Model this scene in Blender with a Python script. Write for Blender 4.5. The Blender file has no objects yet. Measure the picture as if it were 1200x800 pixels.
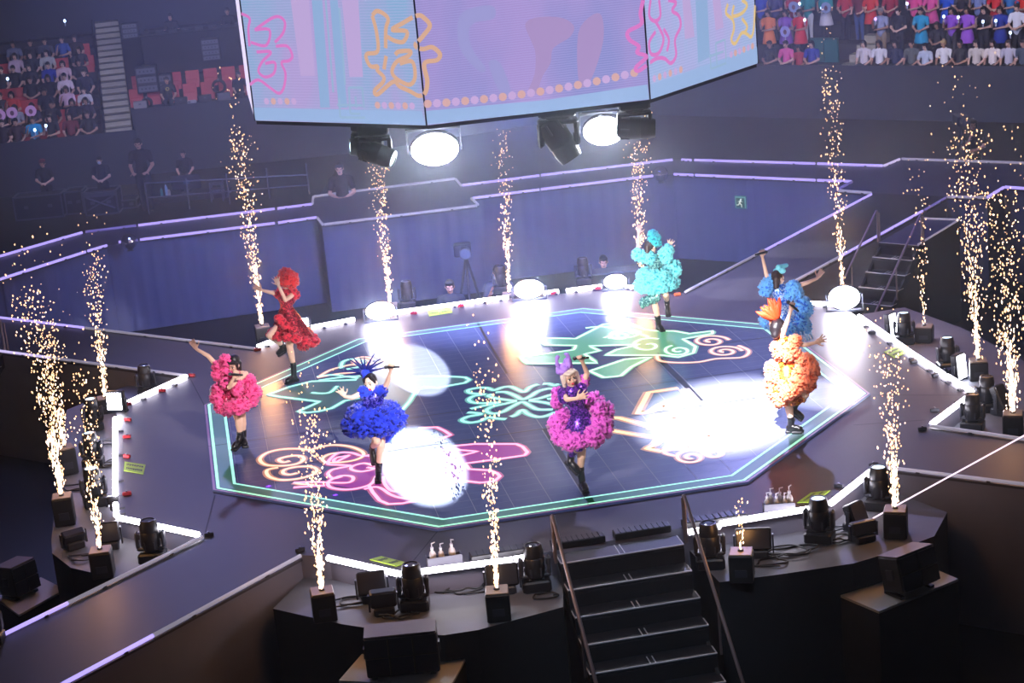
import bpy, bmesh, math, random
from mathutils import Vector, Matrix, noise
random.seed(7)
SC = bpy.context.scene
COL = SC.collection
# ---------------------------------------------------------------- camera
F = 2184.0
PIT, ROL, YAW = math.radians(15.86), math.radians(5.26), math.radians(9.34)
DIST = 30.592
CAM = Vector((-0.084, 3.27 - DIST*math.cos(PIT), DIST*math.sin(PIT)))
FWD = Vector((0, math.cos(PIT), -math.sin(PIT)))
_r0 = Vector((1, 0, 0)); _u0 = _r0.cross(FWD)
RGT = _r0*math.cos(ROL) - _u0*math.sin(ROL)
UPV = _r0*math.sin(ROL) + _u0*math.cos(ROL)
def ray(x, y): return FWD + RGT*((x-600)/F) + UPV*((400-y)/F)
def at(x, y, z=0.0):
    d = ray(x, y); return CAM + d*((z-CAM.z)/d.z)
def atY(x, y, Y):
    d = ray(x, y); return CAM + d*((Y-CAM.y)/d.y)
def pr(p):
    q = Vector(p)-CAM; z = q.dot(FWD)
    return (600+F*q.dot(RGT)/z, 400-F*q.dot(UPV)/z, z)
cam = bpy.data.objects.new('camera', bpy.data.cameras.new('camera')); COL.objects.link(cam)
cam.matrix_world = Matrix(((RGT.x, UPV.x, -FWD.x, CAM.x), (RGT.y, UPV.y, -FWD.y, CAM.y), (RGT.z, UPV.z, -FWD.z, CAM.z), (0, 0, 0, 1)))
cam.data.sensor_width = 36; cam.data.lens = F*36/1200; cam.data.clip_start = .5; cam.data.clip_end = 400
SC.camera = cam
# ---------------------------------------------------------------- materials
def lin(c):
    c = c/255.0
    return c/12.92 if c <= .04045 else ((c+.055)/1.055)**2.4
def rgb(r, g, b): return (lin(r), lin(g), lin(b), 1)
MATS = {}
def mat(name, col, rough=.6, metal=0, spec=.5, noise_amt=0, nscale=20, bump=0, sheen=0):
    if name in MATS: return MATS[name]
    m = bpy.data.materials.new(name); m.use_nodes = True
    nt = m.node_tree; b = nt.nodes['Principled BSDF']
    c = rgb(*col); b.inputs['Base Color'].default_value = c
    b.inputs['Roughness'].default_value = rough; b.inputs['Metallic'].default_value = metal
    b.inputs['Specular IOR Level'].default_value = spec
    if sheen: b.inputs['Sheen Weight'].default_value = sheen
    if noise_amt or bump:
        tc = nt.nodes.new('ShaderNodeTexCoord'); nz = nt.nodes.new('ShaderNodeTexNoise')
        nz.inputs['Scale'].default_value = nscale; nz.inputs['Detail'].default_value = 5
        nt.links.new(tc.outputs['Object'], nz.inputs['Vector'])
        if noise_amt:
            mx = nt.nodes.new('ShaderNodeMix'); mx.data_type = 'RGBA'
            mx.inputs[6].default_value = [x*(1-noise_amt) for x in c[:3]]+[1]
            mx.inputs[7].default_value = [min(1, x*(1+noise_amt)) for x in c[:3]]+[1]
            nt.links.new(nz.outputs['Fac'], mx.inputs[0]); nt.links.new(mx.outputs[2], b.inputs['Base Color'])
        if bump:
            bp = nt.nodes.new('ShaderNodeBump'); bp.inputs['Strength'].default_value = bump; bp.inputs['Distance'].default_value = .02
            nt.links.new(nz.outputs['Fac'], bp.inputs['Height']); nt.links.new(bp.outputs['Normal'], b.inputs['Normal'])
    MATS[name] = m; return m
def emis(name, col, strength=1, sample=False, base=(0, 0, 0)):
    if name in MATS: return MATS[name]
    m = bpy.data.materials.new(name); m.use_nodes = True
    b = m.node_tree.nodes['Principled BSDF']
    b.inputs['Base Color'].default_value = rgb(*base); b.inputs['Roughness'].default_value = .4
    b.inputs['Emission Color'].default_value = rgb(*col); b.inputs['Emission Strength'].default_value = strength
    if not sample: m.cycles.emission_sampling = 'NONE'
    MATS[name] = m; return m
# ---------------------------------------------------------------- mesh builder
def basis(d):
    d = d.normalized(); a = Vector((0, 0, 1)) if abs(d.z) < .95 else Vector((1, 0, 0))
    u = d.cross(a).normalized(); return u, d.cross(u).normalized()
class MB:
    def __init__(s): s.v = []; s.f = []; s.m = []; s.mi = 0
    def add(s, vs, fs):
        o = len(s.v); s.v += [Vector(p) for p in vs]
        for f in fs: s.f.append(tuple(i+o for i in f)); s.m.append(s.mi)
        return s
    def mat(s, i): s.mi = i; return s
    def box(s, c, sz, rot=None, bev=0):
        hx, hy, hz = sz[0]/2, sz[1]/2, sz[2]/2; c = Vector(c)
        if bev <= 0:
            vs = [Vector((x*hx, y*hy, z*hz)) for z in (-1, 1) for y in (-1, 1) for x in (-1, 1)]
            fs = [(0, 2, 3, 1), (4, 5, 7, 6), (0, 1, 5, 4), (2, 6, 7, 3), (0, 4, 6, 2), (1, 3, 7, 5)]
        else:
            ring = []
            for z, k in ((-hz, bev), (-hz+bev, 0), (hz-bev, 0), (hz, bev)):
                for x, y in ((-1, -1), (1, -1), (1, 1), (-1, 1)):
                    for q in (0, 1):
                        ax = hx-k; ay = hy-k
                        if (q == 0) == (x*y > 0): ring.append(Vector((x*ax, y*(ay-bev), z)))
                        else: ring.append(Vector((x*(ax-bev), y*ay, z)))
            vs = ring; fs = [tuple(range(7, -1, -1)), tuple(range(24, 32))]
            for k in range(3):
                for i in range(8): fs.append((k*8+i, k*8+(i+1) % 8, k*8+8+(i+1) % 8, k*8+8+i))
        if rot is not None: vs = [rot @ p for p in vs]
        return s.add([p+c for p in vs], fs)
    def cyl(s, a, b, r0, r1=None, n=12, cap=True):
        a = Vector(a); b = Vector(b); r1 = r0 if r1 is None else r1
        u, w = basis(b-a); vs = []; fs = []
        for p, r in ((a, r0), (b, r1)):
            for i in range(n):
                t = 2*math.pi*i/n; vs.append(p+u*(r*math.cos(t))+w*(r*math.sin(t)))
        for i in range(n): fs.append((i, (i+1) % n, n+(i+1) % n, n+i))
        if cap: fs += [tuple(range(n-1, -1, -1)), tuple(range(n, 2*n))]
        return s.add(vs, fs)
    def tube(s, pts, r, n=8, closed=False):
        pts = [Vector(p) for p in pts]; N = len(pts); vs = []; fs = []
        rr = r if isinstance(r, (list, tuple)) else [r]*N
        up = None
        for k, p in enumerate(pts):
            d = (pts[(k+1) % N]-pts[k-1]) if (closed or 0 < k < N-1) else (pts[1]-pts[0] if k == 0 else pts[-1]-pts[-2])
            if d.length < 1e-9: d = Vector((0, 0, 1))
            d.normalize()
            if up is None: u, w = basis(d)
            else:
                u = up - d*up.dot(d)
                if u.length < 1e-6: u, w = basis(d)
                u.normalize(); w = d.cross(u)
            up = u
            for i in range(n):
                t = 2*math.pi*i/n; vs.append(p+u*(rr[k]*math.cos(t))+w*(rr[k]*math.sin(t)))
        for k in range(N if closed else N-1):
            for i in range(n):
                a = k*n; b = ((k+1) % N)*n
                fs.append((a+i, a+(i+1) % n, b+(i+1) % n, b+i))
        if not closed: fs += [tuple(range(n-1, -1, -1)), tuple(range((N-1)*n, N*n))]
        return s.add(vs, fs)
    def lathe(s, prof, c=(0, 0, 0), n=16, M=None):
        c = Vector(c); vs = []; fs = []
        for r, z in prof:
            for i in range(n):
                t = 2*math.pi*i/n; p = Vector((r*math.cos(t), r*math.sin(t), z))
                vs.append((M @ p if M is not None else p)+c)
        for k in range(len(prof)-1):
            for i in range(n): fs.append((k*n+i, k*n+(i+1) % n, k*n+n+(i+1) % n, k*n+n+i))
        fs += [tuple(range(n-1, -1, -1)), tuple(range((len(prof)-1)*n, len(prof)*n))]
        return s.add(vs, fs)
    def ell(s, c, r, n=12, m=8, rot=None):
        c = Vector(c); vs = []; fs = []
        r = (r, r, r) if not hasattr(r, '__len__') else r
        for k in range(1, m):
            ph = math.pi*k/m
            for i in range(n):
                t = 2*math.pi*i/n; vs.append(Vector((r[0]*math.sin(ph)*math.cos(t), r[1]*math.sin(ph)*math.sin(t), r[2]*math.cos(ph))))
        vs += [Vector((0, 0, r[2])), Vector((0, 0, -r[2]))]; T = len(vs)-2
        for k in range(m-2):
            for i in range(n): fs.append((k*n+i, k*n+n+i, k*n+n+(i+1) % n, k*n+(i+1) % n))
        for i in range(n):
            fs.append((T, i, (i+1) % n)); fs.append((T+1, (m-2)*n+(i+1) % n, (m-2)*n+i))
        if rot is not None: vs = [rot @ p for p in vs]
        return s.add([p+c for p in vs], fs)
    def caps(s, a, b, r0, r1=None, n=10):
        a = Vector(a); b = Vector(b); r1 = r0 if r1 is None else r1
        d = b-a
        if d.length < 1e-6: return s.ell(a, r0)
        d.normalize(); pts = []; rr = []
        for k in range(4): q = math.pi/2*(k+.25)/4; pts.append(a-d*(r0*math.cos(q))); rr.append(r0*math.sin(q))
        pts.append(a); rr.append(r0); pts.append(b); rr.append(r1)
        for k in range(3, -1, -1): q = math.pi/2*(k+.25)/4; pts.append(b+d*(r1*math.cos(q))); rr.append(r1*math.sin(q))
        return s.tube(pts, rr, n)
    def prism(s, poly, z0, z1):
        n = len(poly); vs = [Vector((p[0], p[1], z0)) for p in poly]+[Vector((p[0], p[1], z1)) for p in poly]
        fs = [tuple(range(n-1, -1, -1)), tuple(range(n, 2*n))]+[(i, (i+1) % n, n+(i+1) % n, n+i) for i in range(n)]
        return s.add(vs, fs)
    def mesh(s, name, mats, smooth=False):
        me = bpy.data.meshes.new(name); me.from_pydata([tuple(p) for p in s.v], [], s.f); me.update()
        mats = mats if isinstance(mats, (list, tuple)) else [mats]
        for m in mats: me.materials.append(m)
        if len(mats) > 1: me.polygons.foreach_set('material_index', s.m)
        if smooth: me.polygons.foreach_set('use_smooth', [True]*len(me.polygons))
        return me
    def build(s, name, mats, parent=None, smooth=False, loc=None):
        o = bpy.data.objects.new(name, s.mesh(name, mats, smooth)); COL.objects.link(o)
        if parent is not None: o.parent = parent
        if loc is not None: o.location = loc
        return o
def autosmooth(o, ang=40):
    bm = bmesh.new(); bm.from_mesh(o.data); bmesh.ops.recalc_face_normals(bm, faces=bm.faces)
    for f in bm.faces: f.smooth = True
    for e in bm.edges:
        if len(e.link_faces) == 2 and e.calc_face_angle(0) > math.radians(ang): e.smooth = False
    bm.to_mesh(o.data); bm.free(); return o
def tag(o, label, cat, group=None, kind=None):
    o['label'] = label; o['category'] = cat
    if group: o['group'] = group
    if kind: o['kind'] = kind
    return o
def thing(name, label, cat, loc=(0, 0, 0), rz=0, group=None):
    o = bpy.data.objects.new(name, None); COL.objects.link(o); o.empty_display_size = .1
    o.location = loc; o.rotation_euler = (0, 0, rz); return tag(o, label, cat, group)
def struct(o): o['kind'] = 'structure'; return o
def fixn(o):
    bm = bmesh.new(); bm.from_mesh(o.data); bmesh.ops.recalc_face_normals(bm, faces=bm.faces); bm.to_mesh(o.data); bm.free(); return o
def copy_thing(root, loc, rz, label, group=None):
    r = root.copy(); COL.objects.link(r); r.location = loc; r.rotation_euler = (0, 0, rz); r['label'] = label
    if group: r['group'] = group
    for ch in list(root.children):
        c = ch.copy(); COL.objects.link(c); c.parent = r
        for g in list(ch.children):
            d = g.copy(); COL.objects.link(d); d.parent = c
    return r
def catmull(pts, per=6, closed=False):
    P = [Vector(p) for p in pts]; n = len(P); out = []
    for i in range(n if closed else n-1):
        g = lambda k: P[k % n] if closed else P[max(0, min(n-1, k))]
        a, b, c, d = g(i-1), g(i), g(i+1), g(i+2)
        for k in range(per):
            t = k/per
            out.append(.5*((2*b)+(c-a)*t+(2*a-5*b+4*c-d)*t*t+(3*b-a-3*c+d)*t**3))
    if not closed: out.append(P[-1])
    return out
# ---------------------------------------------------------------- setting
YC, YS = math.cos(YAW), math.sin(YAW)
def oc(x, y, z=0): return Vector((YC*x-YS*y, YS*x+YC*y, z))
FLOOR_Z = -2.0
M_floor = mat('arena_floor', (26, 26, 32), .55, noise_amt=.25, nscale=3)
M_deck = mat('stage_deck', (66, 62, 66), .5, 0, .35, noise_amt=.12, nscale=6)
M_skirt = mat('stage_skirt', (118, 116, 132), .7, noise_amt=.1, nscale=4)
M_dark = mat('black_plastic', (24, 24, 28), .42)
M_dark2 = mat('black_paint', (24, 24, 29), .6)
M_metal = mat('grey_metal', (120, 118, 122), .4, metal=.8)
M_ledge = mat('ledge_board', (96, 98, 108), .55, noise_amt=.15, nscale=5)
m = MB(); m.add([(-90, -60, FLOOR_Z), (90, -60, FLOOR_Z), (90, 90, FLOOR_Z), (-90, 90, FLOOR_Z)], [(0, 1, 2, 3)])
struct(m.build('floor', M_floor))
def ngon_solid(name, px, z0, z1, mats, pts3=None):
    poly = pts3 if pts3 else [at(x, y, z1) for x, y in px]
    bm = bmesh.new()
    top = [bm.verts.new((p.x, p.y, z1)) for p in poly]; bot = [bm.verts.new((p.x, p.y, z0)) for p in poly]
    n = len(poly)
    f = bm.faces.new(top); f.material_index = 0
    g = bm.faces.new(bot[::-1]); g.material_index = len(mats)-1
    for i in range(n):
        q = bm.faces.new((top[i], bot[i], bot[(i+1) % n], top[(i+1) % n])); q.material_index = len(mats)-1
    bmesh.ops.recalc_face_normals(bm, faces=bm.faces)
    bmesh.ops.triangulate(bm, faces=[f, g])
    me = bpy.data.meshes.new(name); bm.to_mesh(me); bm.free()
    for mm in mats: me.materials.append(mm)
    o = bpy.data.objects.new(name, me); COL.objects.link(o); return o
def ext(a, b, k):
    return (b[0]+(b[0]-a[0])*k, b[1]+(b[1]-a[1])*k)
deck_px = [ext((298, 408), (0, 373), 1.0), (298, 408), (350, 388), (375, 380), (597, 349), (745, 337), (790, 345), (800, 343), (1022, 226.3),
           (1109, 230), (932, 329), (945, 355), (985, 357), (1003, 370), (1105, 440), (1138, 460), (1088, 498), (1200, 514), ext((1090, 498), (1200, 514), 1.5),
           ext((1035, 546), (1200, 567), 1.5), (1035, 546), (1018, 550), (970, 590), (835, 612), (600, 654), (472, 672), (386, 652), (352, 650),
           ext((352, 650), (75, 800), .8), ext((237, 628), (0, 745), .9), (237, 628), (139, 604), (137, 480), (220, 441), ext((220, 440), (0, 411), 1.4)]
struct(ngon_solid('stage_floor', deck_px, FLOOR_Z, 0, [M_deck, M_skirt]))
# thin joints between the deck boards
m = MB(); M_joint = mat('deck_joint', (30, 30, 36), .7)
for a, b in (((475, 622), (415, 700)), ((895, 580), (1018, 556)), ((1020, 463), (1130, 462)), ((1000, 500), (1085, 492)), ((760, 350), (745, 338)), ((250, 579), (140, 600)), ((200, 440), (300, 452)),
             ((960, 520), (1040, 505)), ((60, 770), (240, 660)), ((905, 395), (950, 372))):
    pass
for a, b in (((1022, 463), (1125, 463)), ((1000, 590-92), (1085, 492)), ((252, 580), (240, 626)), ((513, 622), (473, 671)), ((240, 476), (222, 442))):
    p, q = at(*a), at(*b); d = (q-p).normalized(); w = Vector((-d.y, d.x, 0))*.008
    m.add([p-w+Vector((0, 0, .002)), p+w+Vector((0, 0, .002)), q+w+Vector((0, 0, .002)), q-w+Vector((0, 0, .002))], [(0, 1, 2, 3)])
struct(m.build('floor_lines', M_joint))
# outer ring catwalk
ring_far = [ext((97, 272), (0, 300), 1.0), (0, 300), (97, 272), (365, 240), (367, 230), (533, 209), (540, 217), (790, 187), (1042, 194), (1055, 186), (1200, 191), ext((1055, 186), (1200, 191), 1.2)]
ring_near = [ext((125, 288), (0, 327), 1.0), (0, 327), (125, 288), (371, 254), (377, 263), (560, 240), (552, 232), (790, 204), (1000, 212), (981, 223), (1022, 226.3), (1109, 230), (1157, 231), (1176, 219), (1200, 221), ext((1176, 219), (1200, 221), 6)]
M_ring = mat('ring_deck', (80, 78, 104), .45, noise_amt=.1, nscale=5)
M_curtain = mat('ring_curtain', (80, 86, 116), .85, noise_amt=.12, nscale=1.5)
struct(ngon_solid('ring_floor', ring_far+ring_near[::-1], FLOOR_Z, 0, [M_ring, M_curtain]))
# folded curtain hung along the near side of the ring
def curtain(name, a, b, z0, z1, off=.05, step=.09, amp=.02):
    d = (b-a); L = d.length; d.normalize(); w = Vector((d.y, -d.x, 0)); n = max(2, int(L/step)); m = MB(); vs = []; fs = []
    for i in range(n+1):
        p = a+d*(L*i/n)+w*(off+amp*math.sin(i*1.9)+amp*.6*math.sin(i*.37+1))
        vs += [(p.x, p.y, z0), (p.x, p.y, z1)]
    for i in range(n): fs.append((2*i, 2*i+2, 2*i+3, 2*i+1))
    m.add(vs, fs); return m.build(name, M_curtain, smooth=True)
for k, (i, j) in enumerate(((1, 2), (2, 3), (4, 5), (6, 7), (7, 8))):
    struct(curtain('curtain_wall_%d' % k, at(*ring_near[i]), at(*ring_near[j]), FLOOR_Z+.02, -.06))
# ---------------------------------------------------------------- LED floor
A8, B8 = 4.62, 1.98
M_tile = mat('led_tile', (96, 100, 116), .27, noise_amt=.15, nscale=5)
_t = M_tile.node_tree.nodes['Principled BSDF']; _t.inputs['Emission Color'].default_value = rgb(44, 66, 128); _t.inputs['Emission Strength'].default_value = .38; M_tile.cycles.emission_sampling = 'NONE'   # the video tiles show a dark blue ground
M_gap = mat('tile_gap', (120, 124, 140), .5)
M_seam = mat('seam', (8, 8, 12), .6)
octv = [(-A8, B8), (-A8, -B8), (-B8, -A8), (B8, -A8), (A8, -B8), (A8, B8), (B8, A8), (-B8, A8)]
led = thing('led_stage_floor', 'octagonal glossy dark video floor with green border and neon drawings', 'led floor', (0, 0, 0), YAW)
m = MB(); m.prism(octv, 0.002, .030); fixn(m.build('tile_panel', M_tile, led))
def clipx(x):   # extent in y of the octagon at x
    t = abs(x); return A8 if t <= B8 else A8-(t-B8)
m = MB(); H = .0315
for i in range(-9, 10):
    x = i*.475; y = clipx(x)-.02
    m.add([(x-.0045, -y, H), (x+.0045, -y, H), (x+.0045, y, H), (x-.0045, y, H)], [(0, 1, 2, 3)])
for j in range(-19, 20):
    y = j*.2375; x = clipx(y)-.02; w = .0016 if j % 2 else .0026
    m.add([(-x, y-w, H), (x, y-w, H), (x, y+w, H), (-x, y+w, H)], [(0, 1, 2, 3)])
m.build('tile_joint', M_gap, led)
m = MB(); H = .033
for (x0, y0), (x1, y1), w in (((-4.62, -.1), (4.62, -.17), .011), ((-3.6, -1.45), (3.1, -1.46), .011), ((2.36, -1.41), (2.36, 1.36), .04), ((-4.62, 1.44), (4.62, 1.38), .008), ((0.02, -1.46), (-.02, -4.6), .045), ((.02, 1.42), (.1, 4.6), .02)):
    d = Vector((x1-x0, y1-y0, 0)).normalized(); n = Vector((-d.y, d.x, 0))*w; p = Vector((x0, y0, H)); q = Vector((x1, y1, H))
    m.add([p-n, q-n, q+n, p+n], [(0, 1, 2, 3)])
m.build('floor_seam', M_seam, led)
m = MB(); H = .0345
for (x0, y0), (x1, y1), w in (((2.30, -1.41), (2.30, 1.36), .012), ((2.42, -1.41), (2.42, 1.36), .01), ((-.02, -1.5), (-.07, -4.6), .008)):
    m.add([(x0-w, y0, H), (x0+w, y0, H), (x1+w, y1, H), (x1-w, y1, H)], [(0, 1, 2, 3)])
m.build('metal_seam', M_gap, led)
def octring(r0, r1, z, name, material):
    m = MB(); vs = []
    for r in (r0, r1):
        k = r/A8
        bb = B8 - (A8-r)*.4142
        for (x, y) in [(-r, bb), (-r, -bb), (-bb, -r), (bb, -r), (r, -bb), (r, bb), (bb, r), (-bb, r)]: vs.append((x, y, z))
    m.add(vs, [(i, (i+1) % 8, 8+(i+1) % 8, 8+i) for i in range(8)]); return m.build(name, material, led)
octring(A8-.005, A8-.035, .033, 'border_edge', emis('edge_pink', (150, 70, 120), .45, base=(96, 100, 116)))
octring(A8-.07, A8-.29, .033, 'border_band', emis('band_green', (24, 112, 84), .62, base=(96, 100, 116)))
octring(A8-.055, A8-.095, .0345, 'border_line', emis('line_green', (170, 255, 205), 1.15, base=(96, 100, 116)))
octring(A8-.275, A8-.315, .0345, 'border_line', emis('line_mint', (165, 250, 225), 1.15, base=(96, 100, 116)))
# neon drawings: traced outlines laid flat on the floor at their real place
def to_led(x, y):
    p = at(x, y, .03); return Vector((YC*p.x+YS*p.y, -YS*p.x+YC*p.y, 0))
def smooth_px(pts, per=5, closed=False):
    return [(p.x, p.y) for p in catmull([Vector((x, y, 0)) for x, y in pts], per, closed)]
def flat_line(m, P, w, z, closed=False):
    n = len(P); vs = []; fs = []
    for i, p in enumerate(P):
        if closed: d = P[(i+1) % n]-P[i-1]
        else: d = P[min(n-1, i+1)]-P[max(0, i-1)]
        if d.length < 1e-7: d = Vector((1, 0, 0))
        d.normalize(); q = Vector((-d.y, d.x, 0))*(w/2)
        vs += [Vector((p.x+q.x, p.y+q.y, z)), Vector((p.x-q.x, p.y-q.y, z))]
    for i in range(n if closed else n-1):
        a = 2*i; b = 2*((i+1) % n); fs.append((a, a+1, b+1, b))
    m.add(vs, fs)
def halo_mat(lm):  # dim wider ribbon under each neon line, its glow drawn as colour
    e = lm.node_tree.nodes['Principled BSDF'].inputs['Emission Color'].default_value
    n = lm.name+'_halo'
    if n not in MATS:
        MATS[n] = m2 = lm.copy(); m2.name = n; q = m2.node_tree.nodes['Principled BSDF']; q.inputs['Emission Color'].default_value = (e[0]**1.6, e[1]**1.6, e[2]**1.6, 1); q.inputs['Emission Strength'].default_value = .45
    return MATS[n]
def art(name, lines, fills, lmat, fmat, w=.055, curve=True, fillz=.0335, z=.036, core=None):
    if fills:
        bm = bmesh.new()
        for k, f in enumerate(fills):
            P = [to_led(x, y) for x, y in f]
            es = []; vs = [bm.verts.new((p.x, p.y, fillz+.0003*k)) for p in P]
            for i in range(len(vs)): es.append(bm.edges.new((vs[i], vs[(i+1) % len(vs)])))
            bmesh.ops.triangle_fill(bm, use_beauty=True, edges=es, normal=(0, 0, 1))
        me = bpy.data.meshes.new(name+'_fill'); bm.to_mesh(me); bm.free(); me.materials.append(fmat)
        o = bpy.data.objects.new(name+'_fill', me); COL.objects.link(o); o.parent = led
    m = MB(); g2 = MB()
    for k, l in enumerate(lines):
        cl = l[0] == 'c'; pts = l[1:] if isinstance(l[0], str) else l
        sm = not (l[0] in ('s', 'cs')) ; cl = l[0] in ('c', 'cs')
        px = smooth_px(pts, 6, cl) if sm else list(pts)
        if not sm:   # keep corners, resample
            px2 = []
            n = len(pts)
            for i in range(n if cl else n-1):
                a, b = pts[i], pts[(i+1) % n]
                for t in range(4): px2.append((a[0]+(b[0]-a[0])*t/4, a[1]+(b[1]-a[1])*t/4))
            if not cl: px2.append(pts[-1])
            px = px2
        Pl = [to_led(*p) for p in px]; flat_line(m, Pl, w, z+.0002*(k % 12), cl); flat_line(g2, Pl, w*2.3, z-.0014+.0001*(k % 12), cl)
    g2.build(name+'_halo', halo_mat(lmat), led)
    return m.build(name+'_outline', lmat, led)
def sc(off, k, pts): return [(off[0]+x/k, off[1]+y/k) for x, y in pts]
def spiral(cx, cy, rx, ry, turns, a0, dirn=1, r0=.12):
    out = []
    n = int(turns*14)
    for i in range(n+1):
        t = i/n; r = 1-(1-r0)*t; a = a0+dirn*2*math.pi*turns*t
        out.append((cx+rx*r*math.cos(a), cy-ry*r*math.sin(a)))
    return out
L_pink = emis('neon_pink', (255, 160, 200), 1.9, base=(96, 100, 116)); F_mag = emis('neon_magenta', (170, 10, 150), .75, base=(96, 100, 116))
L_cream = emis('neon_cream', (255, 204, 172), 1.6, base=(96, 100, 116)); L_green = emis('neon_green', (200, 255, 215), 1.7, base=(96, 100, 116)); F_green = emis('neon_green_fill', (90, 190, 130), .75, base=(96, 100, 116))
L_mint = emis('neon_mint', (170, 244, 228), 1.6, base=(96, 100, 116)); F_teal = emis('neon_teal_fill', (60, 140, 125), .32, base=(96, 100, 116)); L_or = emis('neon_orange', (255, 205, 120), 1.8, base=(96, 100, 116))
L_cyan = emis('neon_cyan', (165, 245, 230), 1.4, base=(96, 100, 116))
o1 = (300, 470); k1 = 985/160.0
o2 = (430, 480); k2 = 6.0
# magenta character, front left
mag_outline = sc(o1, k1, [(515, 520), (560, 485), (610, 478), (680, 470), (600, 450), (520, 465), (570, 420), (640, 385), (720, 400), (800, 395), (880, 415)]) + \
    sc(o2, k2, [(560, 260), (760, 243), (1050, 243), (1095, 262), (1128, 300), (1110, 322), (950, 345), (690, 380), (720, 420), (860, 428), (930, 465), (900, 505), (800, 515), (640, 497), (500, 575), (420, 625), (250, 660), (150, 665), (90, 640), (40, 580), (15, 535)]) + \
    sc(o1, k1, [(780, 640), (640, 620), (520, 600), (560, 560), (520, 540)])
art('magenta_character', [['s']+sc(o2, k2, [(360, 130), (490, 125), (545, 150), (590, 180), (520, 205), (420, 235), (300, 255)]),
    ['s']+sc(o2, k2, [(560, 262), (760, 243), (1050, 243), (1095, 262), (1128, 300), (1110, 322), (950, 345), (690, 380), (720, 420), (860, 428), (915, 448), (935, 470), (900, 503), (800, 515), (640, 497), (500, 575), (420, 625), (250, 660), (150, 665), (90, 640), (40, 580), (15, 535)]),
    ['s']+sc(o2, k2, [(560, 262), (650, 285), (780, 295), (660, 325), (540, 345)]),
    sc(o2, k2, [(-20, 560), (60, 545), (110, 560), (170, 600), (260, 625), (420, 630)]), sc(o2, k2, [(110, 470), (130, 530), (180, 575), (260, 570)]),
    sc(o2, k2, [(0, 320), (40, 335), (60, 360)]),
    sc(o1, k1, [(860, 395), (760, 395), (690, 375), (600, 375), (545, 410), (520, 455), (600, 462), (680, 468), (600, 485), (545, 500), (520, 530), (560, 560), (620, 545)]),
    sc(o1, k1, [(860, 470), (780, 450), (700, 470), (690, 495), (760, 510), (850, 490), (800, 480)]),
    sc(o1, k1, [(270, 590), (420, 585), (540, 590), (660, 590), (700, 570), (690, 545), (620, 540), (560, 560), (520, 590), (540, 625), (640, 640), (740, 630), (830, 600), (870, 540)]),
    sc(o1, k1, [(270, 625), (400, 615), (500, 610)]), sc(o1, k1, [(580, 410), (640, 400), (670, 395), (620, 420), (580, 440), (560, 430), (580, 410)])],
    [mag_outline], L_pink, F_mag, .05)
art('cream_swirl', [sc(o1, k1, [(400, 355), (300, 345), (180, 350), (80, 375), (28, 420), (70, 460), (180, 468), (290, 455), (345, 425), (330, 400), (270, 395), (190, 410), (165, 428), (200, 443), (245, 432)]),
    sc(o1, k1, [(160, 480), (80, 500), (95, 545), (180, 570), (300, 562), (400, 535), (440, 500), (400, 475), (300, 475), (210, 495), (195, 520), (240, 532), (300, 520)]),
    sc(o1, k1, [(385, 360), (450, 335), (560, 318), (680, 330), (765, 365), (770, 400), (700, 430), (580, 445), (500, 440), (480, 415), (530, 385), (620, 372)]),
    sc(o1, k1, [(270, 590), (330, 600), (420, 605)])], None, L_cream, None, .05)
# mint character, back left (partly behind the blue dancer)
o3 = (300, 395); k3 = 1200/260.0
mint = sc(o3, k3, [(65, 312), (180, 270), (300, 240), (470, 228), (540, 232), (600, 190), (760, 175), (840, 215), (1010, 212), (1150, 222), (1155, 240), (980, 275), (860, 290), (790, 395), (740, 400), (640, 330), (560, 330), (470, 350), (420, 380), (340, 400), (230, 402), (340, 352), (100, 318)])
art('mint_character', [['s']+sc(o3, k3, [(545, 232), (300, 240), (180, 270), (65, 312), (120, 322), (345, 350), (290, 375), (230, 402), (270, 410), (340, 402), (410, 385), (480, 345), (560, 330)]),
    ['s']+sc(o3, k3, [(840, 215), (1010, 212), (1130, 218), (1155, 232), (1130, 248), (980, 275), (900, 268)]), ['s']+sc(o3, k3, [(870, 285), (830, 350), (790, 395), (740, 402), (690, 360)]),
    sc(o3, k3, [(440, 265), (400, 300), (340, 305), (300, 300)]), sc(o3, k3, [(330, 215), (420, 205), (520, 215), (600, 205)]), sc(o3, k3, [(550, 225), (500, 215), (430, 222), (340, 235)]),
    sc(o3, k3, [(460, 170), (470, 135), (520, 120), (580, 130), (560, 160), (490, 175)])], [mint], L_mint, F_teal, .05)
art('cream_swirl', [spiral(425, 424, 13, 6, 2.0, .3), spiral(452, 417, 12, 5.5, 1.6, .4), sc(o3, k3, [(340, 215), (400, 180), (470, 160), (520, 150), (600, 150), (700, 125), (760, 100)]),
    sc(o3, k3, [(330, 220), (440, 200), (560, 190), (640, 180)])], None, L_cream, None, .045)
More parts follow.
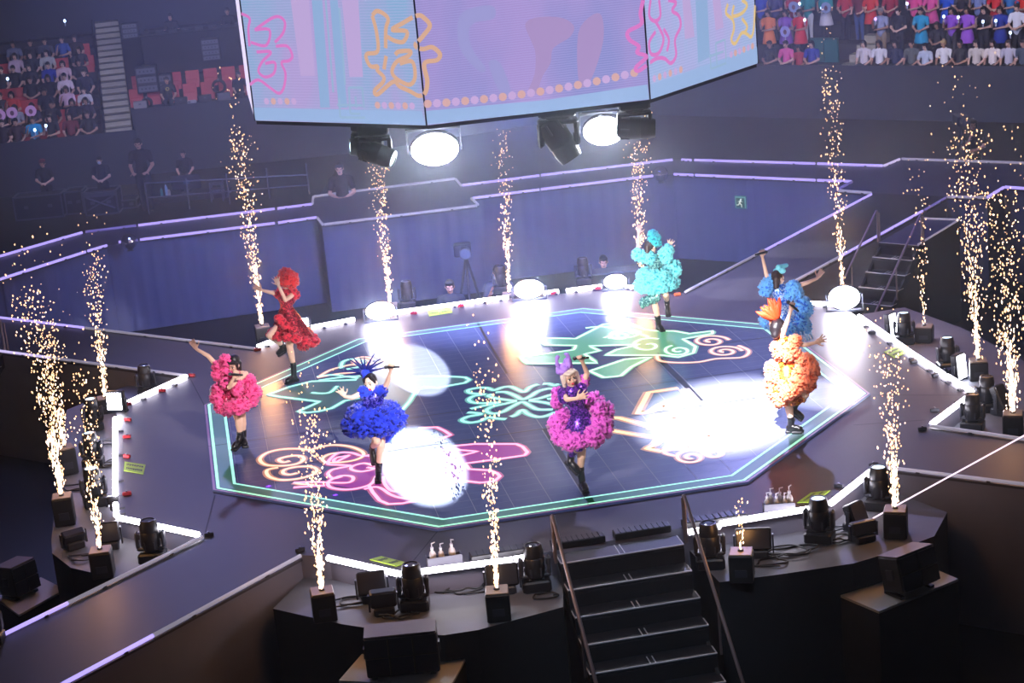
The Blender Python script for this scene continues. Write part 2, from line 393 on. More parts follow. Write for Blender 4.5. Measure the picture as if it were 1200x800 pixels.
# cyan butterfly knot in the centre
o4 = (520, 430); k4 = 7.5
cy = [[(830, 152), (760, 178), (710, 220), (660, 205), (590, 175), (520, 180), (440, 205), (380, 185), (300, 185), (215, 205), (240, 232), (360, 242), (270, 255), (222, 285), (250, 312), (340, 320), (485, 315), (340, 345), (235, 370)],
      [(455, 225), (540, 222), (620, 250), (690, 285), (760, 260), (830, 215), (920, 192), (985, 195)], [(640, 300), (560, 292), (450, 275), (390, 255), (430, 240)], [(640, 300), (560, 320), (430, 350), (375, 385), (430, 412), (520, 395), (600, 350), (690, 310), (760, 345), (830, 375), (960, 375)],
      [(750, 295), (850, 275), (930, 250), (985, 240)], [(750, 298), (860, 310), (950, 330), (1005, 350)], [(590, 440), (640, 420), (690, 380), (740, 415), (820, 440), (900, 432), (985, 398)],
      [(210, 400), (330, 415), (210, 440), (160, 470), (220, 490), (310, 480), (400, 445), (460, 455), (550, 460)], [(870, 150), (930, 150), (970, 165), (1010, 150)], [(910, 285), (980, 275)]]
art('cyan_knot', [sc(o4, k4, l) for l in cy], None, L_cyan, None, .055)
# green character, back right
o5 = (600, 365); k5 = 4.0
g1 = [(140, 140), (160, 125), (300, 128), (390, 82), (430, 60), (540, 52), (620, 85), (680, 92), (760, 92), (830, 105), (940, 92), (940, 105), (800, 130), (860, 165), (850, 195), (780, 215), (700, 205), (560, 205), (440, 205), (490, 180), (600, 155), (360, 162), (410, 185), (340, 200), (400, 242), (70, 245), (40, 215), (150, 200), (290, 180), (300, 160), (160, 158)]
g2 = [(365, 280), (440, 255), (530, 225), (650, 215), (560, 260), (510, 302), (430, 310)]
art('green_character', [['cs']+sc(o5, k5, g1), ['cs']+sc(o5, k5, g2), sc(o5, k5, [(345, 78), (420, 72), (500, 85), (580, 100), (640, 120)]), sc(o5, k5, [(430, 125), (520, 95), (600, 95), (560, 120), (450, 125)]),
    spiral(727, 393.5, 16, 6.5, 1.6, .3), spiral(795, 411, 17, 6.5, 1.6, 2.0), spiral(760, 405, 22, 9, 1.2, 1.0)], [sc(o5, k5, g1), sc(o5, k5, g2)], L_green, F_green, .05)
art('cream_swirl', [spiral(833, 400, 22, 7, 1.7, .2), spiral(849, 412, 21, 6.5, 1.7, .1), sc(o5, k5, [(680, 205), (690, 230), (760, 240), (870, 238), (960, 222), (1080, 215), (1110, 185), (1060, 160)])], None, L_cream, None, .045)
# orange character, front right
o6 = (690, 440); k6 = 1200/210.0
orl = [['s']+sc(o6, k6, [(600, 85), (400, 115), (325, 258), (420, 240), (500, 185), (590, 235), (680, 250), (760, 230)]), ['s']+sc(o6, k6, [(635, 90), (715, 180), (800, 190), (860, 160), (930, 110)]),
       ['s']+sc(o6, k6, [(120, 285), (200, 285), (420, 345), (540, 350), (500, 365), (400, 350)]), ['s']+sc(o6, k6, [(125, 365), (300, 395), (480, 420), (440, 465), (385, 490), (480, 508), (560, 490), (700, 490)]),
       ['s']+sc(o6, k6, [(430, 330), (470, 318), (530, 300), (550, 275), (610, 275), (660, 310), (800, 345), (890, 370), (1000, 380)]), ['s']+sc(o6, k6, [(800, 230), (765, 300), (790, 340)]),
       sc(o6, k6, [(640, 380), (720, 395), (840, 400), (780, 430), (660, 455)])]
art('orange_character', orl, None, L_or, None, .075)
art('cream_swirl', [spiral(810, 536, 21, 9, 1.8, .2), spiral(838, 531, 17, 8, 1.5, .2), sc(o6, k6, [(580, 540), (510, 520), (520, 480), (600, 460), (660, 470)]), sc(o6, k6, [(640, 480), (700, 495), (780, 480)])], None, L_cream, None, .045)
art('violet_flash', [['s', (313.5, 571), (316, 569)], ['s', (391, 581), (395, 579.5)]], None, emis('violet_led', (150, 70, 255), 2.0), None, .04)
# ---------------------------------------------------------------- ledges around the deck
LZ = -0.30
def ledge(name, deck_pts, px):
    P = [at(*p) for p in deck_pts]+[at(p[0], p[1], LZ) for p in px]
    return struct(ngon_solid(name, None, FLOOR_Z, LZ, [M_ledge, M_dark2], pts3=P))
E1, E2 = oc(-.76, -5.9), oc(.70, -5.85)
ledge('ledge_floor_front_left', [(352, 650), (386, 652), (472, 672), (600, 654), (657, 644)], [(660, 711), (560, 738), (520, 744), (480, 743), (400, 731), (320, 713)])
ledge('ledge_floor_front_right', [(806, 617), (835, 612), (970, 590), (1018, 550), (1035, 546)], [(1110, 600), (1095, 628), (1050, 645), (1000, 660), (920, 672), (843, 682)])
ledge('ledge_floor_left', [(150, 430), (220, 441), (137, 480), (139, 604), (237, 628), (150, 670)], [(135, 677), (83, 665), (61, 648), (60, 633), (68, 575), (78, 480)])
ledge('ledge_floor_right', [(1200, 514), (1088, 498), (1138, 460), (1105, 440), (1003, 370)], [(1010, 368), (1060, 360), (1130, 385), (1250, 450), (1260, 530)])
# ---------------------------------------------------------------- LED strips along the edges
M_rail = mat('strip_rail', (52, 50, 58), .5)
def strip(name, a, b, material, label, r=.028, group=None, z=.035):
    p, q = at(*a, z), at(*b, z)
    n_ = Vector()
    if material.name == 'strip_white':
        n_ = Vector((-(q-p).y, (q-p).x, 0)).normalized(); n_ = n_ if n_.dot((p+q)/2) > 0 else -n_
        p += n_*.04; q += n_*.04
    c = (p+q)/2
    t = thing(name, label, 'light strip', (c.x, c.y, 0), 0, group)
    d = (q-p); L = d.length; d.normalize(); o = Vector((c.x, c.y, 0))
    m = MB(); m.cyl(p-o, q-o, r, n=8); m.build('light_tube', material, t, smooth=True)
    w = Vector((-d.y, d.x, 0)); m = MB()
    ang = math.atan2(d.y, d.x); R = Matrix.Rotation(ang, 3, 'Z')
    sh = -n_*.07 if material.name == 'strip_white' else Vector()
    m.box(Vector((0, 0, -.012))+sh, (L, r*2.2, .03), R)
    n = max(2, int(L/.9))
    for i in range(n):
        m.box(d*(L*((i+.5)/n-.5))+sh+Vector((0, 0, .002)), (.05, r*2.4, .05), R)
    m.build('mounting_rail', M_rail, t)
    return t
S_white = emis('strip_white', (246, 240, 255), 16.0, True); S_soft = emis('strip_soft', (214, 200, 255), 1.0)
S_dim = emis('strip_dim', (190, 182, 205), .42, base=(150, 150, 160)); S_violet = emis('strip_violet', (178, 160, 255), 1.3); S_vdim = emis('strip_violet_dim', (128, 112, 215), .55, base=(90, 90, 110))
for a, b, m_, lab in (((304, 406), (332, 396), S_white, 'white light strip behind the red dressed dancer, nearest the rear left walkway'),
                     ((366, 384), (416, 374.5), S_white, 'white light strip on rear deck edge left of the leftmost rear flood light'),
                     ((461, 367), (556, 354), S_white, 'white light strip on rear deck edge with a yellow sheet lying on it'),
                     ((558, 353.5), (596, 348.5), S_white, 'short white light strip on rear edge beside the middle flood light'),
                     ((638, 344), (655, 341.5), S_white, 'stub of white light strip right of the middle rear flood light'),
                     ((664, 341), (706, 336), S_white, 'white light strip between the two right hand rear flood lights'),
                     ((732, 336.5), (746, 338), S_white, 'stub of white light strip by the teal dancer'),
                     ((220, 441), (147, 474), S_white, 'white light strip running from left corner lamp up to the walkway end'),
                     ((138, 490), (138.5, 578), S_white, 'long white light strip down the left edge beside the green sheet'),
                     ((139, 590), (140, 603), S_white, 'short white light strip below the left strobe bar'),
                     ((141, 605), (235, 625), S_white, 'white light strip behind the lone moving head by the front left walkway'),
                     ((387, 652), (471, 671), S_white, 'white light strip in front of the yellow sheet, front left edge'),
                     ((493, 668), (600, 654), S_white, 'white light strip below the tray of three bottles'),
                     ((602, 653.5), (618, 651), S_white, 'short white light strip left of the front stairs'),
                     ((806, 622), (842, 615), S_white, 'short white light strip right of the front stairs'),
                     ((843, 612), (962, 592), S_white, 'white light strip below the tray of six bottles'),
                     ((970, 589), (1017, 552), S_white, 'white light strip rising to the front right corner'),
                     ((948, 356), (974, 357), S_white, 'white light strip behind the light blue dancer'),
                     ((1004, 371), (1060, 410), S_white, 'white light strip on right edge above the green sheet'),
                     ((1061, 411), (1103, 439), S_white, 'white light strip on right edge below the green sheet'),
                     ((1107, 441), (1136, 459), S_white, 'white light strip forming the upper side of the right corner point'),
                     ((1136, 461), (1089, 496), S_white, 'white light strip forming the lower side of the right corner point'),
                     ((298, 408), (100, 384), S_dim, 'dull grey tube on far edge of the rear left walkway'),
                     ((98, 383.7), (-60, 364.6), S_violet, 'lilac tube on far edge of rear left walkway leaving the frame'),
                     ((220, 440), (60, 419), S_dim, 'dull grey tube on near edge of the rear left walkway'),
                     ((58, 418.7), (-60, 403), S_soft, 'lilac tube on near edge of rear left walkway leaving the frame'),
                     ((237, 629), (80, 706), S_dim, 'dull lilac tube on far edge of the front left walkway'),
                     ((79, 706.6), (-30, 760), S_violet, 'violet tube on far edge of front left walkway at the frame edge'),
                     ((352, 651), (180, 744), S_dim, 'dull grey tube on near edge of the front left walkway'),
                     ((179, 744.6), (40, 819), S_violet, 'violet tube on near edge of front left walkway at the frame bottom'),
                     ((1090, 498.5), (1290, 527), S_dim, 'dull grey tube on far edge of the front right walkway'),
                     ((1036, 547), (1290, 578), S_dim, 'dull grey tube on near edge of the front right walkway'),
                     ((803, 342), (896, 293), S_dim, 'dull grey tube on left edge of the rear right walkway'),
                     ((897, 292.6), (1021, 227.5), S_violet, 'violet tube on left edge of the rear right walkway'),
                     ((932, 329), (984, 300.5), S_dim, 'dull tube on right edge of the rear right walkway, lower length'),
                     ((985, 300), (1081, 247), S_violet, 'bright violet tube on right edge of the rear right walkway'),
                     ((1084, 245.5), (1108, 231.5), S_vdim, 'dim violet tube where the rear right walkway meets the outer ring')):
    strip('light_strip', a, b, m_, lab, r=.038 if m_ is S_white else .024)
ringlab = 'outer ring'
for a, b, m_, lab in (((-90, 325), (0, 300), S_violet, ''), ((0, 300), (96, 272.3), S_violet, 'violet tube on far edge of the outer ring, leftmost length'),
                     ((100, 271.5), (160, 264), S_vdim, 'dim violet tube on far ring edge above the left mirror ball'), ((162, 263.8), (322, 244.5), S_violet, 'long bright violet tube on far ring edge behind the left spark fountains'),
                     ((325, 244.2), (365, 239), S_violet, 'short violet tube on far ring edge left of the stepped bay'), ((366, 238.5), (367, 230.5), S_dim, 'tiny grey tube on the left step of the far ring bay'),
                     ((368, 230), (533, 209.2), S_dim, 'grey tube on far edge of the ring bay below the left hanging lamps'), ((534, 210), (540, 217), S_dim, 'tiny grey tube on the right step of the far ring bay'),
                     ((542, 217), (632, 205.5), S_violet, 'violet tube on far ring edge right of the stepped bay'), ((634, 205.2), (788, 187), S_violet, 'long violet tube on far ring edge below the right hanging lamps'),
                     ((799, 187), (810, 187.5), S_violet, 'stub of violet tube on far ring edge at the angle'), ((814, 187.4), (955, 191.5), S_violet, 'violet tube on far ring edge above the exit sign'), ((958, 191.6), (1034, 194), S_violet, 'violet tube on far ring edge near the right fountains'),
                     ((1036, 194), (1054, 186.5), S_soft, 'tiny violet tube on the step of the far right ring edge'), ((1057, 186), (1130, 188.5), S_dim, 'grey tube on far ring edge at the far right'), ((1132, 188.6), (1300, 194), S_dim, 'grey tube on far ring edge leaving the frame on the right'),
                     ((-90, 353), (0, 327), S_violet, ''), ((0, 327), (100, 295), S_violet, 'violet tube on near edge of the outer ring, leftmost length'), ((103, 294), (125, 287.5), S_violet, 'stub of violet tube on near ring edge left of the mirror ball'),
                     ((139, 283.5), (161, 281), S_violet, 'stub of violet tube on near ring edge touching the left mirror ball'), ((164, 280.7), (322, 261.3), S_violet, 'long bright violet tube on near ring edge behind the left spark fountains'), ((326, 260.8), (371, 254.5), S_violet, 'short violet tube on near ring edge left of the stepped bay'),
                     ((372, 255), (378, 263), S_dim, 'tiny grey tube on the left step of the near ring bay'), ((380, 263), (559, 240.7), S_dim, 'grey tube on near edge of the ring bay'), ((560, 239.5), (552.5, 232.5), S_dim, 'tiny grey tube on the right step of the near ring bay'),
                     ((554, 232), (632, 222), S_violet, 'violet tube on near ring edge right of the stepped bay'), ((634, 221.7), (768, 205.5), S_violet, 'long violet tube on near ring edge left of the right mirror ball'),
                     ((790, 204), (812, 205), S_violet, 'stub of violet tube on near ring edge right of the mirror ball'), ((815, 205), (955, 211), S_violet, 'violet tube on near ring edge just above the exit sign'), ((958, 211.1), (998, 212.5), S_violet, 'violet tube on near ring edge ending at the right step'),
                     ((998, 213), (981, 222.5), S_vdim, 'dim violet tube on the step by the rear right walkway'), ((982, 223), (1021, 226), S_dim, 'grey tube beside the top of the rear right walkway'),
                     ((1110, 230.3), (1156, 231.3), S_dim, 'grey tube on ring edge right of the rear right walkway'), ((1157, 231), (1176, 219.5), S_violet, 'violet tube on the slanted step at the far right of the ring'), ((1178, 219), (1290, 227), S_violet, 'violet tube on near ring edge leaving the frame on the right')):
    if lab: strip('ring_light_strip', a, b, m_, lab, r=.03)
# ---------------------------------------------------------------- hanging screen
SA, SB, SY, SZ = 3.409, 1.402, 0.148, 4.768
def so(x, y, z): return Vector((.006+math.cos(SY)*x-math.sin(SY)*y, math.sin(SY)*x+math.cos(SY)*y, z))
so2 = [(-SA, SB), (-SA, -SB), (-SB, -SA), (SB, -SA), (SA, -SB), (SA, SB), (SB, SA), (-SB, SA)]
ZT = 8.2
scr = thing('hanging_screen', 'big octagonal video screen hanging over the stage with neon character graphics', 'video screen', (0, 0, SZ))
O = Vector((0, 0, SZ))
def screen_mat(name, c1, c2, c3, strength, stripe):
    m = bpy.data.materials.new(name); m.use_nodes = True; nt = m.node_tree; b = nt.nodes['Principled BSDF']
    b.inputs['Base Color'].default_value = (.02, .02, .03, 1); b.inputs['Roughness'].default_value = .5
    tc = nt.nodes.new('ShaderNodeTexCoord'); mp = nt.nodes.new('ShaderNodeMapping'); mp.inputs['Scale'].default_value = (1, 1, .35)
    nz = nt.nodes.new('ShaderNodeTexNoise'); nz.inputs['Scale'].default_value = 1.1; nz.inputs['Detail'].default_value = 4
    nt.links.new(tc.outputs['Object'], mp.inputs['Vector']); nt.links.new(mp.outputs['Vector'], nz.inputs['Vector'])
    cr = nt.nodes.new('ShaderNodeValToRGB'); cr.color_ramp.elements[0].position = .36; cr.color_ramp.elements[1].position = .64
    cr.color_ramp.elements[0].color = rgb(*c1); cr.color_ramp.elements[1].color = rgb(*c2)
    nt.links.new(nz.outputs['Fac'], cr.inputs['Fac'])
    wv = nt.nodes.new('ShaderNodeTexWave'); wv.bands_direction = 'Z'; wv.inputs['Scale'].default_value = stripe; wv.inputs['Distortion'].default_value = 1.0; wv.inputs['Detail'].default_value = 1
    nt.links.new(tc.outputs['Object'], wv.inputs['Vector'])
    mx = nt.nodes.new('ShaderNodeMix'); mx.data_type = 'RGBA'; mx.inputs[7].default_value = rgb(*c3)
    ml = nt.nodes.new('ShaderNodeMath'); ml.operation = 'MULTIPLY'; ml.inputs[1].default_value = .3
    nt.links.new(wv.outputs['Fac'], ml.inputs[0]); nt.links.new(ml.outputs[0], mx.inputs[0]); nt.links.new(cr.outputs['Color'], mx.inputs[6])
    nt.links.new(mx.outputs[2], b.inputs['Emission Color']); b.inputs['Emission Strength'].default_value = strength
    return m
SM = {0: emis('screen_side', (232, 222, 255), 1.1), 1: screen_mat('screen_blue', (128, 168, 208), (168, 150, 206), (200, 186, 232), 1.06, 9), 2: screen_mat('screen_lilac', (128, 132, 196), (160, 138, 202), (190, 184, 234), 1.06, 11),
      3: screen_mat('screen_sky', (136, 176, 216), (166, 160, 214), (204, 198, 240), 1.08, 9)}
for i in range(8):
    a, b = so2[i], so2[(i+1) % 8]
    m = MB(); m.add([so(*a, SZ)-O, so(*b, SZ)-O, so(*b, ZT)-O, so(*a, ZT)-O], [(0, 1, 2, 3)])
    m.build('screen_panel', SM.get(i, SM[1]), scr)
m = MB(); M_under = mat('screen_underside', (38, 40, 52), .6)
m.prism([so(x*.995, y*.995, 0) for x, y in so2], -.05, -.004); m.prism([so(x*.99, y*.99, 0) for x, y in so2], ZT-SZ, ZT-SZ+.1)
m.build('underside', M_under, scr)
for x, y in so2[1:5]: m = MB(); m.cyl(so(x, y, 0), so(x, y, ZT-SZ), .012, n=6); m.build('corner_seam', mat('seam_grey', (50, 48, 70), .5), scr)
FN = [None]*8
for i in range(8):
    a, b = so(*so2[i], SZ), so(*so2[(i+1) % 8], SZ); FN[i] = (a, (b-a).cross(Vector((0, 0, 1))).normalized())
def face_of(x, y):
    if x < 299-13.5*(141-y)/141*1.27 and False: return 0
    if x < 485.2+14.8*(y-1.5)/145.4: return 1
    if x < 752.1+9.8*(y+26.8)/143.4: return 2
    return 3
def onscr(x, y, off=.01, fc=None):
    fc = face_of(x, y) if fc is None else fc
    a, n = FN[fc]; d = ray(x, y); t = (a-CAM).dot(n)/d.dot(n); return CAM+d*t+n*off-O, n
def scr_line(name, lines, material, w, off=.012, closed=()):
    m = MB()
    for k, l in enumerate(lines):
        px = smooth_px(l, 6) if len(l) > 2 else [(l[0][0]+(l[1][0]-l[0][0])*t/6, l[0][1]+(l[1][1]-l[0][1])*t/6) for t in range(7)]
        runs = {}; cur = None
        seq = []
        for p in px:
            f = face_of(*p)
            if f != cur: seq.append((f, [])); cur = f
            seq[-1][1].append(p)
        for f, pts in seq:
            if len(pts) < 2: continue
            P = [onscr(x, y, off+.0004*(k % 9), f) for x, y in pts]; n = P[0][1]; vs = []
            for i, (p, _) in enumerate(P):
                d = (P[min(len(P)-1, i+1)][0]-P[max(0, i-1)][0]).normalized(); q = n.cross(d)*(w/2); vs += [p+q, p-q]
            m.add(vs, [(2*i, 2*i+1, 2*i+3, 2*i+2) for i in range(len(P)-1)])
    return m.build(name, material, scr)
def scr_fill(name, polys, material, off=.006):
    for k, pl in enumerate(polys):
        if name == 'video_figure': pl = smooth_px(pl, 4, True)
        m = MB(); cx = sum(p[0] for p in pl)/len(pl); cy_ = sum(p[1] for p in pl)/len(pl); f = face_of(cx, cy_)
        m.add([onscr(x, y, off+.0003*(k % 8), f)[0] for x, y in pl], [tuple(range(len(pl)))])
        m.build(name, material, scr)
qa, ka = (270, 0), 1200/270.0
qb, kb = (520, 0), 1200/370.0
C = lambda l: sc(qa, ka, l)
D = lambda l: sc(qb, kb, l)
scr_fill('graphic_bar', [C([(315, 0), (410, 0), (442, 395), (368, 395)]), C([(582, 0), (668, 0), (692, 400), (622, 400)]), D([(905, 0), (935, 0), (952, 140), (915, 150)]), D([(1020, 0), (1050, 0), (1062, 105), (1032, 115)])], emis('bar_pink', (186, 164, 214), 1.05))
scr_fill('graphic_bar', [C([(425, 0), (480, 0), (520, 560), (470, 560)]), C([(520, 0), (560, 0), (610, 560), (565, 560)]), D([(955, 0), (1000, 0), (1010, 215), (965, 240)])], emis('bar_cyan', (142, 172, 214), 1.05))
scr_fill('bottom_band', [[(297.5, 126), (494, 130), (500, 146.3), (299.5, 140.6)], [(499, 130), (640, 117), (758.5, 99), (761, 116), (640, 131), (500.6, 146)], [(762, 99), (887, 55), (887.6, 73.5), (763, 116)]], emis('band_sky', (150, 178, 222), 1.05), .004)
scr_fill('video_figure', [D([(310, 90), (360, 65), (450, 68), (495, 100), (480, 140), (440, 165), (412, 190), (405, 240), (375, 290), (350, 355), (318, 355), (345, 280), (348, 200), (330, 150)]), D([(510, 130), (560, 60), (600, 60), (605, 160), (560, 300), (515, 320)])], emis('figure_pink', (166, 142, 194), 1.05), .005)
scr_fill('video_figure', [D([(60, 60), (130, 25), (190, 25), (190, 70), (120, 85), (95, 120), (110, 190), (160, 260), (130, 268), (60, 180)]), D([(170, 240), (215, 240), (255, 352), (215, 355)])], emis('figure_lilac', (154, 152, 208), 1.05), .005)
W_ = .055
scr_line('character_outline', [C(l) for l in ([(742, 80), (765, 57), (800, 70), (825, 100), (813, 150), (812, 250)], [(742, 80), (765, 170), (770, 265), (715, 280), (713, 310), (735, 345), (770, 345), (768, 365), (802, 400), (795, 430), (755, 470), (770, 490), (850, 425), (885, 450), (940, 475), (985, 498), (1015, 480), (1025, 420), (1010, 330), (1075, 312), (1090, 280), (1050, 245), (1000, 255), (965, 235), (1000, 190), (1038, 135), (1010, 95), (975, 80), (900, 120), (845, 155), (922, 163), (905, 215), (860, 212), (820, 190)],
     [(862, 285), (880, 268), (940, 265), (930, 290), (870, 320), (845, 370), (870, 410), (935, 440), (965, 400), (950, 320), (885, 330)], [(815, 290), (803, 360)])], emis('char_orange', (222, 176, 150), .95), W_)
scr_line('character_outline', [C(l) for l in ([(60, 70), (103, 95), (97, 150), (103, 240)], [(130, 155), (235, 87), (285, 110), (278, 170), (235, 220)], [(130, 155), (207, 155), (190, 235), (110, 220)], [(240, 240), (300, 240), (326, 290), (308, 315), (270, 325), (290, 380), (283, 450), (258, 485), (215, 460), (150, 415), (105, 440)], [(140, 270), (215, 270), (170, 320), (150, 370), (185, 400), (230, 380), (235, 325), (185, 330)])], emis('char_pink', (224, 126, 206), .95), .04)
scr_line('character_outline', [D(l) for l in ([(757, 0), (747, 50), (750, 90), (700, 120), (705, 150), (740, 175), (735, 200), (770, 215), (730, 255), (742, 268), (800, 225), (835, 222), (860, 240), (880, 210), (876, 150), (897, 100), (890, 60), (865, 40), (880, 10), (850, 0)], [(783, 0), (778, 60), (800, 80), (820, 60), (815, 0)], [(800, 80), (818, 110), (832, 150), (815, 200), (785, 205), (778, 160), (802, 120)], [(832, 110), (852, 150), (845, 195)])], MATS['char_pink'], .05)
scr_line('character_outline', [D(l) for l in ([(1077, 15), (1070, 50), (1095, 75), (1100, 110), (1090, 150), (1105, 165), (1130, 125), (1150, 130), (1165, 140), (1175, 110), (1180, 20)], [(1100, 20), (1095, 60), (1130, 50), (1150, 20), (1130, 0)], [(1130, 70), (1150, 100), (1140, 125)])], emis('char_yellow', (232, 200, 140), .95), .05)
scr_line('fret_pattern', [C(l) for l in ([(570, 510), (575, 610)], [(575, 610), (705, 612)], [(560, 545), (690, 548)], [(620, 455), (628, 590)], [(628, 590), (680, 592)], [(690, 455), (700, 560)], [(620, 455), (690, 455)], [(655, 500), (660, 560)], [(500, 0), (540, 480)], [(570, 40), (600, 440)])] + [D(l) for l in ([(1010, 205), (1012, 262)], [(1012, 262), (1070, 240)], [(1030, 165), (1035, 245)], [(1065, 150), (1070, 225)], [(1030, 165), (1065, 150)], [(1005, 215), (1060, 195)])], emis('fret_cyan', (158, 190, 226), .9), .03)
dots = [(443+8.1*i, 123+.2*i) for i in range(6)]+[(501+11*i, 121.5-(11*i)*.06-(i*i)*.045) for i in range(23)]+[(766+6.2*i, 92-2.1*i) for i in range(6)]+[(856+5*i, 64-2*i) for i in range(6)]+[(313+8*i, 118.5) for i in range(5)]
for par, nm, cc in ((0, 'dot_orange', (214, 170, 170)), (1, 'dot_pink', (200, 170, 220))):
    for i, (x, y) in enumerate(dots):
        if i % 2 != par: continue
        m = MB()
        f = face_of(x, y); p, n = onscr(x, y, .011, f); u, w = basis(n); r = .052 if f == 2 else .045
        m.add([p+u*(r*math.cos(t*math.pi/5))+w*(r*math.sin(t*math.pi/5)) for t in range(10)], [tuple(range(10))]); m.build('bulb_dot', emis(nm, cc, 1.0), scr)
# ---------------------------------------------------------------- lamps
LAMP = emis('lamp_white', (236, 238, 255), 190, True); LAMP2 = emis('lamp_hang', (240, 244, 255), 110, True); LENS_ON = emis('lens_on', (210, 235, 255), 3.0); LENS = mat('lens_glass', (84, 94, 114), .15, spec=.7)
M_body = mat('fixture_body', (30, 30, 36), .38); M_body2 = mat('fixture_trim', (48, 50, 60), .45)
def moving_head(loc, label, yaw=0, tilt=0, hang=False, s=1.0, on=False, pan=0, cat='stage light'):
    t = thing('moving_head_light', label, cat, loc, yaw); k = -1 if hang else 1
    Z = lambda z: k*z*s
    m = MB(); m.box((0, 0, Z(.07)), (.34*s, .26*s, .14*s), bev=.02*s); m.box((0, 0, Z(.15)), (.2*s, .16*s, .03*s), bev=.01*s); m.build('base', M_body, t)
    m = MB()
    m.box((0, .131*s, Z(.08)), (.16*s, .006*s, .05*s)); m.build('control_display', M_body2, t)
    m = MB(); m.box((0, 0, Z(.185)), (.36*s, .13*s, .05*s), bev=.015*s)
    for sx in (-1, 1): m.box((sx*.165*s, 0, Z(.30)), (.045*s, .12*s, .22*s), bev=.015*s); m.cyl((sx*.13*s, 0, Z(.35)), (sx*.19*s, 0, Z(.35)), .05*s, n=12)
    m.build('yoke', M_body2, t)
    R = Matrix.Rotation(pan, 3, 'Z') @ Matrix.Rotation(tilt, 3, 'X'); c = Vector((0, 0, Z(.35)))
    prof = [(.085, -.2), (.112, -.17), (.122, -.05), (.122, .05), (.115, .06), (.12, .12), (.105, .2), (.1, .215), (.085, .216), (.083, .2)]
    m = MB(); m.lathe([(r*s, z*s) for r, z in prof], c, 16, R)
    h = autosmooth(m.build('head', M_body, t), 35)
    m = MB(); m.lathe([(.082*s, .196*s), (.082*s, .204*s), (.05*s, .212*s)], c, 16, R); m.build('lens', LENS_ON if on else LENS, h, smooth=False)
    for q in range(6): a = q*math.pi/3; m = MB(); m.box(c+R @ Vector((.118*s*math.cos(a), .118*s*math.sin(a), -.11*s)), (.02*s, .02*s, .1*s), R); m.build('cooling_rib', M_body2, h)
    return t
def look_yaw(p): return math.atan2(-(CAM.x-p.x), CAM.y-p.y)+math.pi
heads = [((487, 713), 'black moving head light standing in front of the tray of three bottles', 0), ((629, 690), 'black moving head light just left of the front stairs', 0), ((833, 664), 'black moving head light just right of the front stairs', 0),
         ((961, 634), 'black moving head light in front of the green sheet at front right', 1), ((1031, 596), 'black moving head light next to the front right spark machine', 1), ((180, 657), 'lone black moving head light beside front left walkway', 0),
         ((111, 503), 'moving head light behind the bright left corner lamp', 1), ((110, 545), 'moving head light in the middle of the left bay row', 1), ((113, 592), 'moving head light low in the left bay beside sparks', 1),
         ((1060, 402), 'moving head light beside the upper strobe panel of right bay', 1), ((1111, 433), 'moving head light left of the lower strobe panel in right bay', 1), ((1157, 481), 'moving head light lit from behind, near right edge spark box', 0), ((1140, 503), 'dark moving head light in front of the right corner point', 0)]
for (x, y), lab, on in heads:
    p = at(x, y, LZ); moving_head(p, lab, look_yaw(p)+random.uniform(-.3, .3), random.uniform(-.06, .06), s=.98 if y > 560 else .9, on=on)
for (x, y, z), lab in (((478, 366, LZ), 'hazy moving head light behind rear edge right of the left flood light'), ((589, 348, LZ), 'hazy moving head light behind rear edge beside the middle flood light'), ((686, 338, LZ), 'hazy moving head light behind the rear edge near the right flood light'), ((173, 462, LZ), 'hazy moving head light behind the left light strip')):
    p = at(x, y, z)
    if y < 400: p = p+Vector((0, .35, 0))
    moving_head(p, lab, look_yaw(p), s=.9)
ledge_b = [at(375, 380), at(790, 345)]
P = [at(420, 372)+Vector((0, .02, 0)), at(597, 349)+Vector((0, .02, 0)), at(745, 337)+Vector((0, .02, 0)), at(770, 341)]
back = [Vector((p.x, p.y, 0)) for p in P]
struct(ngon_solid('ledge_floor_rear', None, FLOOR_Z, LZ, [M_ledge, M_dark2], pts3=back+[back[3]+Vector((.25, .75, 0)), back[2]+Vector((.1, .9, 0)), back[1]+Vector((0, .9, 0)), back[0]+Vector((-.4, .85, 0))]))
# flood lights (blinders)
def flood(x, y, z, label, w=.5, h=.36, tilt=-.1, hang=False, material=None, yawoff=0, Y=None, rnd=False):
    material = material or LAMP
    p = atY(x, y, Y) if Y is not None else at(x, y, z)
    yaw = look_yaw(p)+yawoff
    t = thing('flood_light', label, 'flood light', p, yaw); R = Matrix.Rotation(tilt, 3, 'X'); k = -1 if hang else 1
    c = Vector((0, 0, k*(h/2+.05)))
    m = MB()
    if rnd: m.ell(c+R @ Vector((0, .06, 0)), (w/2+.02, .07, h/2+.02), 24, 12, R)
    else: m.box(c+R @ Vector((0, .05, 0)), (w+.05, .1, h+.05), R, bev=.015)
    m.build('housing', M_body, t, rnd)
    m = MB()
    if rnd: m.ell(c+R @ Vector((0, -.01, 0)), (w/2, .05, h/2), 24, 12, R)
    else: m.box(c+R @ Vector((0, -.012, 0)), (w, .02, h), R, bev=.008)
    m.build('lamp_face', material, t, rnd)
    m = MB()
    for sx in (-1, 1): m.box((sx*(w/2+.04), .05, k*(h/2+.05)/2+k*.02), (.02, .05, h/2+.09))
    m.box((0, .05, k*.015), (w+.1, .1, .03)); m.build('bracket', M_body2, t)
    return t
flood(447, 377, .0, 'blazing white flood light at the left end of the rear deck edge', .5, .30, rnd=True)
flood(621, 352, .0, 'blazing white flood light in the middle of the rear deck edge', .52, .32, rnd=True)
flood(722, 341, .0, 'blazing white flood light at rear edge left of the teal dancer', .40, .25, rnd=True)
flood(990, 365, .0, 'blazing white flood light at rear right corner by the light blue dancer', .50, .38, rnd=True)
PANEL = emis('panel_white', (240, 240, 255), 30, True)
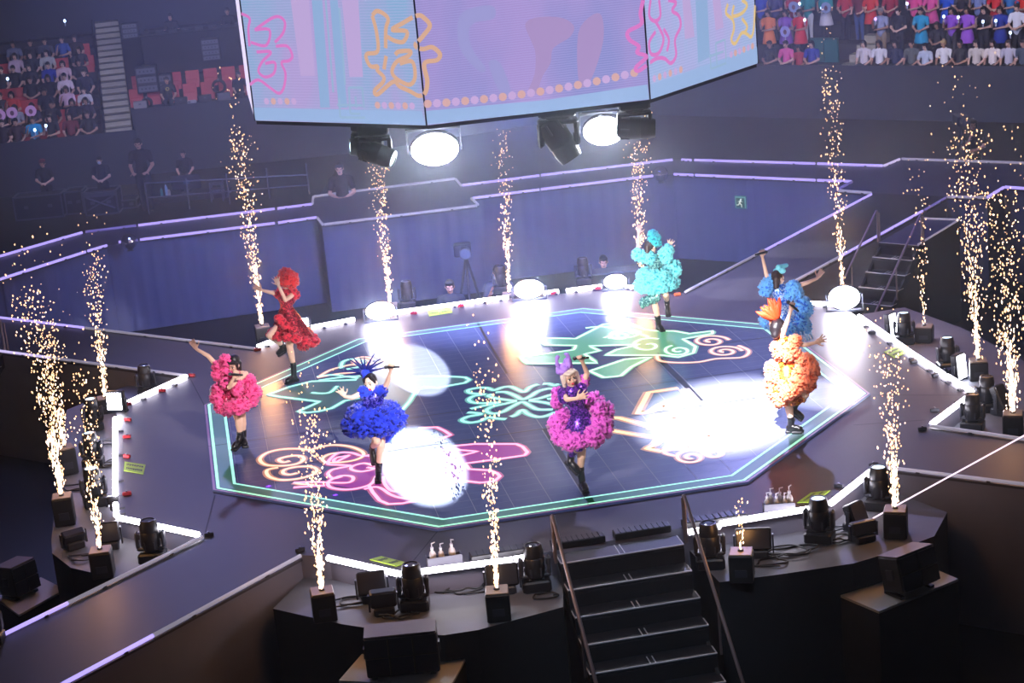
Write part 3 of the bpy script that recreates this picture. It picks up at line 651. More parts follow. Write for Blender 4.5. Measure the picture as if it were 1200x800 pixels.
flood(136, 483, .0, 'square white lamp blazing on the left corner of the deck', .24, .26, material=PANEL, yawoff=-.5)
flood(358, 385, 0, 'small white lamp behind the red dressed dancer', .12, .14, material=PANEL)
flood(1047, 397, LZ, 'upright white strobe panel in the right bay, upper one', .16, .36, material=PANEL, yawoff=1.0)
flood(1127, 446, LZ, 'upright white strobe panel in the right bay, lower one', .2, .34, material=PANEL, yawoff=1.0)
flood(507, 150, 0, 'blazing white flood light hanging under the left part of the screen', .62, .46, hang=True, Y=-1.9, tilt=.25, rnd=True, material=LAMP2)
flood(706, 131, 0, 'blazing white flood light hanging under the right part of the screen', .54, .40, hang=True, Y=-1.9, tilt=.25, rnd=True, material=LAMP2)
# fixtures hung under the screen
def hung(x, y, Y, label, tilt, pan, s, on=True):
    p = atY(x, y, Y); p.z = SZ-.05
    return moving_head(p, label, 0, tilt, True, s, on, pan)
hung(427, 142, -2.2, 'hanging moving head light pointing left, upper of the left pair', math.radians(85), math.radians(-80), 1.05)
hung(437, 150, -2.6, 'hanging moving head light pointing left, lower of the left pair', math.radians(110), math.radians(70), 1.15)
hung(551, 146, -.4, 'small hanging moving head light pointing down below the screen centre', math.radians(180), 0, .8)
hung(652, 128, -2.2, 'large hanging moving head light angled down to the right', math.radians(150), math.radians(75), 1.45)
hung(742, 116, -2.4, 'hanging moving head light pointing right under the screen corner', math.radians(95), math.radians(85), 1.2)
# ---------------------------------------------------------------- sparks
M_sbox = mat('spark_box', (30, 29, 32), .5); M_stop = mat('spark_top', (120, 112, 104), .4)
SPK = bpy.data.materials.new('spark'); SPK.use_nodes = True; _b = SPK.node_tree.nodes['Principled BSDF']
_b.inputs['Base Color'].default_value = (0, 0, 0, 1); _b.inputs['Emission Color'].default_value = (1, .54, .27, 1); _b.inputs['Emission Strength'].default_value = 3.2; SPK.cycles.emission_sampling = 'NONE'
SPK2 = SPK.copy(); SPK2.name = 'spark_core'; SPK2.node_tree.nodes['Principled BSDF'].inputs['Emission Color'].default_value = (1, .68, .48, 1); SPK2.node_tree.nodes['Principled BSDF'].inputs['Emission Strength'].default_value = 4.5
def fountain(base, top, z, n, spread, label, boxlabel, box=True, core=1.0, h=.34, zbase=None, w=.27, topspread=1.0, hot=.5):
    """base/top: pixel of the nozzle and of the highest dense sparks"""
    z += .25; p = at(base[0], base[1], z)
    if box:
        t = thing('spark_machine', boxlabel, 'spark machine', (p.x, p.y, LZ), look_yaw(p)+random.uniform(-.25, .25))
        hh = z-LZ
        m = MB(); m.box((0, 0, hh/2-.01), (w, w, hh-.02), bev=.012); m.build('case', M_sbox, t)
        m = MB(); m.box((0, 0, hh-.012), (w*.94, w*.94, .022), bev=.006); m.build('top_plate', M_stop, t)
        m = MB(); m.cyl((0, 0, hh-.002), (0, 0, hh+.02), .035, .03, 12); m.build('nozzle', M_body2, t)
        m = MB(); m.box((0, -w/2-.004, hh*.35), (w*.5, .008, hh*.25)); m.build('control_display', M_body2, t)
    q = atY(top[0], top[1], p.y); H = q.z-p.z; lean = (q.x-p.x)/max(.1, H)
    m = MB(); rnd = random.Random(int(base[0]*13+base[1]))
    def spark(c, d, L, r):
        u, w_ = basis(d); m.add([c-d*L, c+u*r, c+w_*r, c-u*r, c-w_*r, c+d*L], [(0, 2, 1), (0, 3, 2), (0, 4, 3), (0, 1, 4), (5, 1, 2), (5, 2, 3), (5, 3, 4), (5, 4, 1)])
    for i in range(n):
        v = rnd.random()
        hgt = (v**1.05)*H*(1.0 if rnd.random() < .82 else 1.3)
        f = hgt/H
        sig = spread*(.14+1.0*min(1.25, f)*topspread)
        ax = rnd.gauss(0, 1)*sig*.5; ay = rnd.gauss(0, 1)*sig*.5
        c = Vector((p.x+lean*hgt+ax, p.y+ay, p.z+.02+hgt))
        d = Vector((lean+ax*.5+rnd.gauss(0, .12), ay*.5+rnd.gauss(0, .12), 1)).normalized()
        r = rnd.uniform(.0055, .0125)*(1.0 if f < .7 else .95); L = r*rnd.uniform(1.0, 3.2 if f < .6 else 2.0)
        m.mat(1 if (rnd.random() < (1-f)*hot+.1) else 0); spark(c, d, L, r)
    if core:
        m.mat(1)
        for i in range(int(n*.13*core)):
            f = rnd.random()**1.3*.32; hgt = f*H; sig = .012+.06*f*spread/.2
            c = Vector((p.x+lean*hgt+rnd.gauss(0, sig), p.y+rnd.gauss(0, sig), p.z+.02+hgt)); d = Vector((lean+rnd.gauss(0, .06), rnd.gauss(0, .06), 1)).normalized()
            spark(c, d, rnd.uniform(.025, .055), rnd.uniform(.006, .011))
    o = m.build('spark_fountain', [SPK, SPK2], None, loc=None)
    tag(o, label, 'sparks', None, 'stuff')
    return p, H
FOUNT = []
for args in (((72, 580), (38, 345), -.15, 560, .30, 'dense golden spark fountain at far left, tallest in the left bay', 'spark machine at the outer corner of the left bay', True, 1.2),
             ((75, 523), (52, 380), -.15, 250, .26, 'golden spark fountain rising behind the far left one', 'spark machine farther back in the left bay', True, 1.0),
             ((117, 643), (97, 440), -.2, 250, .2, 'golden spark fountain over the box near the front left walkway', 'spark machine in front of the dark strobe panel, left bay', True, 1.1),
             ((123, 465), (108, 300), -.3, 330, .2, 'golden spark fountain left of the corner lamp', 'spark machine behind the left corner lamp', True, 1.0),
             ((307, 381), (277, 150), -.2, 520, .24, 'golden spark fountain beside the red dressed dancer', 'spark machine behind the red dressed dancer', True, 1.1),
             ((457, 356), (441, 180), -.2, 330, .2, 'golden spark fountain above the leftmost rear flood light', 'spark machine behind the left rear flood light', True, 1.2),
             ((597, 343), (588, 155), -.2, 260, .19, 'golden spark fountain above the middle rear flood light', 'spark machine behind the middle rear flood light', True, 1.0),
             ((752, 334), (747, 150), -.2, 330, .2, 'golden spark fountain behind the teal dancer', 'spark machine behind the teal dancer', True, .4),
             ((988, 345), (972, 80), -.2, 330, .22, 'tall thin spark fountain above the rear right flood light', 'spark machine behind the rear right flood light', True, .8),
             ((1083, 381), (1076, 205), -.3, 110, .2, 'sparse spark fountain in front of the rear right steps', 'spark machine in the far part of the right bay', True, .3),
             ((1146, 421), (1128, 150), -.25, 560, .30, 'dense golden spark fountain at right, left of the two tall ones', 'spark machine behind the lower strobe panel', True, 1.0),
             ((1187, 483), (1172, 225), -.2, 620, .36, 'dense golden spark fountain at the right frame edge', 'spark machine at the right frame edge', True, 1.2),
             ((1049, 595), (1040, 410), -.2, 340, .2, 'golden spark fountain at front right before the stage point', 'spark machine at the front right beside a moving head', True, 1.2),
             ((377, 691), (363, 485), -.2, 390, .2, 'golden spark fountain at front left, left of the stage bottom', 'spark machine at the left end of front ledge', True, 1.2),
             ((582, 690), (569, 430), -.2, 310, .17, 'golden spark fountain rising left of the front stairs', 'spark machine at the front left of the stairs', True, .9),
             ((868, 645), (868, 580), -.2, 34, .1, 'small weak spark spray right of the front stairs', 'spark machine right of the front stairs', True, .5)):
    FOUNT.append(fountain(*args))
# ---------------------------------------------------------------- people
def remesh_mesh(mb, voxel, name, smooth_it=2):
    me = mb.mesh(name+'_raw', [])
    ob = bpy.data.objects.new('tmp', me); COL.objects.link(ob)
    md = ob.modifiers.new('r', 'REMESH'); md.mode = 'VOXEL'; md.voxel_size = voxel; md.use_smooth_shade = True
    if smooth_it:
        ms = ob.modifiers.new('s', 'SMOOTH'); ms.iterations = smooth_it; ms.factor = .5
    dg = bpy.context.evaluated_depsgraph_get(); dg.update()
    out = bpy.data.meshes.new_from_object(ob.evaluated_get(dg)); out.name = name
    bpy.data.objects.remove(ob); bpy.data.meshes.remove(me)
    if name.startswith('body'):       # drop stray specks so the body stays one surface
        bm = bmesh.new(); bm.from_mesh(out); bm.verts.ensure_lookup_table(); seen = set(); isl = []
        for v in bm.verts:
            if v.index in seen: continue
            st = [v]; seen.add(v.index); cur = []
            while st:
                q = st.pop(); cur.append(q)
                for ed in q.link_edges:
                    w_ = ed.other_vert(q)
                    if w_.index not in seen: seen.add(w_.index); st.append(w_)
            isl.append(cur)
        isl.sort(key=len)
        for cur in isl[:-1]: bmesh.ops.delete(bm, geom=cur, context='VERTS')
        bm.to_mesh(out); bm.free()
    out.polygons.foreach_set('use_smooth', [True]*len(out.polygons)); return out
def from_mesh(name, me, mats, parent=None, loc=None):
    me.materials.clear()
    for m in (mats if isinstance(mats, (list, tuple)) else [mats]): me.materials.append(m)
    o = bpy.data.objects.new(name, me); COL.objects.link(o)
    if parent: o.parent = parent
    if loc is not None: o.location = loc
    return o
def frame(d, side):
    d = d.normalized(); n = side.cross(d)
    if n.length < 1e-5: n = basis(d)[0]
    n.normalize(); s = d.cross(n).normalized(); return d, s, n      # along, across, normal
def hand(m, w, h, palm_n, spread=.25, curl=.35, thumb=1, s=1.0):
    """w wrist, h knuckle direction point, palm_n the way the palm faces, thumb=+1/-1 side"""
    d = (h-w).normalized(); s_ = d.cross(palm_n).normalized(); n = s_.cross(d).normalized()
    if n.dot(palm_n) < 0: n = -n
    R = Matrix((s_, d, n)).transposed()
    m.caps(w, w+d*.03*s, .024*s, .028*s)
    m.ell(w+d*.055*s, (.040*s, .048*s, .017*s), 10, 8, R)
    for k, L in enumerate((.066, .076, .071, .055)):
        off = (k-1.5)*.021*s*-thumb; a = (k-1.5)*spread*-thumb
        b = w+d*.092*s+s_*off; dd = (d*math.cos(a)+s_*math.sin(a)).normalized()
        c1 = curl*.6; p1 = b+(dd*math.cos(c1)+n*math.sin(c1))*L*.5*s
        c2 = curl*1.7; p2 = p1+(dd*math.cos(c2)+n*math.sin(c2))*L*.5*s
        m.caps(w+d*.06*s+s_*off*.8, b, .0105*s, .0105*s, 8); m.caps(b, p1, .0105*s, .0095*s, 8); m.caps(p1, p2, .0095*s, .008*s, 8)
    b = w+d*.035*s+s_*(.036*s*thumb)*1.0; t1 = b+(d*.55+s_*.8*thumb+n*.25*curl).normalized()*.038*s; t2 = t1+(d*.8+s_*.5*thumb+n*.6*curl).normalized()*.034*s
    m.caps(w+d*.025*s+s_*.015*thumb*s, b, .014*s, .013*s, 8); m.caps(b, t1, .012*s, .011*s, 8); m.caps(t1, t2, .011*s, .009*s, 8)
def head_shape(m, c, f, up, s=1.0):
    f = f.normalized(); r = f.cross(up).normalized(); up = r.cross(f).normalized()
    R = Matrix((r, f, up)).transposed()
    P = lambda x, y, z: c+(r*x+f*y+up*z)*s
    m.ell(P(0, -.01, .022), (.076*s, .092*s, .095*s), 16, 12, R)
    m.ell(P(0, .022, -.045), (.058*s, .062*s, .072*s), 14, 10, R)
    m.ell(P(0, .045, -.094), (.026*s, .026*s, .024*s), 10, 8, R)
    m.caps(P(0, .088, .0), P(0, .104, -.034), .008*s, .013*s, 8)
    for sx in (-1, 1):
        m.ell(P(sx*.079, -.005, -.012), (.012*s, .022*s, .032*s), 8, 6, R); m.ell(P(sx*.04, .06, -.035), (.026*s, .024*s, .026*s), 8, 6, R)
        m.ell(P(sx*.033, .074, .022), (.03*s, .014*s, .012*s), 8, 6, R)
    return P, R
def face_parts(P, R, parent, s=1.0, lip=(205, 60, 80), openmouth=0.0):
    m = MB()
    for sx in (-1, 1): m.ell(P(sx*.033, .081, -.002), (.0165*s, .009*s, .0095*s), 10, 6, R)
    m.build('eye_white', mat('eye_white', (235, 232, 232), .3), parent, True)
    m = MB()
    for sx in (-1, 1): m.ell(P(sx*.033, .0865, -.002), (.0095*s, .006*s, .0095*s), 10, 6, R); m.caps(P(sx*.016, .087, .010), P(sx*.05, .079, .009), .0035*s, .003*s, 6)
    m.build('eye', mat('eye_dark', (26, 16, 14), .2), parent, True)
    m = MB()
    for sx in (-1, 1): m.caps(P(sx*.014, .092, .032), P(sx*.05, .078, .036), .0045*s, .003*s, 6)
    m.build('eyebrow', mat('brow', (60, 40, 34), .7), parent, True)
    m = MB(); m.ell(P(0, .081, -.066), (.023*s, .012*s, (.008+.012*openmouth)*s), 10, 6, R); m.build('mouth', mat('lips', lip, .4), parent, True)
SKIN = mat('skin', (238, 196, 172), .5, noise_amt=.05, nscale=8); SKIN_D = mat('skin_medium', (206, 160, 138), .55)
M_hairk = mat('hair_black', (26, 20, 24), .38); M_hairb = mat('hair_blonde', (232, 214, 200), .45); M_hairbr = mat('hair_brown', (52, 36, 32), .45)
M_boot = mat('boot_black', (20, 19, 23), .28, spec=.6); M_sole = mat('boot_sole', (34, 33, 38), .5)
_ico = {}
def ico(sub):
    if sub not in _ico:
        bm = bmesh.new(); bmesh.ops.create_icosphere(bm, subdivisions=sub, radius=1)
        _ico[sub] = ([v.co.copy() for v in bm.verts], [tuple(v.index for v in f.verts) for f in bm.faces]); bm.free()
    return _ico[sub]
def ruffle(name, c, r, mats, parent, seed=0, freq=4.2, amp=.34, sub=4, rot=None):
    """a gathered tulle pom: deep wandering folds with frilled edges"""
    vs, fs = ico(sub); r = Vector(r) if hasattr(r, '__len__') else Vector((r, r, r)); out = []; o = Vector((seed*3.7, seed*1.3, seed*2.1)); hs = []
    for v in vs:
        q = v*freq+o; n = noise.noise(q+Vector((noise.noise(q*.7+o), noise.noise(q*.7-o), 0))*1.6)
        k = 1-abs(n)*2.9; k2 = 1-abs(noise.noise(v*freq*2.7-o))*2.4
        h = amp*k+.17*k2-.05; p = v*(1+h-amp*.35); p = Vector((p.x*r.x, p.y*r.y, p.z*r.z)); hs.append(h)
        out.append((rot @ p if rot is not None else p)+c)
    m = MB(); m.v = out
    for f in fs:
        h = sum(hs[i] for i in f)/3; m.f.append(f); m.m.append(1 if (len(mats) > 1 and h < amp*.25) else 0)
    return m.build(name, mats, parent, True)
def sequin(name, c1, c2):
    if name in MATS: return MATS[name]
    m = bpy.data.materials.new(name); m.use_nodes = True; nt = m.node_tree; b = nt.nodes['Principled BSDF']
    tc = nt.nodes.new('ShaderNodeTexCoord'); vo = nt.nodes.new('ShaderNodeTexVoronoi'); vo.inputs['Scale'].default_value = 55
    nt.links.new(tc.outputs['Object'], vo.inputs['Vector'])
    cr = nt.nodes.new('ShaderNodeValToRGB'); cr.color_ramp.elements[0].color = rgb(*c1); cr.color_ramp.elements[1].color = rgb(*c2); cr.color_ramp.elements[0].position = .35; cr.color_ramp.elements[1].position = .8
    sp = nt.nodes.new('ShaderNodeSeparateColor'); nt.links.new(vo.outputs['Color'], sp.inputs['Color']); nt.links.new(sp.outputs['Red'], cr.inputs['Fac']); nt.links.new(cr.outputs['Color'], b.inputs['Base Color'])
    b.inputs['Metallic'].default_value = .55; b.inputs['Roughness'].default_value = .28
    nm = nt.nodes.new('ShaderNodeBump'); nm.inputs['Strength'].default_value = .6; nm.inputs['Distance'].default_value = .01; nt.links.new(sp.outputs['Green'], nm.inputs['Height']); nt.links.new(nm.outputs['Normal'], b.inputs['Normal'])
    MATS[name] = m; return m
def boot(J, a, k, foot, toe, parent, name='boot', col=None):
    """a ankle, k knee, foot = sole contact under the ankle, toe = unit direction"""
    m = MB(); up = (k-a).normalized(); toe = (toe-up*toe.dot(up)).normalized(); s_ = toe.cross(up).normalized(); R = Matrix((s_, toe, up)).transposed()
    m.caps(a+up*.03, a+up*.0, .053, .050); m.caps(a+up*.0, foot+up*.06, .05, .045)
    m.ell(foot+up*.075+toe*.055, (.046, .095, .048), 12, 8, R); m.ell(foot+up*.066+toe*.11, (.046, .056, .040), 12, 8, R); m.ell(foot+up*.07-toe*.02, (.043, .05, .05), 12, 8, R)
    me = remesh_mesh(m, .009, name, 1); o = from_mesh(name, me, col or M_boot, parent)
    m = MB(); m.box(foot+up*.022+toe*.085, (.095, .17, .044), R, bev=.015); m.build('sole', M_sole, o); m = MB(); m.box(foot+up*.024-toe*.035, (.082, .08, .05), R, bev=.012); m.build('heel', M_sole, o)
    for q in range(1): m = MB(); m.box(a+up*(.0+.045*q)+toe*.052, (.05, .012, .014), R); m.build('buckle_strap', M_sole, o)
    return o
def performer(name, label, base, J, face, hands, hairf, costume, skin=SKIN, lean_up=None):
    """J: dict joint -> (px, py, depth offset); base: pixel of the planted foot"""
    b = at(base[0], base[1], .034); Y0 = b.y
    t = thing('person', label, 'performer', (b.x, b.y, .034)); o = Vector((b.x, b.y, .034))
    G = {k: atY(v[0], v[1], Y0+v[2])-o for k, v in J.items()}
    g = G.get; f = Vector(face).normalized()
    up = (g('head')-g('neck')).normalized()
    m = MB()
    cu = (g('neck')-g('chest')).normalized(); sl = (g('shR')-g('shL')).normalized(); fr = sl.cross(cu).normalized()
    R = Matrix((sl, fr, cu)).transposed()
    m.ell(g('chest'), (.135, .092, .15), 14, 10, R); m.caps(g('shL')*.85+g('chest')*.15, g('shR')*.85+g('chest')*.15, .05, .05)
    m.caps(g('chest'), g('waist'), .098, .082, 12); m.caps(g('waist'), g('pelvis'), .088, .115, 12)
    m.caps(g('chest')+cu*.08, g('neck'), .075, .045); m.caps(g('neck'), g('head')-up*.03, .044, .044)
    for S in 'LR':
        m.caps(g('sh'+S), g('el'+S), .043, .034); m.caps(g('el'+S), g('wr'+S), .034, .023)
        h = hands[S]; hp = g('ha'+S); hand(m, g('wr'+S), hp, Vector(h.get('n', (0, -1, 0))), h.get('spread', .22), h.get('curl', .25), h.get('thumb', 1), 1.0)
        m.caps(g('hip'+S), g('kn'+S), .078, .054, 12); m.caps(g('kn'+S), g('kn'+S)*.65+g('an'+S)*.35, .053, .056, 12); m.caps(g('kn'+S)*.65+g('an'+S)*.35, g('an'+S), .054, .036, 12)
        m.caps(g('pelvis'), g('hip'+S), .1, .085)
        m.caps(g('an'+S), g('ft'+S)+(g('an'+S)-g('ft'+S)).normalized()*.06, .034, .03)
    P, HR = head_shape(m, g('head'), f, up)
    body = from_mesh('body', remesh_mesh(m, .0085, 'body', 2), skin, t)
    face_parts(P, HR, body, openmouth=.6)
    for S in 'LR':
        toe = Vector(J.get('toe'+S, (0, -1, 0)) if False else costume.get('toe'+S, (0, -1, -.1)))
        boot(J, g('an'+S), g('kn'+S), g('ft'+S), toe, t)
    hairf(P, t, g, HR)
    costume['f'](t, g, P, R)
    return t, o, G
def bodice(t, g, R, m1, r=1.0, low=True):
    m = MB(); m.ell(g('chest'), (.142*r, .102*r, .152), 14, 10, R); m.caps(g('chest'), g('waist'), .108*r, .092*r, 12); m.caps(g('waist'), g('pelvis'), .095, .125, 12)
    cu = (g('neck')-g('chest')).normalized(); m.caps(g('chest')+cu*.06, g('chest')*.35+g('neck')*.65, .085, .06)
    return from_mesh('bodice', remesh_mesh(m, .011, 'bodice', 2), m1, t)
def blob_hair(name, parts, m_, t, vox=.011):
    m = MB()
    for q in parts:
        if q[0] == 'e': m.ell(q[1], q[2], 12, 8, q[3] if len(q) > 3 else None)
        else: m.caps(q[1], q[2], q[3], q[4])
    return from_mesh(name, remesh_mesh(m, vox, name, 1), m_, t)
def cap_hair(P, HR, back=.0, fringe=True):
    q = [('e', P(0, -.022, .034), (.088, .096, .098), HR)]
    if fringe: q += [('c', P(-.06, .05, .075), P(.02, .082, .066), .024, .022), ('c', P(.06, .05, .075), P(.02, .082, .066), .024, .022), ('c', P(-.075, .035, .06), P(-.083, .025, -.06), .02, .014), ('c', P(.075, .035, .06), P(.083, .025, -.06), .02, .014)]
    return q
def skirt(t, g, c, rx, ry, rz, n, pr_, mats, seed, rows=((0, 1.0, 1.0),), core=None, amp=.34, sub=4):
    """ring of ruffle poms round a puffed underskirt; c centre"""
    if core:
        m = MB(); m.ell(c+Vector((0, 0, rz*.1)), (rx*.86, ry*.86, rz*.8), 20, 12); m.build('underskirt', core, t, True)
    k = 0
    for dz, kr, ks in rows:
        for i in range(n):
            a = 2*math.pi*(i+.5*(k % 2))/n
            p = c+Vector((rx*kr*.72*math.cos(a), ry*kr*.72*math.sin(a), dz*rz+noise.noise(Vector((i, seed, k)))*.03))
            s = pr_*ks*(1+.18*noise.noise(Vector((seed, i*1.7, k*2.3))))
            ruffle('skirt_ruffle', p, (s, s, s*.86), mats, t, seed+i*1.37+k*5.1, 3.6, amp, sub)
        k += 1
def mic(p, d, label, dark=(22, 22, 26)):
    p = Vector(p); d = Vector(d).normalized(); t = thing('microphone', label, 'microphone', p)
    m = MB(); m.tube([d*-.11, d*-.10, d*.04, d*.05], [.011, .014, .019, .017], 10); m.build('handle', mat('mic_body', dark, .35), t, True)
    m = MB(); m.ell(d*.07, .026, 12, 8); m.build('grille', mat('mic_grille', (70, 72, 78), .4, metal=.7), t, True)
    return t
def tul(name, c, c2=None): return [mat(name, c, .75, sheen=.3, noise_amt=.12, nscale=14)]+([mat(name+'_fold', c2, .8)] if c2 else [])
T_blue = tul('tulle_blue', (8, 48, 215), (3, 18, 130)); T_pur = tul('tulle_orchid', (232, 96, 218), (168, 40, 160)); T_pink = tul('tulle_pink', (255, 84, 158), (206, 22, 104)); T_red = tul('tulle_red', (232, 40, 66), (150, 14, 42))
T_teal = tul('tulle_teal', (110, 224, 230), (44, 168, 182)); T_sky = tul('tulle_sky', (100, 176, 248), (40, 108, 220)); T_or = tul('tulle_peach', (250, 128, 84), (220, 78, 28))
dn = Vector((0, 0, -1)); V = Vector
# ---- royal blue
def hair_blue(P, t, g, HR):
    blob_hair('hair', cap_hair(P, HR, fringe=False)+[('e', P(.05, -.07, .09), (.06, .06, .055)), ('c', P(-.06, .045, .075), P(-.08, .02, 0), .022, .012), ('c', P(.06, .045, .075), P(.08, .02, 0), .022, .012)], M_hairk, t)
    m = MB(); c = P(.055, -.06, .14); rnd = random.Random(3)
    for i in range(11):
        a = -1.5+3.0*i/10+rnd.uniform(-.1, .1); L = rnd.uniform(.16, .3)
        d = (HR.col[0]*math.sin(a)+HR.col[2]*math.cos(a)+HR.col[1]*rnd.uniform(-.3, .3)).normalized(); bend = HR.col[0]*math.sin(a)*.05
        m.tube([c-d*.03, c+d*L*.4, c+d*L*.8+bend, c+d*L+bend*1.6], [.012, .016, .008, .002], 6)
    m.build('feather_headpiece', mat('feather_navy', (18, 28, 110), .5), t, True)
    ruffle('headpiece_knot', P(.06, -.06, .11), .07, T_blue, t, 5, 3, .3, 3)
def cos_blue(t, g, P, R):
    bodice(t, g, R, sequin('sequin_blue', (16, 24, 150), (120, 110, 240)))
    for S, sd in (('L', 1), ('R', 2)):
        for i in range(3):
            q = g('sh'+S).lerp(g('neck'), .12+.22*i); ruffle('collar_ruffle', q+V((0, -.02, .015)), .078-.008*i, T_blue, t, sd*7+i, 3.4, .4, 3)
    c = g('pelvis')+V((0, 0, .03))
    skirt(t, g, c, .37, .30, .22, 9, .155, T_blue, 3, ((-.25, 1.0, 1.0), (.25, .82, .9)), mat('under_blue', (8, 30, 160), .7))
    ruffle('skirt_train', g('hipR')+V((.1, .1, -.12)), (.1, .1, .14), T_blue, t, 31, 3, .4, 3)
JB = dict(head=(434.5, 448.5, 0), neck=(438, 458.5, .0), chest=(437.5, 468, 0), waist=(437, 480, .02), pelvis=(438.5, 492, .04), shL=(425, 460.5, 0), shR=(448.5, 459, 0), elL=(412, 466, -.12), wrL=(404, 464.5, -.25), haL=(400, 459, -.28),
          elR=(454, 448, .0), wrR=(457.6, 435, -.02), haR=(458.6, 429, -.03), hipL=(434, 498, .02), hipR=(444, 499, .04), knL=(441.5, 517, -.28), anL=(437, 523, .12), ftL=(436.5, 531, .16), knR=(447, 522, -.04), anR=(443.8, 546, 0), ftR=(443, 561.5, 0))
pb = performer('blue', 'performer in royal blue ruffled dress and dark feather headpiece, one knee raised, arm up', (443, 562), JB, (-.35, -.95, -.05),
               dict(L=dict(n=(0, -1, .1), spread=.3, curl=.1, thumb=1), R=dict(n=(-.3, -1, 0), curl=1.25, spread=.05, thumb=-1)), hair_blue, dict(f=cos_blue, toeL=(.1, -.4, -.9), toeR=(0.05, -1, 0)))
# ---- purple
def hair_purple(P, t, g, HR):
    blob_hair('hair', cap_hair(P, HR)+[('c', P(-.085, -.02, .02), P(-.115, -.0, -.17), .045, .035), ('c', P(-.06, -.07, .02), P(-.09, -.06, -.2), .06, .04), ('c', P(.08, -.03, .02), P(.085, -.02, -.12), .035, .022), ('c', P(0, -.08, .02), P(-.03, -.09, -.18), .06, .05)], M_hairb, t)
    m = MB(); c = P(.03, -.03, .12); pts = []
    for i in range(15):
        a = -2.6+5.2*i/14; pts.append(c+HR.col[0]*(.085*math.sin(a))+HR.col[2]*(.10-.10*math.cos(a))+V((0, .01*math.sin(i), 0)))
    m.tube(pts, [.016+.012*abs(math.sin(i*1.3)) for i in range(15)], 8); m.build('tulle_loop', mat('tulle_lilac', (186, 140, 245), .7), t, True)
    ruffle('headpiece_ruffle', P(.05, -.03, .11), (.08, .06, .07), [mat('tulle_lilac', (186, 140, 245), .7)], t, 2, 3, .45, 3)
    ruffle('headpiece_ruffle', P(-.02, -.03, .15), (.05, .05, .09), [mat('tulle_lilac', (186, 140, 245), .7)], t, 4, 3, .45, 3)
def cos_purple(t, g, P, R):
    bodice(t, g, R, sequin('sequin_purple', (44, 14, 120), (150, 70, 220)))
    m = MB(); m.caps(g('shL'), g('shL').lerp(g('elL'), .45)+V((-.02, 0, -.03)), .085, .07); m.ell(g('shR'), .075)
    from_mesh('sleeve', remesh_mesh(m, .012, 'sleeve', 2), MATS['sequin_purple'], t)
    for i, q in enumerate((g('shL')+V((-.07, .04, .0)), g('shL')+V((-.085, .03, -.12)), g('shR')+V((.03, .05, .06)))): ruffle('sleeve_ruffle', q, .075, T_pur, t, 11+i, 3.4, .45, 3)
    m = MB(); c = g('waist'); m.lathe([(.10, .02), (.17, -.10), (.23, -.22), (.23, -.30), (.18, -.33)], c, 20); from_mesh('overskirt', m.mesh('overskirt', [], True), MATS['sequin_purple'], t)
    c = g('pelvis')+V((0, .02, .07))
    for i, (x, y, z, s) in enumerate(((-.27, .0, -.10, .13), (-.25, -.10, -.19, .125), (-.16, -.2, -.24, .12), (-.05, -.24, -.25, .105), (.14, -.22, -.21, .125), (.25, -.12, -.13, .14), (.28, .0, .02, .14), (.2, .06, .14, .12), (.24, -.1, .1, .1), (-.22, .12, -.12, .13), (0, .24, -.16, .14), (.2, .2, -.1, .14), (-.2, -.02, .02, .1), (-.29, -.03, -.03, .09))):
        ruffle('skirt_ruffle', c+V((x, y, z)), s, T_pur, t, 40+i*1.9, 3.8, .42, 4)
    m = MB(); m.caps(g('knL'), g('anL'), .058, .05); m.ell(g('knL')+V((0, 0, -.02)), .06); from_mesh('legging', remesh_mesh(m, .012, 'legging', 1), MATS['sequin_purple'], t)
JP = dict(head=(667.5, 441.5, 0), neck=(670.5, 453.5, 0), chest=(672.5, 463, 0), waist=(678, 480, .0), pelvis=(680, 494, 0), shL=(660, 461, -.02), shR=(682, 454, .02), elL=(664.5, 468, -.2), wrL=(675, 467, -.3), haL=(680, 465, -.3),
          elR=(688, 437, .05), wrR=(682.5, 424, -.02), haR=(680, 419, -.04), hipL=(686, 500, .0), hipR=(676, 501, .03), knL=(679, 522, -.25), anL=(669, 533, .0), ftL=(667.5, 545, .02), knR=(682, 527, -.04), anR=(680, 551, 0), ftR=(682.5, 572.5, 0))
pp = performer('purple', 'blonde performer in purple sequins and orchid pink ruffles, hand on chest, microphone overhead', (683, 573), JP, (.30, -.95, -.05),
               dict(L=dict(n=(0, 1, -.2), spread=.32, curl=.05, thumb=1), R=dict(n=(-.3, -1, 0), curl=1.25, spread=.05, thumb=1)), hair_purple, dict(f=cos_purple, toeL=(.7, -.6, -.4), toeR=(.25, -1, 0)))
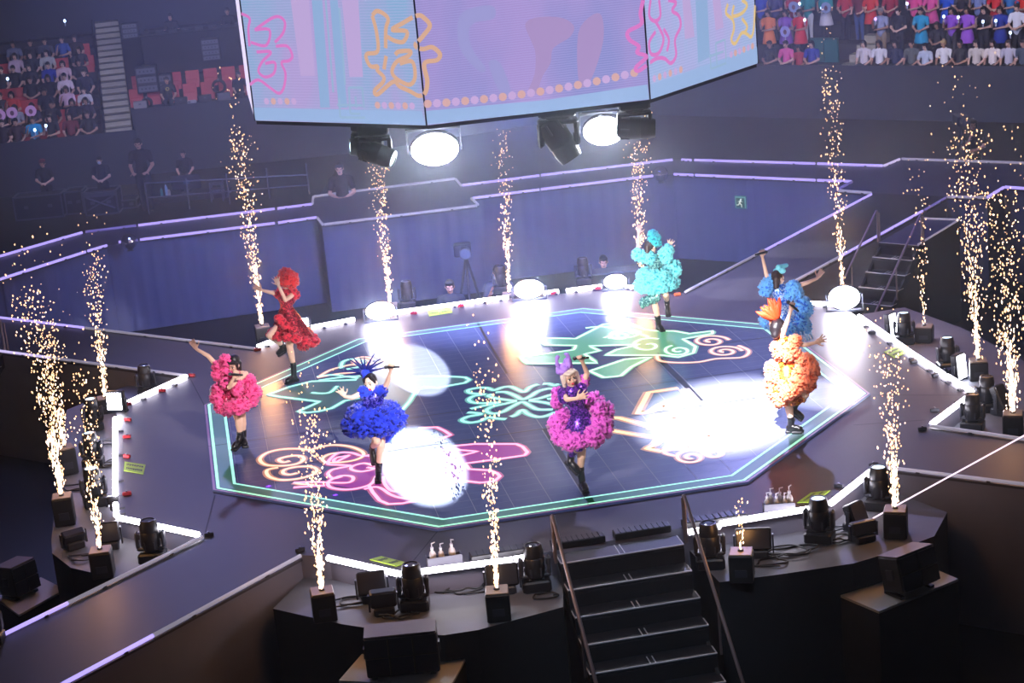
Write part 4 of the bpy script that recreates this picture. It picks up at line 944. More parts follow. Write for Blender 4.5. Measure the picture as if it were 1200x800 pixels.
# ---- pink
def hair_pink(P, t, g, HR):
    blob_hair('hair', cap_hair(P, HR)+[('c', P(.08, -.03, .0), P(.13, -.0, -.26), .04, .025), ('c', P(-.07, -.05, .0), P(-.08, -.05, -.16), .035, .022), ('c', P(.02, -.08, .0), P(.03, -.09, -.2), .06, .045)], M_hairk, t)
    for i, (x, y, z, s) in enumerate(((.10, .04, .05, .085), (.13, .0, -.02, .08), (.06, .06, .02, .05))): ruffle('hair_flower', P(x, y, z), s, T_pink, t, 3+i, 3.2, .42, 4 if i < 2 else 3)
def cos_pink(t, g, P, R):
    sq = sequin('sequin_crimson', (160, 6, 70), (255, 90, 150)); bodice(t, g, R, sq, 1.05)
    m = MB(); m.ell(g('pelvis')+V((0, -.02, .03)), (.245, .21, .19), 20, 14); m.build('bubble_skirt', sq, t, True)
    c = g('pelvis')+V((0, 0, .04))
    for i, (x, y, z, s) in enumerate(((-.20, -.08, .12, .10), (-.24, -.08, .0, .105), (-.2, -.12, -.12, .1), (-.12, -.2, -.16, .085), (.03, -.25, -.10, .11), (-.06, -.25, -.11, .09), (.12, -.23, -.1, .09), (.24, -.08, .02, .11), (.22, -.1, -.08, .09), (.2, -.02, .17, .1), (.22, .08, -.02, .12), (0, .24, -.04, .14), (-.2, .12, 0, .13), (.06, -.22, .12, .08), (.08, -.2, .2, .065), (-.1, -.16, .22, .08))):
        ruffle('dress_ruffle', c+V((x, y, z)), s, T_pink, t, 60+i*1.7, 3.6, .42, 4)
    for i, q in enumerate((g('shL')+V((-.02, -.03, .06)), g('shL')+V((-.04, -.03, -.04)), g('shL')+V((.07, -.05, .03)))): ruffle('sleeve_ruffle', q, .088, T_pink, t, 81+i, 3.4, .42, 4)
    ruffle('side_bow', c+V((-.31, .0, .02)), (.05, .09, .13), [mat('tulle_white', (226, 222, 240), .7)], t, 90, 2.6, .4, 3)
    m = MB()
    for i in range(14):
        a = -1.2+2.4*i/13; m.ell(c+V((.26*math.sin(a)*.9, -.24*math.cos(a)*.9, -.02+.03*math.sin(i*2.1))), .017, 8, 6)
    m.build('pearl_bead', mat('bead', (255, 215, 230), .2), t, True)
JK = dict(head=(273.5, 426, -.05), neck=(273.5, 435, 0), chest=(272.5, 442, 0), waist=(274, 454, .02), pelvis=(277, 465, .02), shL=(259, 434, .0), shR=(288, 438, .0), elL=(244, 417, .0), wrL=(230.5, 409, .0), haL=(227, 403.5, .0),
          elR=(268.5, 453.5, -.32), wrR=(273.5, 443.5, -.38), haR=(275.5, 439, -.38), hipL=(273, 470, .02), hipR=(281, 471, .02), knL=(279.5, 492, -.06), anL=(281.5, 509, -.02), ftL=(279.5, 523, -.06), knR=(284, 491, .02), anR=(285, 507, .06), ftR=(285.5, 519.5, .06))
pk = performer('pink', 'performer in hot pink ruffled bubble dress stretching one arm out to the left', (281, 523), JK, (-.4, -.85, -.35),
               dict(L=dict(n=(.3, -1, .1), spread=.12, curl=.3, thumb=1), R=dict(n=(.2, .9, 0), curl=1.2, spread=.05, thumb=-1)), hair_pink, dict(f=cos_pink, toeL=(-.35, -1, 0), toeR=(.3, -1, 0)))
# ---- red
def hair_red(P, t, g, HR):
    blob_hair('hair', cap_hair(P, HR, fringe=False), M_hairbr, t)
    TR = tul('tulle_scarlet', (250, 44, 44), (190, 14, 22))
    for i, (x, y, z, s) in enumerate(((0, -.02, .09, .12), (.08, -.03, .05, .10), (-.09, -.02, .04, .09), (.04, -.1, .02, .1), (-.03, -.1, .06, .1))): ruffle('headpiece_ruffle', P(x, y, z), s, TR, t, 3+i*2, 3.2, .42, 4)
def cos_red(t, g, P, R):
    sq = sequin('sequin_red', (120, 10, 34), (226, 60, 80)); bodice(t, g, R, sq, 1.06)
    m = MB(); c = g('waist'); rg = []; N = 40; rows = ((.10, .0, 0), (.17, -.13, .0), (.25, -.27, .01), (.32, -.36, .03), (.345, -.44, .05))
    vs = []; fs = []
    for k, (r, z, dx) in enumerate(rows):
        for i in range(N):
            a = 2*math.pi*i/N; rr = r*(1+.10*math.sin(a*9+k)*(k/4)+.05*math.sin(a*17)); zz = z-.17*max(0, math.cos(a))*(k/4)**2+.03*(k/4)*math.sin(a*7)
            vs.append(c+V((rr*math.cos(a)+dx, rr*.85*math.sin(a), zz)))
    for k in range(len(rows)-1):
        for i in range(N): fs.append((k*N+i, k*N+(i+1) % N, (k+1)*N+(i+1) % N, (k+1)*N+i))
    m.add(vs, fs); m.build('flared_skirt', sq, t, True)
    for i in range(14):
        a = 2*math.pi*i/14; z = -.40-.19*max(0, math.cos(a)); ruffle('hem_ruffle', c+V((.32*math.cos(a)+.05, .27*math.sin(a), z)), (.085, .085, .07), T_red, t, 20+i*1.3, 3.6, .42, 3)
    for S, sd in (('L', 1), ('R', 2)): ruffle('shoulder_ruffle', g('sh'+S)+V((0, 0, -.01)), .085, T_red, t, 50+sd, 3.2, .35, 3)
    ruffle('skirt_train', g('hipR')+V((.16, .0, -.30)), (.11, .1, .15), T_red, t, 77, 3, .4, 4)
    for i in range(6): ruffle('skirt_ruffle', c+V((-.12+.05*i, -.17-.02*math.sin(i), -.12-.06*i)), (.07, .06, .06), T_red, t, 61+i, 3.2, .35, 3)
JR = dict(head=(335, 330, 0), neck=(335.5, 339.5, 0), chest=(336, 348, 0), waist=(335.5, 360, 0), pelvis=(337, 372, 0), shL=(327, 343.5, .0), shR=(344.5, 344, .0), elL=(317, 342.5, -.03), wrL=(307, 340, -.05), haL=(303, 338, -.05),
          elR=(334.5, 351.5, -.25), wrR=(326.5, 334.5, -.30), haR=(324.5, 328.5, -.32), hipL=(333, 377, 0), hipR=(341, 378, .02), knL=(316, 393, -.2), anL=(331, 404, .1), ftL=(336, 410, .14), knR=(339.5, 406, -.02), anR=(344, 428.5, 0), ftR=(345.5, 447.5, 0))
pr_red = performer('red', 'performer in glittering dark red flared dress and scarlet headpiece, knee lifted, back turned', (345, 447.5), JR, (-.55, .83, .1),
                   dict(L=dict(n=(0, -1, .1), spread=.15, curl=.2, thumb=1), R=dict(n=(0, 1, 0), spread=.34, curl=.05, thumb=1)), hair_red, dict(f=cos_red, toeL=(-.5, .3, -.6), toeR=(-.8, -.6, 0)))
# ---- teal
def hair_teal(P, t, g, HR):
    blob_hair('hair', cap_hair(P, HR)+[('c', P(0, -.08, .0), P(0, -.09, -.1), .06, .05)], M_hairbr, t)
    for i, (x, z, s) in enumerate(((-.12, .13, .085), (-.07, .19, .075), (-.16, .07, .07), (-.03, .11, .06))): ruffle('headpiece_ruffle', P(-x, -.02, z), s, tul('tulle_cyan', (40, 186, 192), (14, 120, 140)), t, 3+i*2, 3.2, .42, 4)
def cos_teal(t, g, P, R):
    sq = sequin('sequin_aqua', (50, 120, 130), (170, 230, 220)); bodice(t, g, R, sq, 1.05)
    for i, q in enumerate((g('shL')+V((.0, -.05, .0)), g('shL')+V((.1, -.08, -.02)), g('shL')+V((-.08, -.03, .04)), g('shR')+V((.02, -.05, .03)), g('shR')+V((.07, -.03, .08)), g('shR')+V((.05, -.03, -.05)))): ruffle('sleeve_ruffle', q, .095, T_teal, t, 5+i, 3.2, .42, 4)
    c = g('pelvis')+V((0, 0, .02))
    skirt(t, g, c, .32, .28, .2, 9, .135, T_teal, 9, ((-.45, 1.0, 1.0), (.35, .8, .85)), mat('under_teal', (70, 170, 180), .7))
    ruffle('skirt_ruffle', c+V((.30, 0, .12)), (.11, .1, .13), T_teal, t, 99, 3.4, .4, 4)
    for i in range(5): ruffle('hem_ruffle', c+V((-.26+.06*i, -.2, -.34+.02*i)), (.05, .04, .08), [sq], t, 70+i, 4, .4, 3)
JT = dict(head=(763, 288.5, 0), neck=(765, 298, 0), chest=(766.5, 306, 0), waist=(767.5, 316, 0), pelvis=(769, 327, 0), shL=(753.5, 300, 0), shR=(777, 299, 0), elL=(748, 289, .06), wrL=(748.5, 274, .08), haL=(749, 267, .08),
          elR=(782, 297, -.05), wrR=(783.5, 291.5, -.02), haR=(785, 286, 0), hipL=(766, 333, 0), hipR=(773, 333, 0), knL=(767.5, 356, -.04), anL=(771, 373, 0), ftL=(773, 386.5, 0), knR=(780, 345, -.06), anR=(781.5, 352, .28), ftR=(782, 360, .32))
pt = performer('teal', 'performer in turquoise ruffled dress at rear of stage, arms up, one boot kicked back', (772, 386), JT, (.6, .5, -.1),
               dict(L=dict(n=(0, -1, 0), spread=.12, curl=.3), R=dict(n=(0, -1, 0), spread=.34, curl=.05, thumb=1)), hair_teal, dict(f=cos_teal, toeL=(.3, -1, 0), toeR=(.1, .2, -1)))
# ---- light blue
def hair_sky(P, t, g, HR):
    blob_hair('hair', cap_hair(P, HR, fringe=False)+[('c', P(-.05, -.06, .0), P(-.06, -.05, -.12), .06, .045), ('c', P(.05, -.07, .0), P(.04, -.07, -.12), .06, .045)], M_hairbr, t)
    m = MB(); c = P(0, .02, .10); m.caps(c-HR.col[0]*.06, c+HR.col[0]*.10+HR.col[2]*.02, .05, .045); m.caps(c+HR.col[1]*.0-HR.col[2]*.08, c+HR.col[2]*.06, .06, .05); m.caps(c+HR.col[2]*.06, c+HR.col[2]*.08+HR.col[1]*.15, .045, .035)
    from_mesh('tulle_hat', remesh_mesh(m, .012, 'tulle_hat', 2), mat('tulle_aqua', (120, 214, 224), .6), t)
def cos_sky(t, g, P, R):
    sq = sequin('sequin_sky', (40, 110, 220), (200, 226, 255)); bodice(t, g, R, sq, 1.05)
    for i, q in enumerate((g('shL')+V((-.07, -.02, .06)), g('shL')+V((-.10, .0, .0)), g('shL')+V((-.02, .02, .1)), g('shR')+V((.0, -.04, .0)), g('shR')+V((.04, -.03, -.09)), g('shR')+V((-.06, -.05, -.08)))): ruffle('sleeve_ruffle', q, .10, T_sky, t, 5+i, 3.2, .42, 4)
    m = MB(); c = g('waist'); m.lathe([(.11, .03), (.18, -.08), (.26, -.22), (.28, -.34), (.22, -.40)], c, 20); from_mesh('sequin_skirt', m.mesh('sequin_skirt', [], True), sq, t)
    c = g('pelvis')
    for i, (x, y, z, s) in enumerate(((.29, -.05, .05, .125), (.34, -.02, -.03, .10), (.22, -.14, -.16, .12), (.28, -.08, -.27, .11), (.2, .1, -.1, .14), (-.22, -.05, -.02, .12), (-.24, .04, -.15, .12), (-.12, -.18, -.2, .11), (0, .22, -.12, .14), (.02, -.22, -.24, .1))): ruffle('skirt_ruffle', c+V((x, y, z)), s, T_sky, t, 30+i*1.7, 3.6, .42, 4)
    rnd = random.Random(5)
    for i in range(16):
        a = rnd.uniform(-2.4, .3); p = c+V((.3*math.cos(a)+.08, .22*math.sin(a), -.3)); m = MB(); m.tube([p, p+V((.02, -.01, -.09)), p+V((.05, -.02, -.17))], [.016, .012, .005], 6); m.build('fringe_strand', mat('fringe_sky', (190, 220, 255), .5), t, True)
JS = dict(head=(911.5, 326, 0), neck=(913.5, 335, 0), chest=(915, 342, 0), waist=(916.5, 353, 0), pelvis=(918, 363, 0), shL=(905, 338, 0), shR=(929, 336, 0), elL=(898.5, 323, .02), wrL=(893.5, 301.5, .05), haL=(892.5, 296, .05),
          elR=(945, 331.5, -.02), wrR=(957.5, 326, -.04), haR=(961.5, 320, -.04), hipL=(914, 370, 0), hipR=(922, 370, 0), knL=(914, 388, -.03), anL=(914, 405, 0), ftL=(914, 418, 0), knR=(923, 389, -.03), anR=(924, 405, .05), ftR=(924, 417, .05))
ps = performer('sky', 'performer in light blue ruffles and aqua hat, both arms spread wide, behind orange dancer', (914, 418), JS, (.75, .45, -.1),
               dict(L=dict(n=(.2, -1, 0), spread=.06, curl=1.2, thumb=1), R=dict(n=(-.4, -1, .1), spread=.12, curl=.15, thumb=-1)), hair_sky, dict(f=cos_sky, toeL=(0, -1, 0), toeR=(.3, -1, 0)))
# ---- orange
def hair_or(P, t, g, HR):
    blob_hair('hair', cap_hair(P, HR, fringe=False)+[('c', P(0, -.05, .03), P(.02, -.07, -.09), .09, .06), ('e', P(0, -.06, .0), (.09, .085, .10), HR)], M_hairk, t)
    rnd = random.Random(9); m = MB(); c = P(-.02, -.03, .10)
    for i in range(14):
        a = -.9+1.7*i/13; d = (V((-.55, 0, 0))+V((math.sin(a), rnd.uniform(-.25, .25), math.cos(a)))*.9).normalized(); L = rnd.uniform(.22, .34)
        m.tube([c, c+d*L*.35, c+d*L*.75, c+d*L], [.024, .042, .036, .008], 6)
    m.build('feather_fan', mat('feather_orange', (226, 62, 10), .7), t, True)
    ruffle('headpiece_ruffle', P(-.06, -.03, .07), .075, tul('tulle_tanger', (255, 120, 44), (226, 70, 10)), t, 3, 3.2, .42, 3)
def cos_or(t, g, P, R):
    sq = sequin('sequin_copper', (170, 60, 16), (255, 160, 60)); bodice(t, g, R, sq, 1.05)
    for i, q in enumerate((g('shR')+V((.02, -.06, .04)), g('shR')+V((-.05, -.10, -.04)), g('shR')+V((.0, -.08, -.1)), g('shL')+V((-.04, -.06, -.05)), g('shL')+V((-.02, -.08, -.14)), g('chest')+V((.0, -.13, -.1)))): ruffle('sleeve_ruffle', q, .085, T_or, t, 5+i, 3.4, .45, 4)
    m = MB(); c = g('waist'); m.lathe([(.11, .03), (.19, -.10), (.26, -.24), (.28, -.40), (.2, -.48)], c, 20); from_mesh('sequin_skirt', m.mesh('sequin_skirt', [], True), sq, t)
    c = g('pelvis')
    for i, (x, y, z, s) in enumerate(((-.22, -.05, .10, .1), (-.23, -.1, .0, .1), (-.24, -.06, -.12, .105), (-.22, -.1, -.22, .1), (-.16, -.14, -.31, .1), (.08, -.24, -.06, .125), (.18, -.2, -.03, .12), (.0, -.25, -.14, .11), (.2, -.16, -.12, .105), (-.08, -.24, -.2, .09), (.25, -.08, .06, .12), (.22, -.05, .16, .1), (.28, .0, -.02, .11), (.14, -.1, .2, .08), (.1, .2, -.05, .15), (-.12, .2, -.1, .15), (.1, -.22, .06, .085), (-.12, -.18, -.1, .085))): ruffle('skirt_ruffle', c+V((x, y, z)), s, T_or, t, 30+i*1.7, 3.8, .46, 4)
    ruffle('hem_ruffle', c+V((.03, -.12, -.33)), (.09, .08, .08), [sq], t, 88, 4, .4, 3); ruffle('hem_ruffle', c+V((.13, -.1, -.31)), (.07, .07, .08), [sq], t, 89, 4, .4, 3)
JO = dict(head=(913.5, 384.5, 0), neck=(917.5, 394.5, 0), chest=(920, 405, 0), waist=(922, 420, 0), pelvis=(925, 437, 0), shL=(913.5, 401, .02), shR=(929, 402, -.02), elL=(921, 381, -.08), wrL=(926.5, 364, -.1), haL=(928, 358, -.1),
          elR=(943, 404, -.06), wrR=(955, 401.5, -.08), haR=(960, 399, -.08), hipL=(922, 446, 0), hipR=(930, 445, 0), knL=(924, 474, -.04), anL=(927, 492, 0), ftL=(927.5, 507, 0), knR=(944, 462, -.16), anR=(931, 474, .1), ftR=(928, 484, .12))
po = performer('orange', 'performer in peach and orange ruffles with feather headpiece at right, microphone held high', (927.5, 507.5), JO, (.85, .35, -.25),
               dict(L=dict(n=(-.3, -1, 0), spread=.05, curl=1.25, thumb=1), R=dict(n=(0, -1, .2), spread=.3, curl=.1, thumb=1)), hair_or, dict(f=cos_or, toeL=(.95, -.4, 0), toeR=(.85, -.3, -.5)))
# ---- microphones in the hands
def mic_at(pf, S, d, label, off=.075):
    t, o, G = pf; w, h = G['wr'+S], G['ha'+S]; p = o+w+(h-w).normalized()*off+V((0, -.03, 0)); return mic(p, d, label)
mic_at(pb, 'R', (-.95, .1, .05), 'black microphone in the raised hand of the royal blue dancer')
mic_at(pp, 'R', (-1, .1, .0), 'black microphone held overhead by the blonde purple dancer')
mic_at(pk, 'R', (-.9, .0, .15), 'black microphone in the bent arm of the hot pink dancer')
mic_at(ps, 'L', (.9, .2, .1), 'black microphone in the raised hand of the light blue dancer')
mic_at(po, 'L', (-.5, .3, .5), 'black microphone in the raised hand of the orange dancer')
# ---------------------------------------------------------------- front stairs
M_tread = mat('stair_tread', (26, 27, 33), .45); M_nose = mat('stair_edging', (188, 184, 190), .5); M_rail2 = mat('handrail', (150, 136, 140), .35, metal=.7)
def frame_thing(name, label, cat, O, X, Yd):
    """an Empty whose local x runs along X and local y along Yd (horizontal)"""
    t = thing(name, label, cat, O, math.atan2(X.y, X.x)); return t
def stairs(name, label, O, X, width, n, rise, tread, top=.35, panels=True, rail=.6, rails=(0, 1), back=0.0):
    """O left end of the top nosing, X unit vector to the right; steps run towards local -y"""
    t = frame_thing(name, label, 'stairs', O, X, None)
    for i in range(n):
        y1 = -tread*i; y0 = (top if i == 0 else y1+tread+.02); z = -rise*i
        m = MB(); m.box((width/2, (y0+y1)/2, z-.02), (width, y0-y1, .04)); m.build('step', M_tread, t)
        m = MB(); m.box((width/2, y1+.006, z+.001), (width, .018, .012))
        for xx in (.0, width/2-.03, width/2+.03, width): m.box((xx, y1+.10 if i else y1+top*.5, z+.001), (.012, .2 if i else top, .011))
        m.build('step_edging', M_nose, t)
        if panels and i < n-1:
            m = MB(); m.box((width/2, y1-.01, z-rise/2-.02), (width, .012, rise-.03)); m.build('riser', M_dark, t)
    drop = rise*(n-1); run = tread*(n-1)
    for sx in rails:
        x = -.05 if sx == 0 else width+.05
        m = MB(); m.tube([(x, .05, rail-.02), (x, .02, rail), (x, -run, rail-drop), (x, -run-.02, rail-drop-.05), (x, -run, -drop)], .022, 8)
        m.tube([(x, .05, rail-.02), (x, .05, 0.0)], .02, 8); m.tube([(x, .12, rail-.06), (x, .12, 0)], .014, 8); m.tube([(x, -run*.5, rail-drop*.5), (x, -run*.5, -drop*.5-.02)], .016, 8)
        m.build('handrail', M_rail2, t)
    m = MB()
    for xx in (.02, width-.02):
        m.add([(xx-.02, top, -.05), (xx+.02, top, -.05), (xx+.02, -run, -drop-.05), (xx-.02, -run, -drop-.05), (xx-.02, top, -.25), (xx+.02, top, -.25), (xx+.02, -run+.02, -drop-rise), (xx-.02, -run+.02, -drop-rise)], [(0, 1, 2, 3), (7, 6, 5, 4), (0, 3, 7, 4), (1, 5, 6, 2), (0, 4, 5, 1), (3, 2, 6, 7)])
    m.build('stringer', M_dark, t)
    return t
stairs('stage_stairs', 'black front stairs with pale step edges and two handrails', oc(-.77, -6.2), oc(1, 0), 1.46, 9, .215, .29, top=.30)
for k, (x0, x1, lab) in enumerate(((-.78, -.14, 'black flat box at the head of the front stairs, left one'), (-.02, .66, 'black flat box at the head of the front stairs, right one'), (-1.75, -.95, 'long black flat box on front deck edge left of the stairs'), (.82, 1.6, 'long black flat box on front deck edge right of the stairs'))):
    c = oc((x0+x1)/2, -5.70); t = thing('flat_box', lab, 'box', c, YAW); m = MB(); m.box((0, 0, .045), (x1-x0, .17, .09), bev=.01); m.build('case', M_dark, t)  # flat black boxes put in for the dark rectangles along the deck edge
    m = MB()
    for i in range(9): m.box(((i-4)*(x1-x0)*.1, 0, .093), (.012, .14, .006))
    m.build('grille', M_dark2, t)
# rear stairs beside the walkways
P, Q = at(1030, 283), at(1076, 287); X = (Q-P).normalized()
R1, R2 = at(1124, 258), at(1078, 256)
for a, b, lab in ((Q, R1, 'long dull grey edging tube on the landing by the rear right stairs'), (R1, R2, 'short dull grey edging tube at the back of the landing by the rear right stairs')):
    m = MB(); m.cyl(a+Vector((0, 0, .01)), b+Vector((0, 0, .01)), .02, n=8); tag(m.build('landing_edging', S_dim), lab, 'edging')
struct(ngon_solid('landing_floor', None, FLOOR_Z, -.01, [M_ring, M_dark2], pts3=[P, Q, R1, R2]))
stairs('side_stairs', 'dark side stairs with two handrails beside the rear right walkway', P+Vector((0, -.02, -.01)), X, (Q-P).length, 8, .22, .27, top=.02)
P, Q = at(-50, 405.5), at(2, 412); X = (Q-P).normalized()
stairs('side_stairs', 'dark side stairs with handrails below the rear left walkway at the frame edge', P+Vector((.01, -.06, -.02)), X, (Q-P).length, 8, .22, .25, top=.02)
# ---------------------------------------------------------------- strobes and wedges on the ledges
def wedge(x, y, z, label, w, h, tilt, yaw=0, face=None, name='strobe_light'):
    p = at(x, y, z); t = thing(name, label, 'stage light', p, look_yaw(p)+yaw); R = Matrix.Rotation(tilt, 3, 'X'); c = Vector((0, 0, .1+h/2*math.cos(tilt)))
    m = MB(); m.box(c, (w, .12, h), R, bev=.015); m.build('panel', M_body, t)
    m = MB(); m.box(c+R @ Vector((0, -.064, 0)), (w*.9, .01, h*.86), R)
    for i in range(4): m.box(c+R @ Vector((0, .064, (i-1.5)*h*.2)), (w*.86, .012, h*.06), R)
    m.build('lens_plate', face or mat('strobe_face', (52, 54, 66), .22, spec=.7), t)
    m = MB(); m.box((0, .02, .05), (w*.8, .22, .1), bev=.015)
    for sx in (-1, 1): m.box((sx*(w/2+.015), 0, (.1+h*.5)/2+.05), (.02, .05, .1+h*.5))
    m.build('yoke_base', M_body2, t); return t
wedge(438, 704, LZ, 'black strobe light with tilted panel behind, left of the tray with three bottles', .34, .28, -.5)
wedge(451, 719, LZ, 'small black strobe light in front of a larger one on the front left ledge', .3, .2, .15)
wedge(590, 694, LZ, 'black tilted strobe light behind the spark machine left of the stairs', .38, .26, -.35)
wedge(884, 652, LZ, 'black tilted strobe light behind the weak spark spray', .42, .26, -.35)
wedge(1003, 621, LZ, 'black box strobe light between two moving heads, front right', .26, .26, -.4, .9)
wedge(1012, 634, LZ, 'low black strobe light with cables at front right ledge', .32, .16, -.2, .5)
wedge(130, 642, LZ, 'dark strobe panel facing up beside the small front spark, left bay', .28, .26, -.25, -.1)
wedge(88, 642, LZ, 'black floor strobe light on the outer side of the left bay', .3, .16, .5, .3)
wedge(1173, 486, LZ, 'black wedge strobe light between moving head and spark machine at right', .2, .36, -.5, .9)
wedge(1116, 444, LZ, 'grey strobe bar lying by the clamp at the right corner', .22, .08, -1.2, .6)
wedge(136, 596, LZ+.1, 'white faced strobe bar level with the left light strip', .2, .08, 1.0, 0, emis('strobe_bar', (235, 235, 255), 3.0))
# ---------------------------------------------------------------- trays with bottles
M_bottle = mat('bottle_white', (232, 232, 240), .25, spec=.6); M_tray = mat('tray_grey', (88, 88, 100), .5)
def tray(x, y, label, w, spots, bl):
    p = at(x, y, 0); yaw = look_yaw(p); t = thing('bottle_tray', label, 'tray', p, yaw+.12)
    m = MB(); m.box((0, 0, .01), (w, .16, .02)); m.build('tray_base', M_tray, t); m = MB(); m.box((0, -.08, .06), (w, .012, .12)); m.box((0, .08, .045), (w, .012, .09))
    for sx in (-1, 1): m.box((sx*w/2, 0, .055), (.012, .17, .11))
    m.build('tray_rim', M_tray, t)
    M = Matrix.Rotation(yaw+.12, 3, 'Z')
    for i, (dx, dy, s) in enumerate(spots):
        b = thing('spray_bottle', bl[i], 'bottle', p+M @ Vector((dx, dy, .022)), random.uniform(-1, 1), 'bottles in the tray')
        m = MB(); m.lathe([(.034*s, 0), (.038*s, .01), (.038*s, .10*s), (.030*s, .13*s), (.014*s, .15*s), (.014*s, .165*s)], n=14); m.build('bottle_body', M_bottle, b, True)
        m = MB(); m.cyl((0, 0, .16*s), (0, 0, .185*s), .017*s, n=10); m.cyl((0, 0, .18*s), (0, 0, .225*s), .006, n=8); m.caps((0, 0, .228*s), (.035*s, -.01, .234*s), .008, .006, 8); m.build('pump_head', mat('pump', (214, 214, 226), .3), b)
tray(521, 660, 'grey tray of three white bottles on front left deck edge', .40, ((-.13, 0, 1.1), (-.03, 0, 1.0), (.10, .0, 1.15)), ('leftmost white bottle in the tray of three', 'middle white bottle in the tray of three', 'tallest white bottle at right end of the tray of three'))
tray(913, 598, 'grey tray of white bottles on front right deck edge', .36, ((-.14, .0, .95), (-.09, .04, 1.1), (-.03, -.02, .9), (.02, .03, 1.1), (.07, -.02, .9), (.13, .0, 1.2)),
     ('short white bottle at the left end of the full tray', 'white bottle second from left in the full tray, set back', 'short white bottle third from left in the full tray', 'tall white bottle fourth from left in the full tray, set back', 'short white bottle fifth from left in the full tray', 'tallest white bottle at the right end of the full tray'))
# ---------------------------------------------------------------- yellow green cue sheets
M_sheet = mat('cue_sheet', (176, 214, 62), .6); M_ink = mat('sheet_ink', (40, 60, 30), .6)
for q, lab in ((((433, 655), (446.7, 651.2), (477.5, 659), (464, 662.8)), 'yellow green sheet on front left deck edge by the strip'), (((934, 588.5), (950, 577), (973, 574), (956, 587.5)), 'yellow green sheet on front right deck edge by the tray'),
               (((1036, 412), (1054, 404), (1065, 411), (1048, 419)), 'yellow green sheet on the right deck edge under sparks'), (((500, 362), (514, 360), (515.5, 368), (503, 370)), 'yellow green sheet on rear strip, left of a pair'), (((514.6, 360), (528, 358), (530, 365.5), (516.2, 367.8)), 'yellow green sheet on rear strip, right of a pair'),
               (((146, 540.5), (170.5, 544), (168, 555), (145, 551)), 'yellow green sheet by the left light strip')):
    P4 = [at(x, y, .012) for x, y in q]; c = sum(P4, Vector())/4; t = thing('cue_sheet', lab, 'sheet', Vector((c.x, c.y, 0)), 0, 'yellow green cue sheets')
    o = Vector((c.x, c.y, 0)); m = MB(); m.add([p-o for p in P4]+[p-o-Vector((0, 0, .01)) for p in P4], [(3, 2, 1, 0), (4, 5, 6, 7), (0, 1, 5, 4), (1, 2, 6, 5), (2, 3, 7, 6), (3, 0, 4, 7)]); fixn(m.build('paper', M_sheet, t))
    m = MB(); L = lambda u, v: (P4[0].lerp(P4[1], u)).lerp(P4[3].lerp(P4[2], u), v)-o+Vector((0, 0, .003)); rnd = random.Random(int(q[0][0]))
    for row in range(2):
        u = .12
        while u < .86:
            du = rnd.uniform(.04, .10); v = .22+.4*row
            m.add([L(u, v), L(u+du*.7, v), L(u+du*.7, v+rnd.uniform(.08, .2)), L(u, v+.16)], [(0, 1, 2, 3)]); u += du
    m.build('marking', M_ink, t)
# ---------------------------------------------------------------- clips and clamps on the deck
M_red = mat('clip_red', (196, 40, 52), .5); M_org = mat('clip_orange', (226, 96, 50), .5)
for x, y, mm, lab in ((225, 441, M_red, 'red clip at the inner end of the rear left walkway'), (190, 459, M_red, 'red clip beside the left strip, halfway to the walkway'), (150, 475, M_red, 'red clip just right of the left corner lamp'), (150, 493, M_red, 'red clip below the left corner lamp'), (149, 513, M_red, 'red clip on the left deck edge, middle of the row'),
                      (149, 536, M_red, 'red clip just above the green sheet at left'), (149, 580, M_red, 'red clip beside the left strobe bar'), (302, 411, M_org, 'orange clip where the rear left walkway meets the deck'), (377, 383, M_org, 'orange clip on rear edge right of the red dressed dancer'), (540, 359.5, M_red, 'dim red clip on rear strip right of the sheets'), (485, 368, M_red, 'dim red clip on rear strip left of the sheets'),
                      (649, 345, M_red, 'dim red clip right of the middle rear flood light'), (701, 339, M_red, 'dim red clip left of the right rear flood light'), (794, 346, M_org, 'orange clip at the foot of the rear right walkway'), (1022, 391, M_body2, 'black clamp on right deck edge, uppermost'), (1071, 425, M_body2, 'black clamp on right deck edge below the green sheet'), (1096, 441, M_body2, 'black clamp at the right corner grip'), (1095, 482, M_body2, 'black clamp on lower side of the right corner point'), (1081, 504, M_body2, 'black clamp where the front right walkway begins'), (983, 571, M_body2, 'black clamp on the rising front right edge'), (1024, 546, M_body2, 'black clamp at the top of the rising front right edge'), (245, 628, M_body2, 'dark clamp at the inner end of the front left walkway'), (352, 646, M_body2, 'dark clamp at the inner end of the front left walkway, near side')):
    p = at(x, y, 0); t = thing('strip_clip', lab, 'clip', p, random.uniform(-.6, .6)); m = MB(); m.box((0, 0, .025), (.12, .045, .05), bev=.008); m.build('clip_body', mm, t); m = MB(); m.cyl((0, 0, .05), (0, 0, .066), .014, n=8); m.build('screw', M_metal, t)
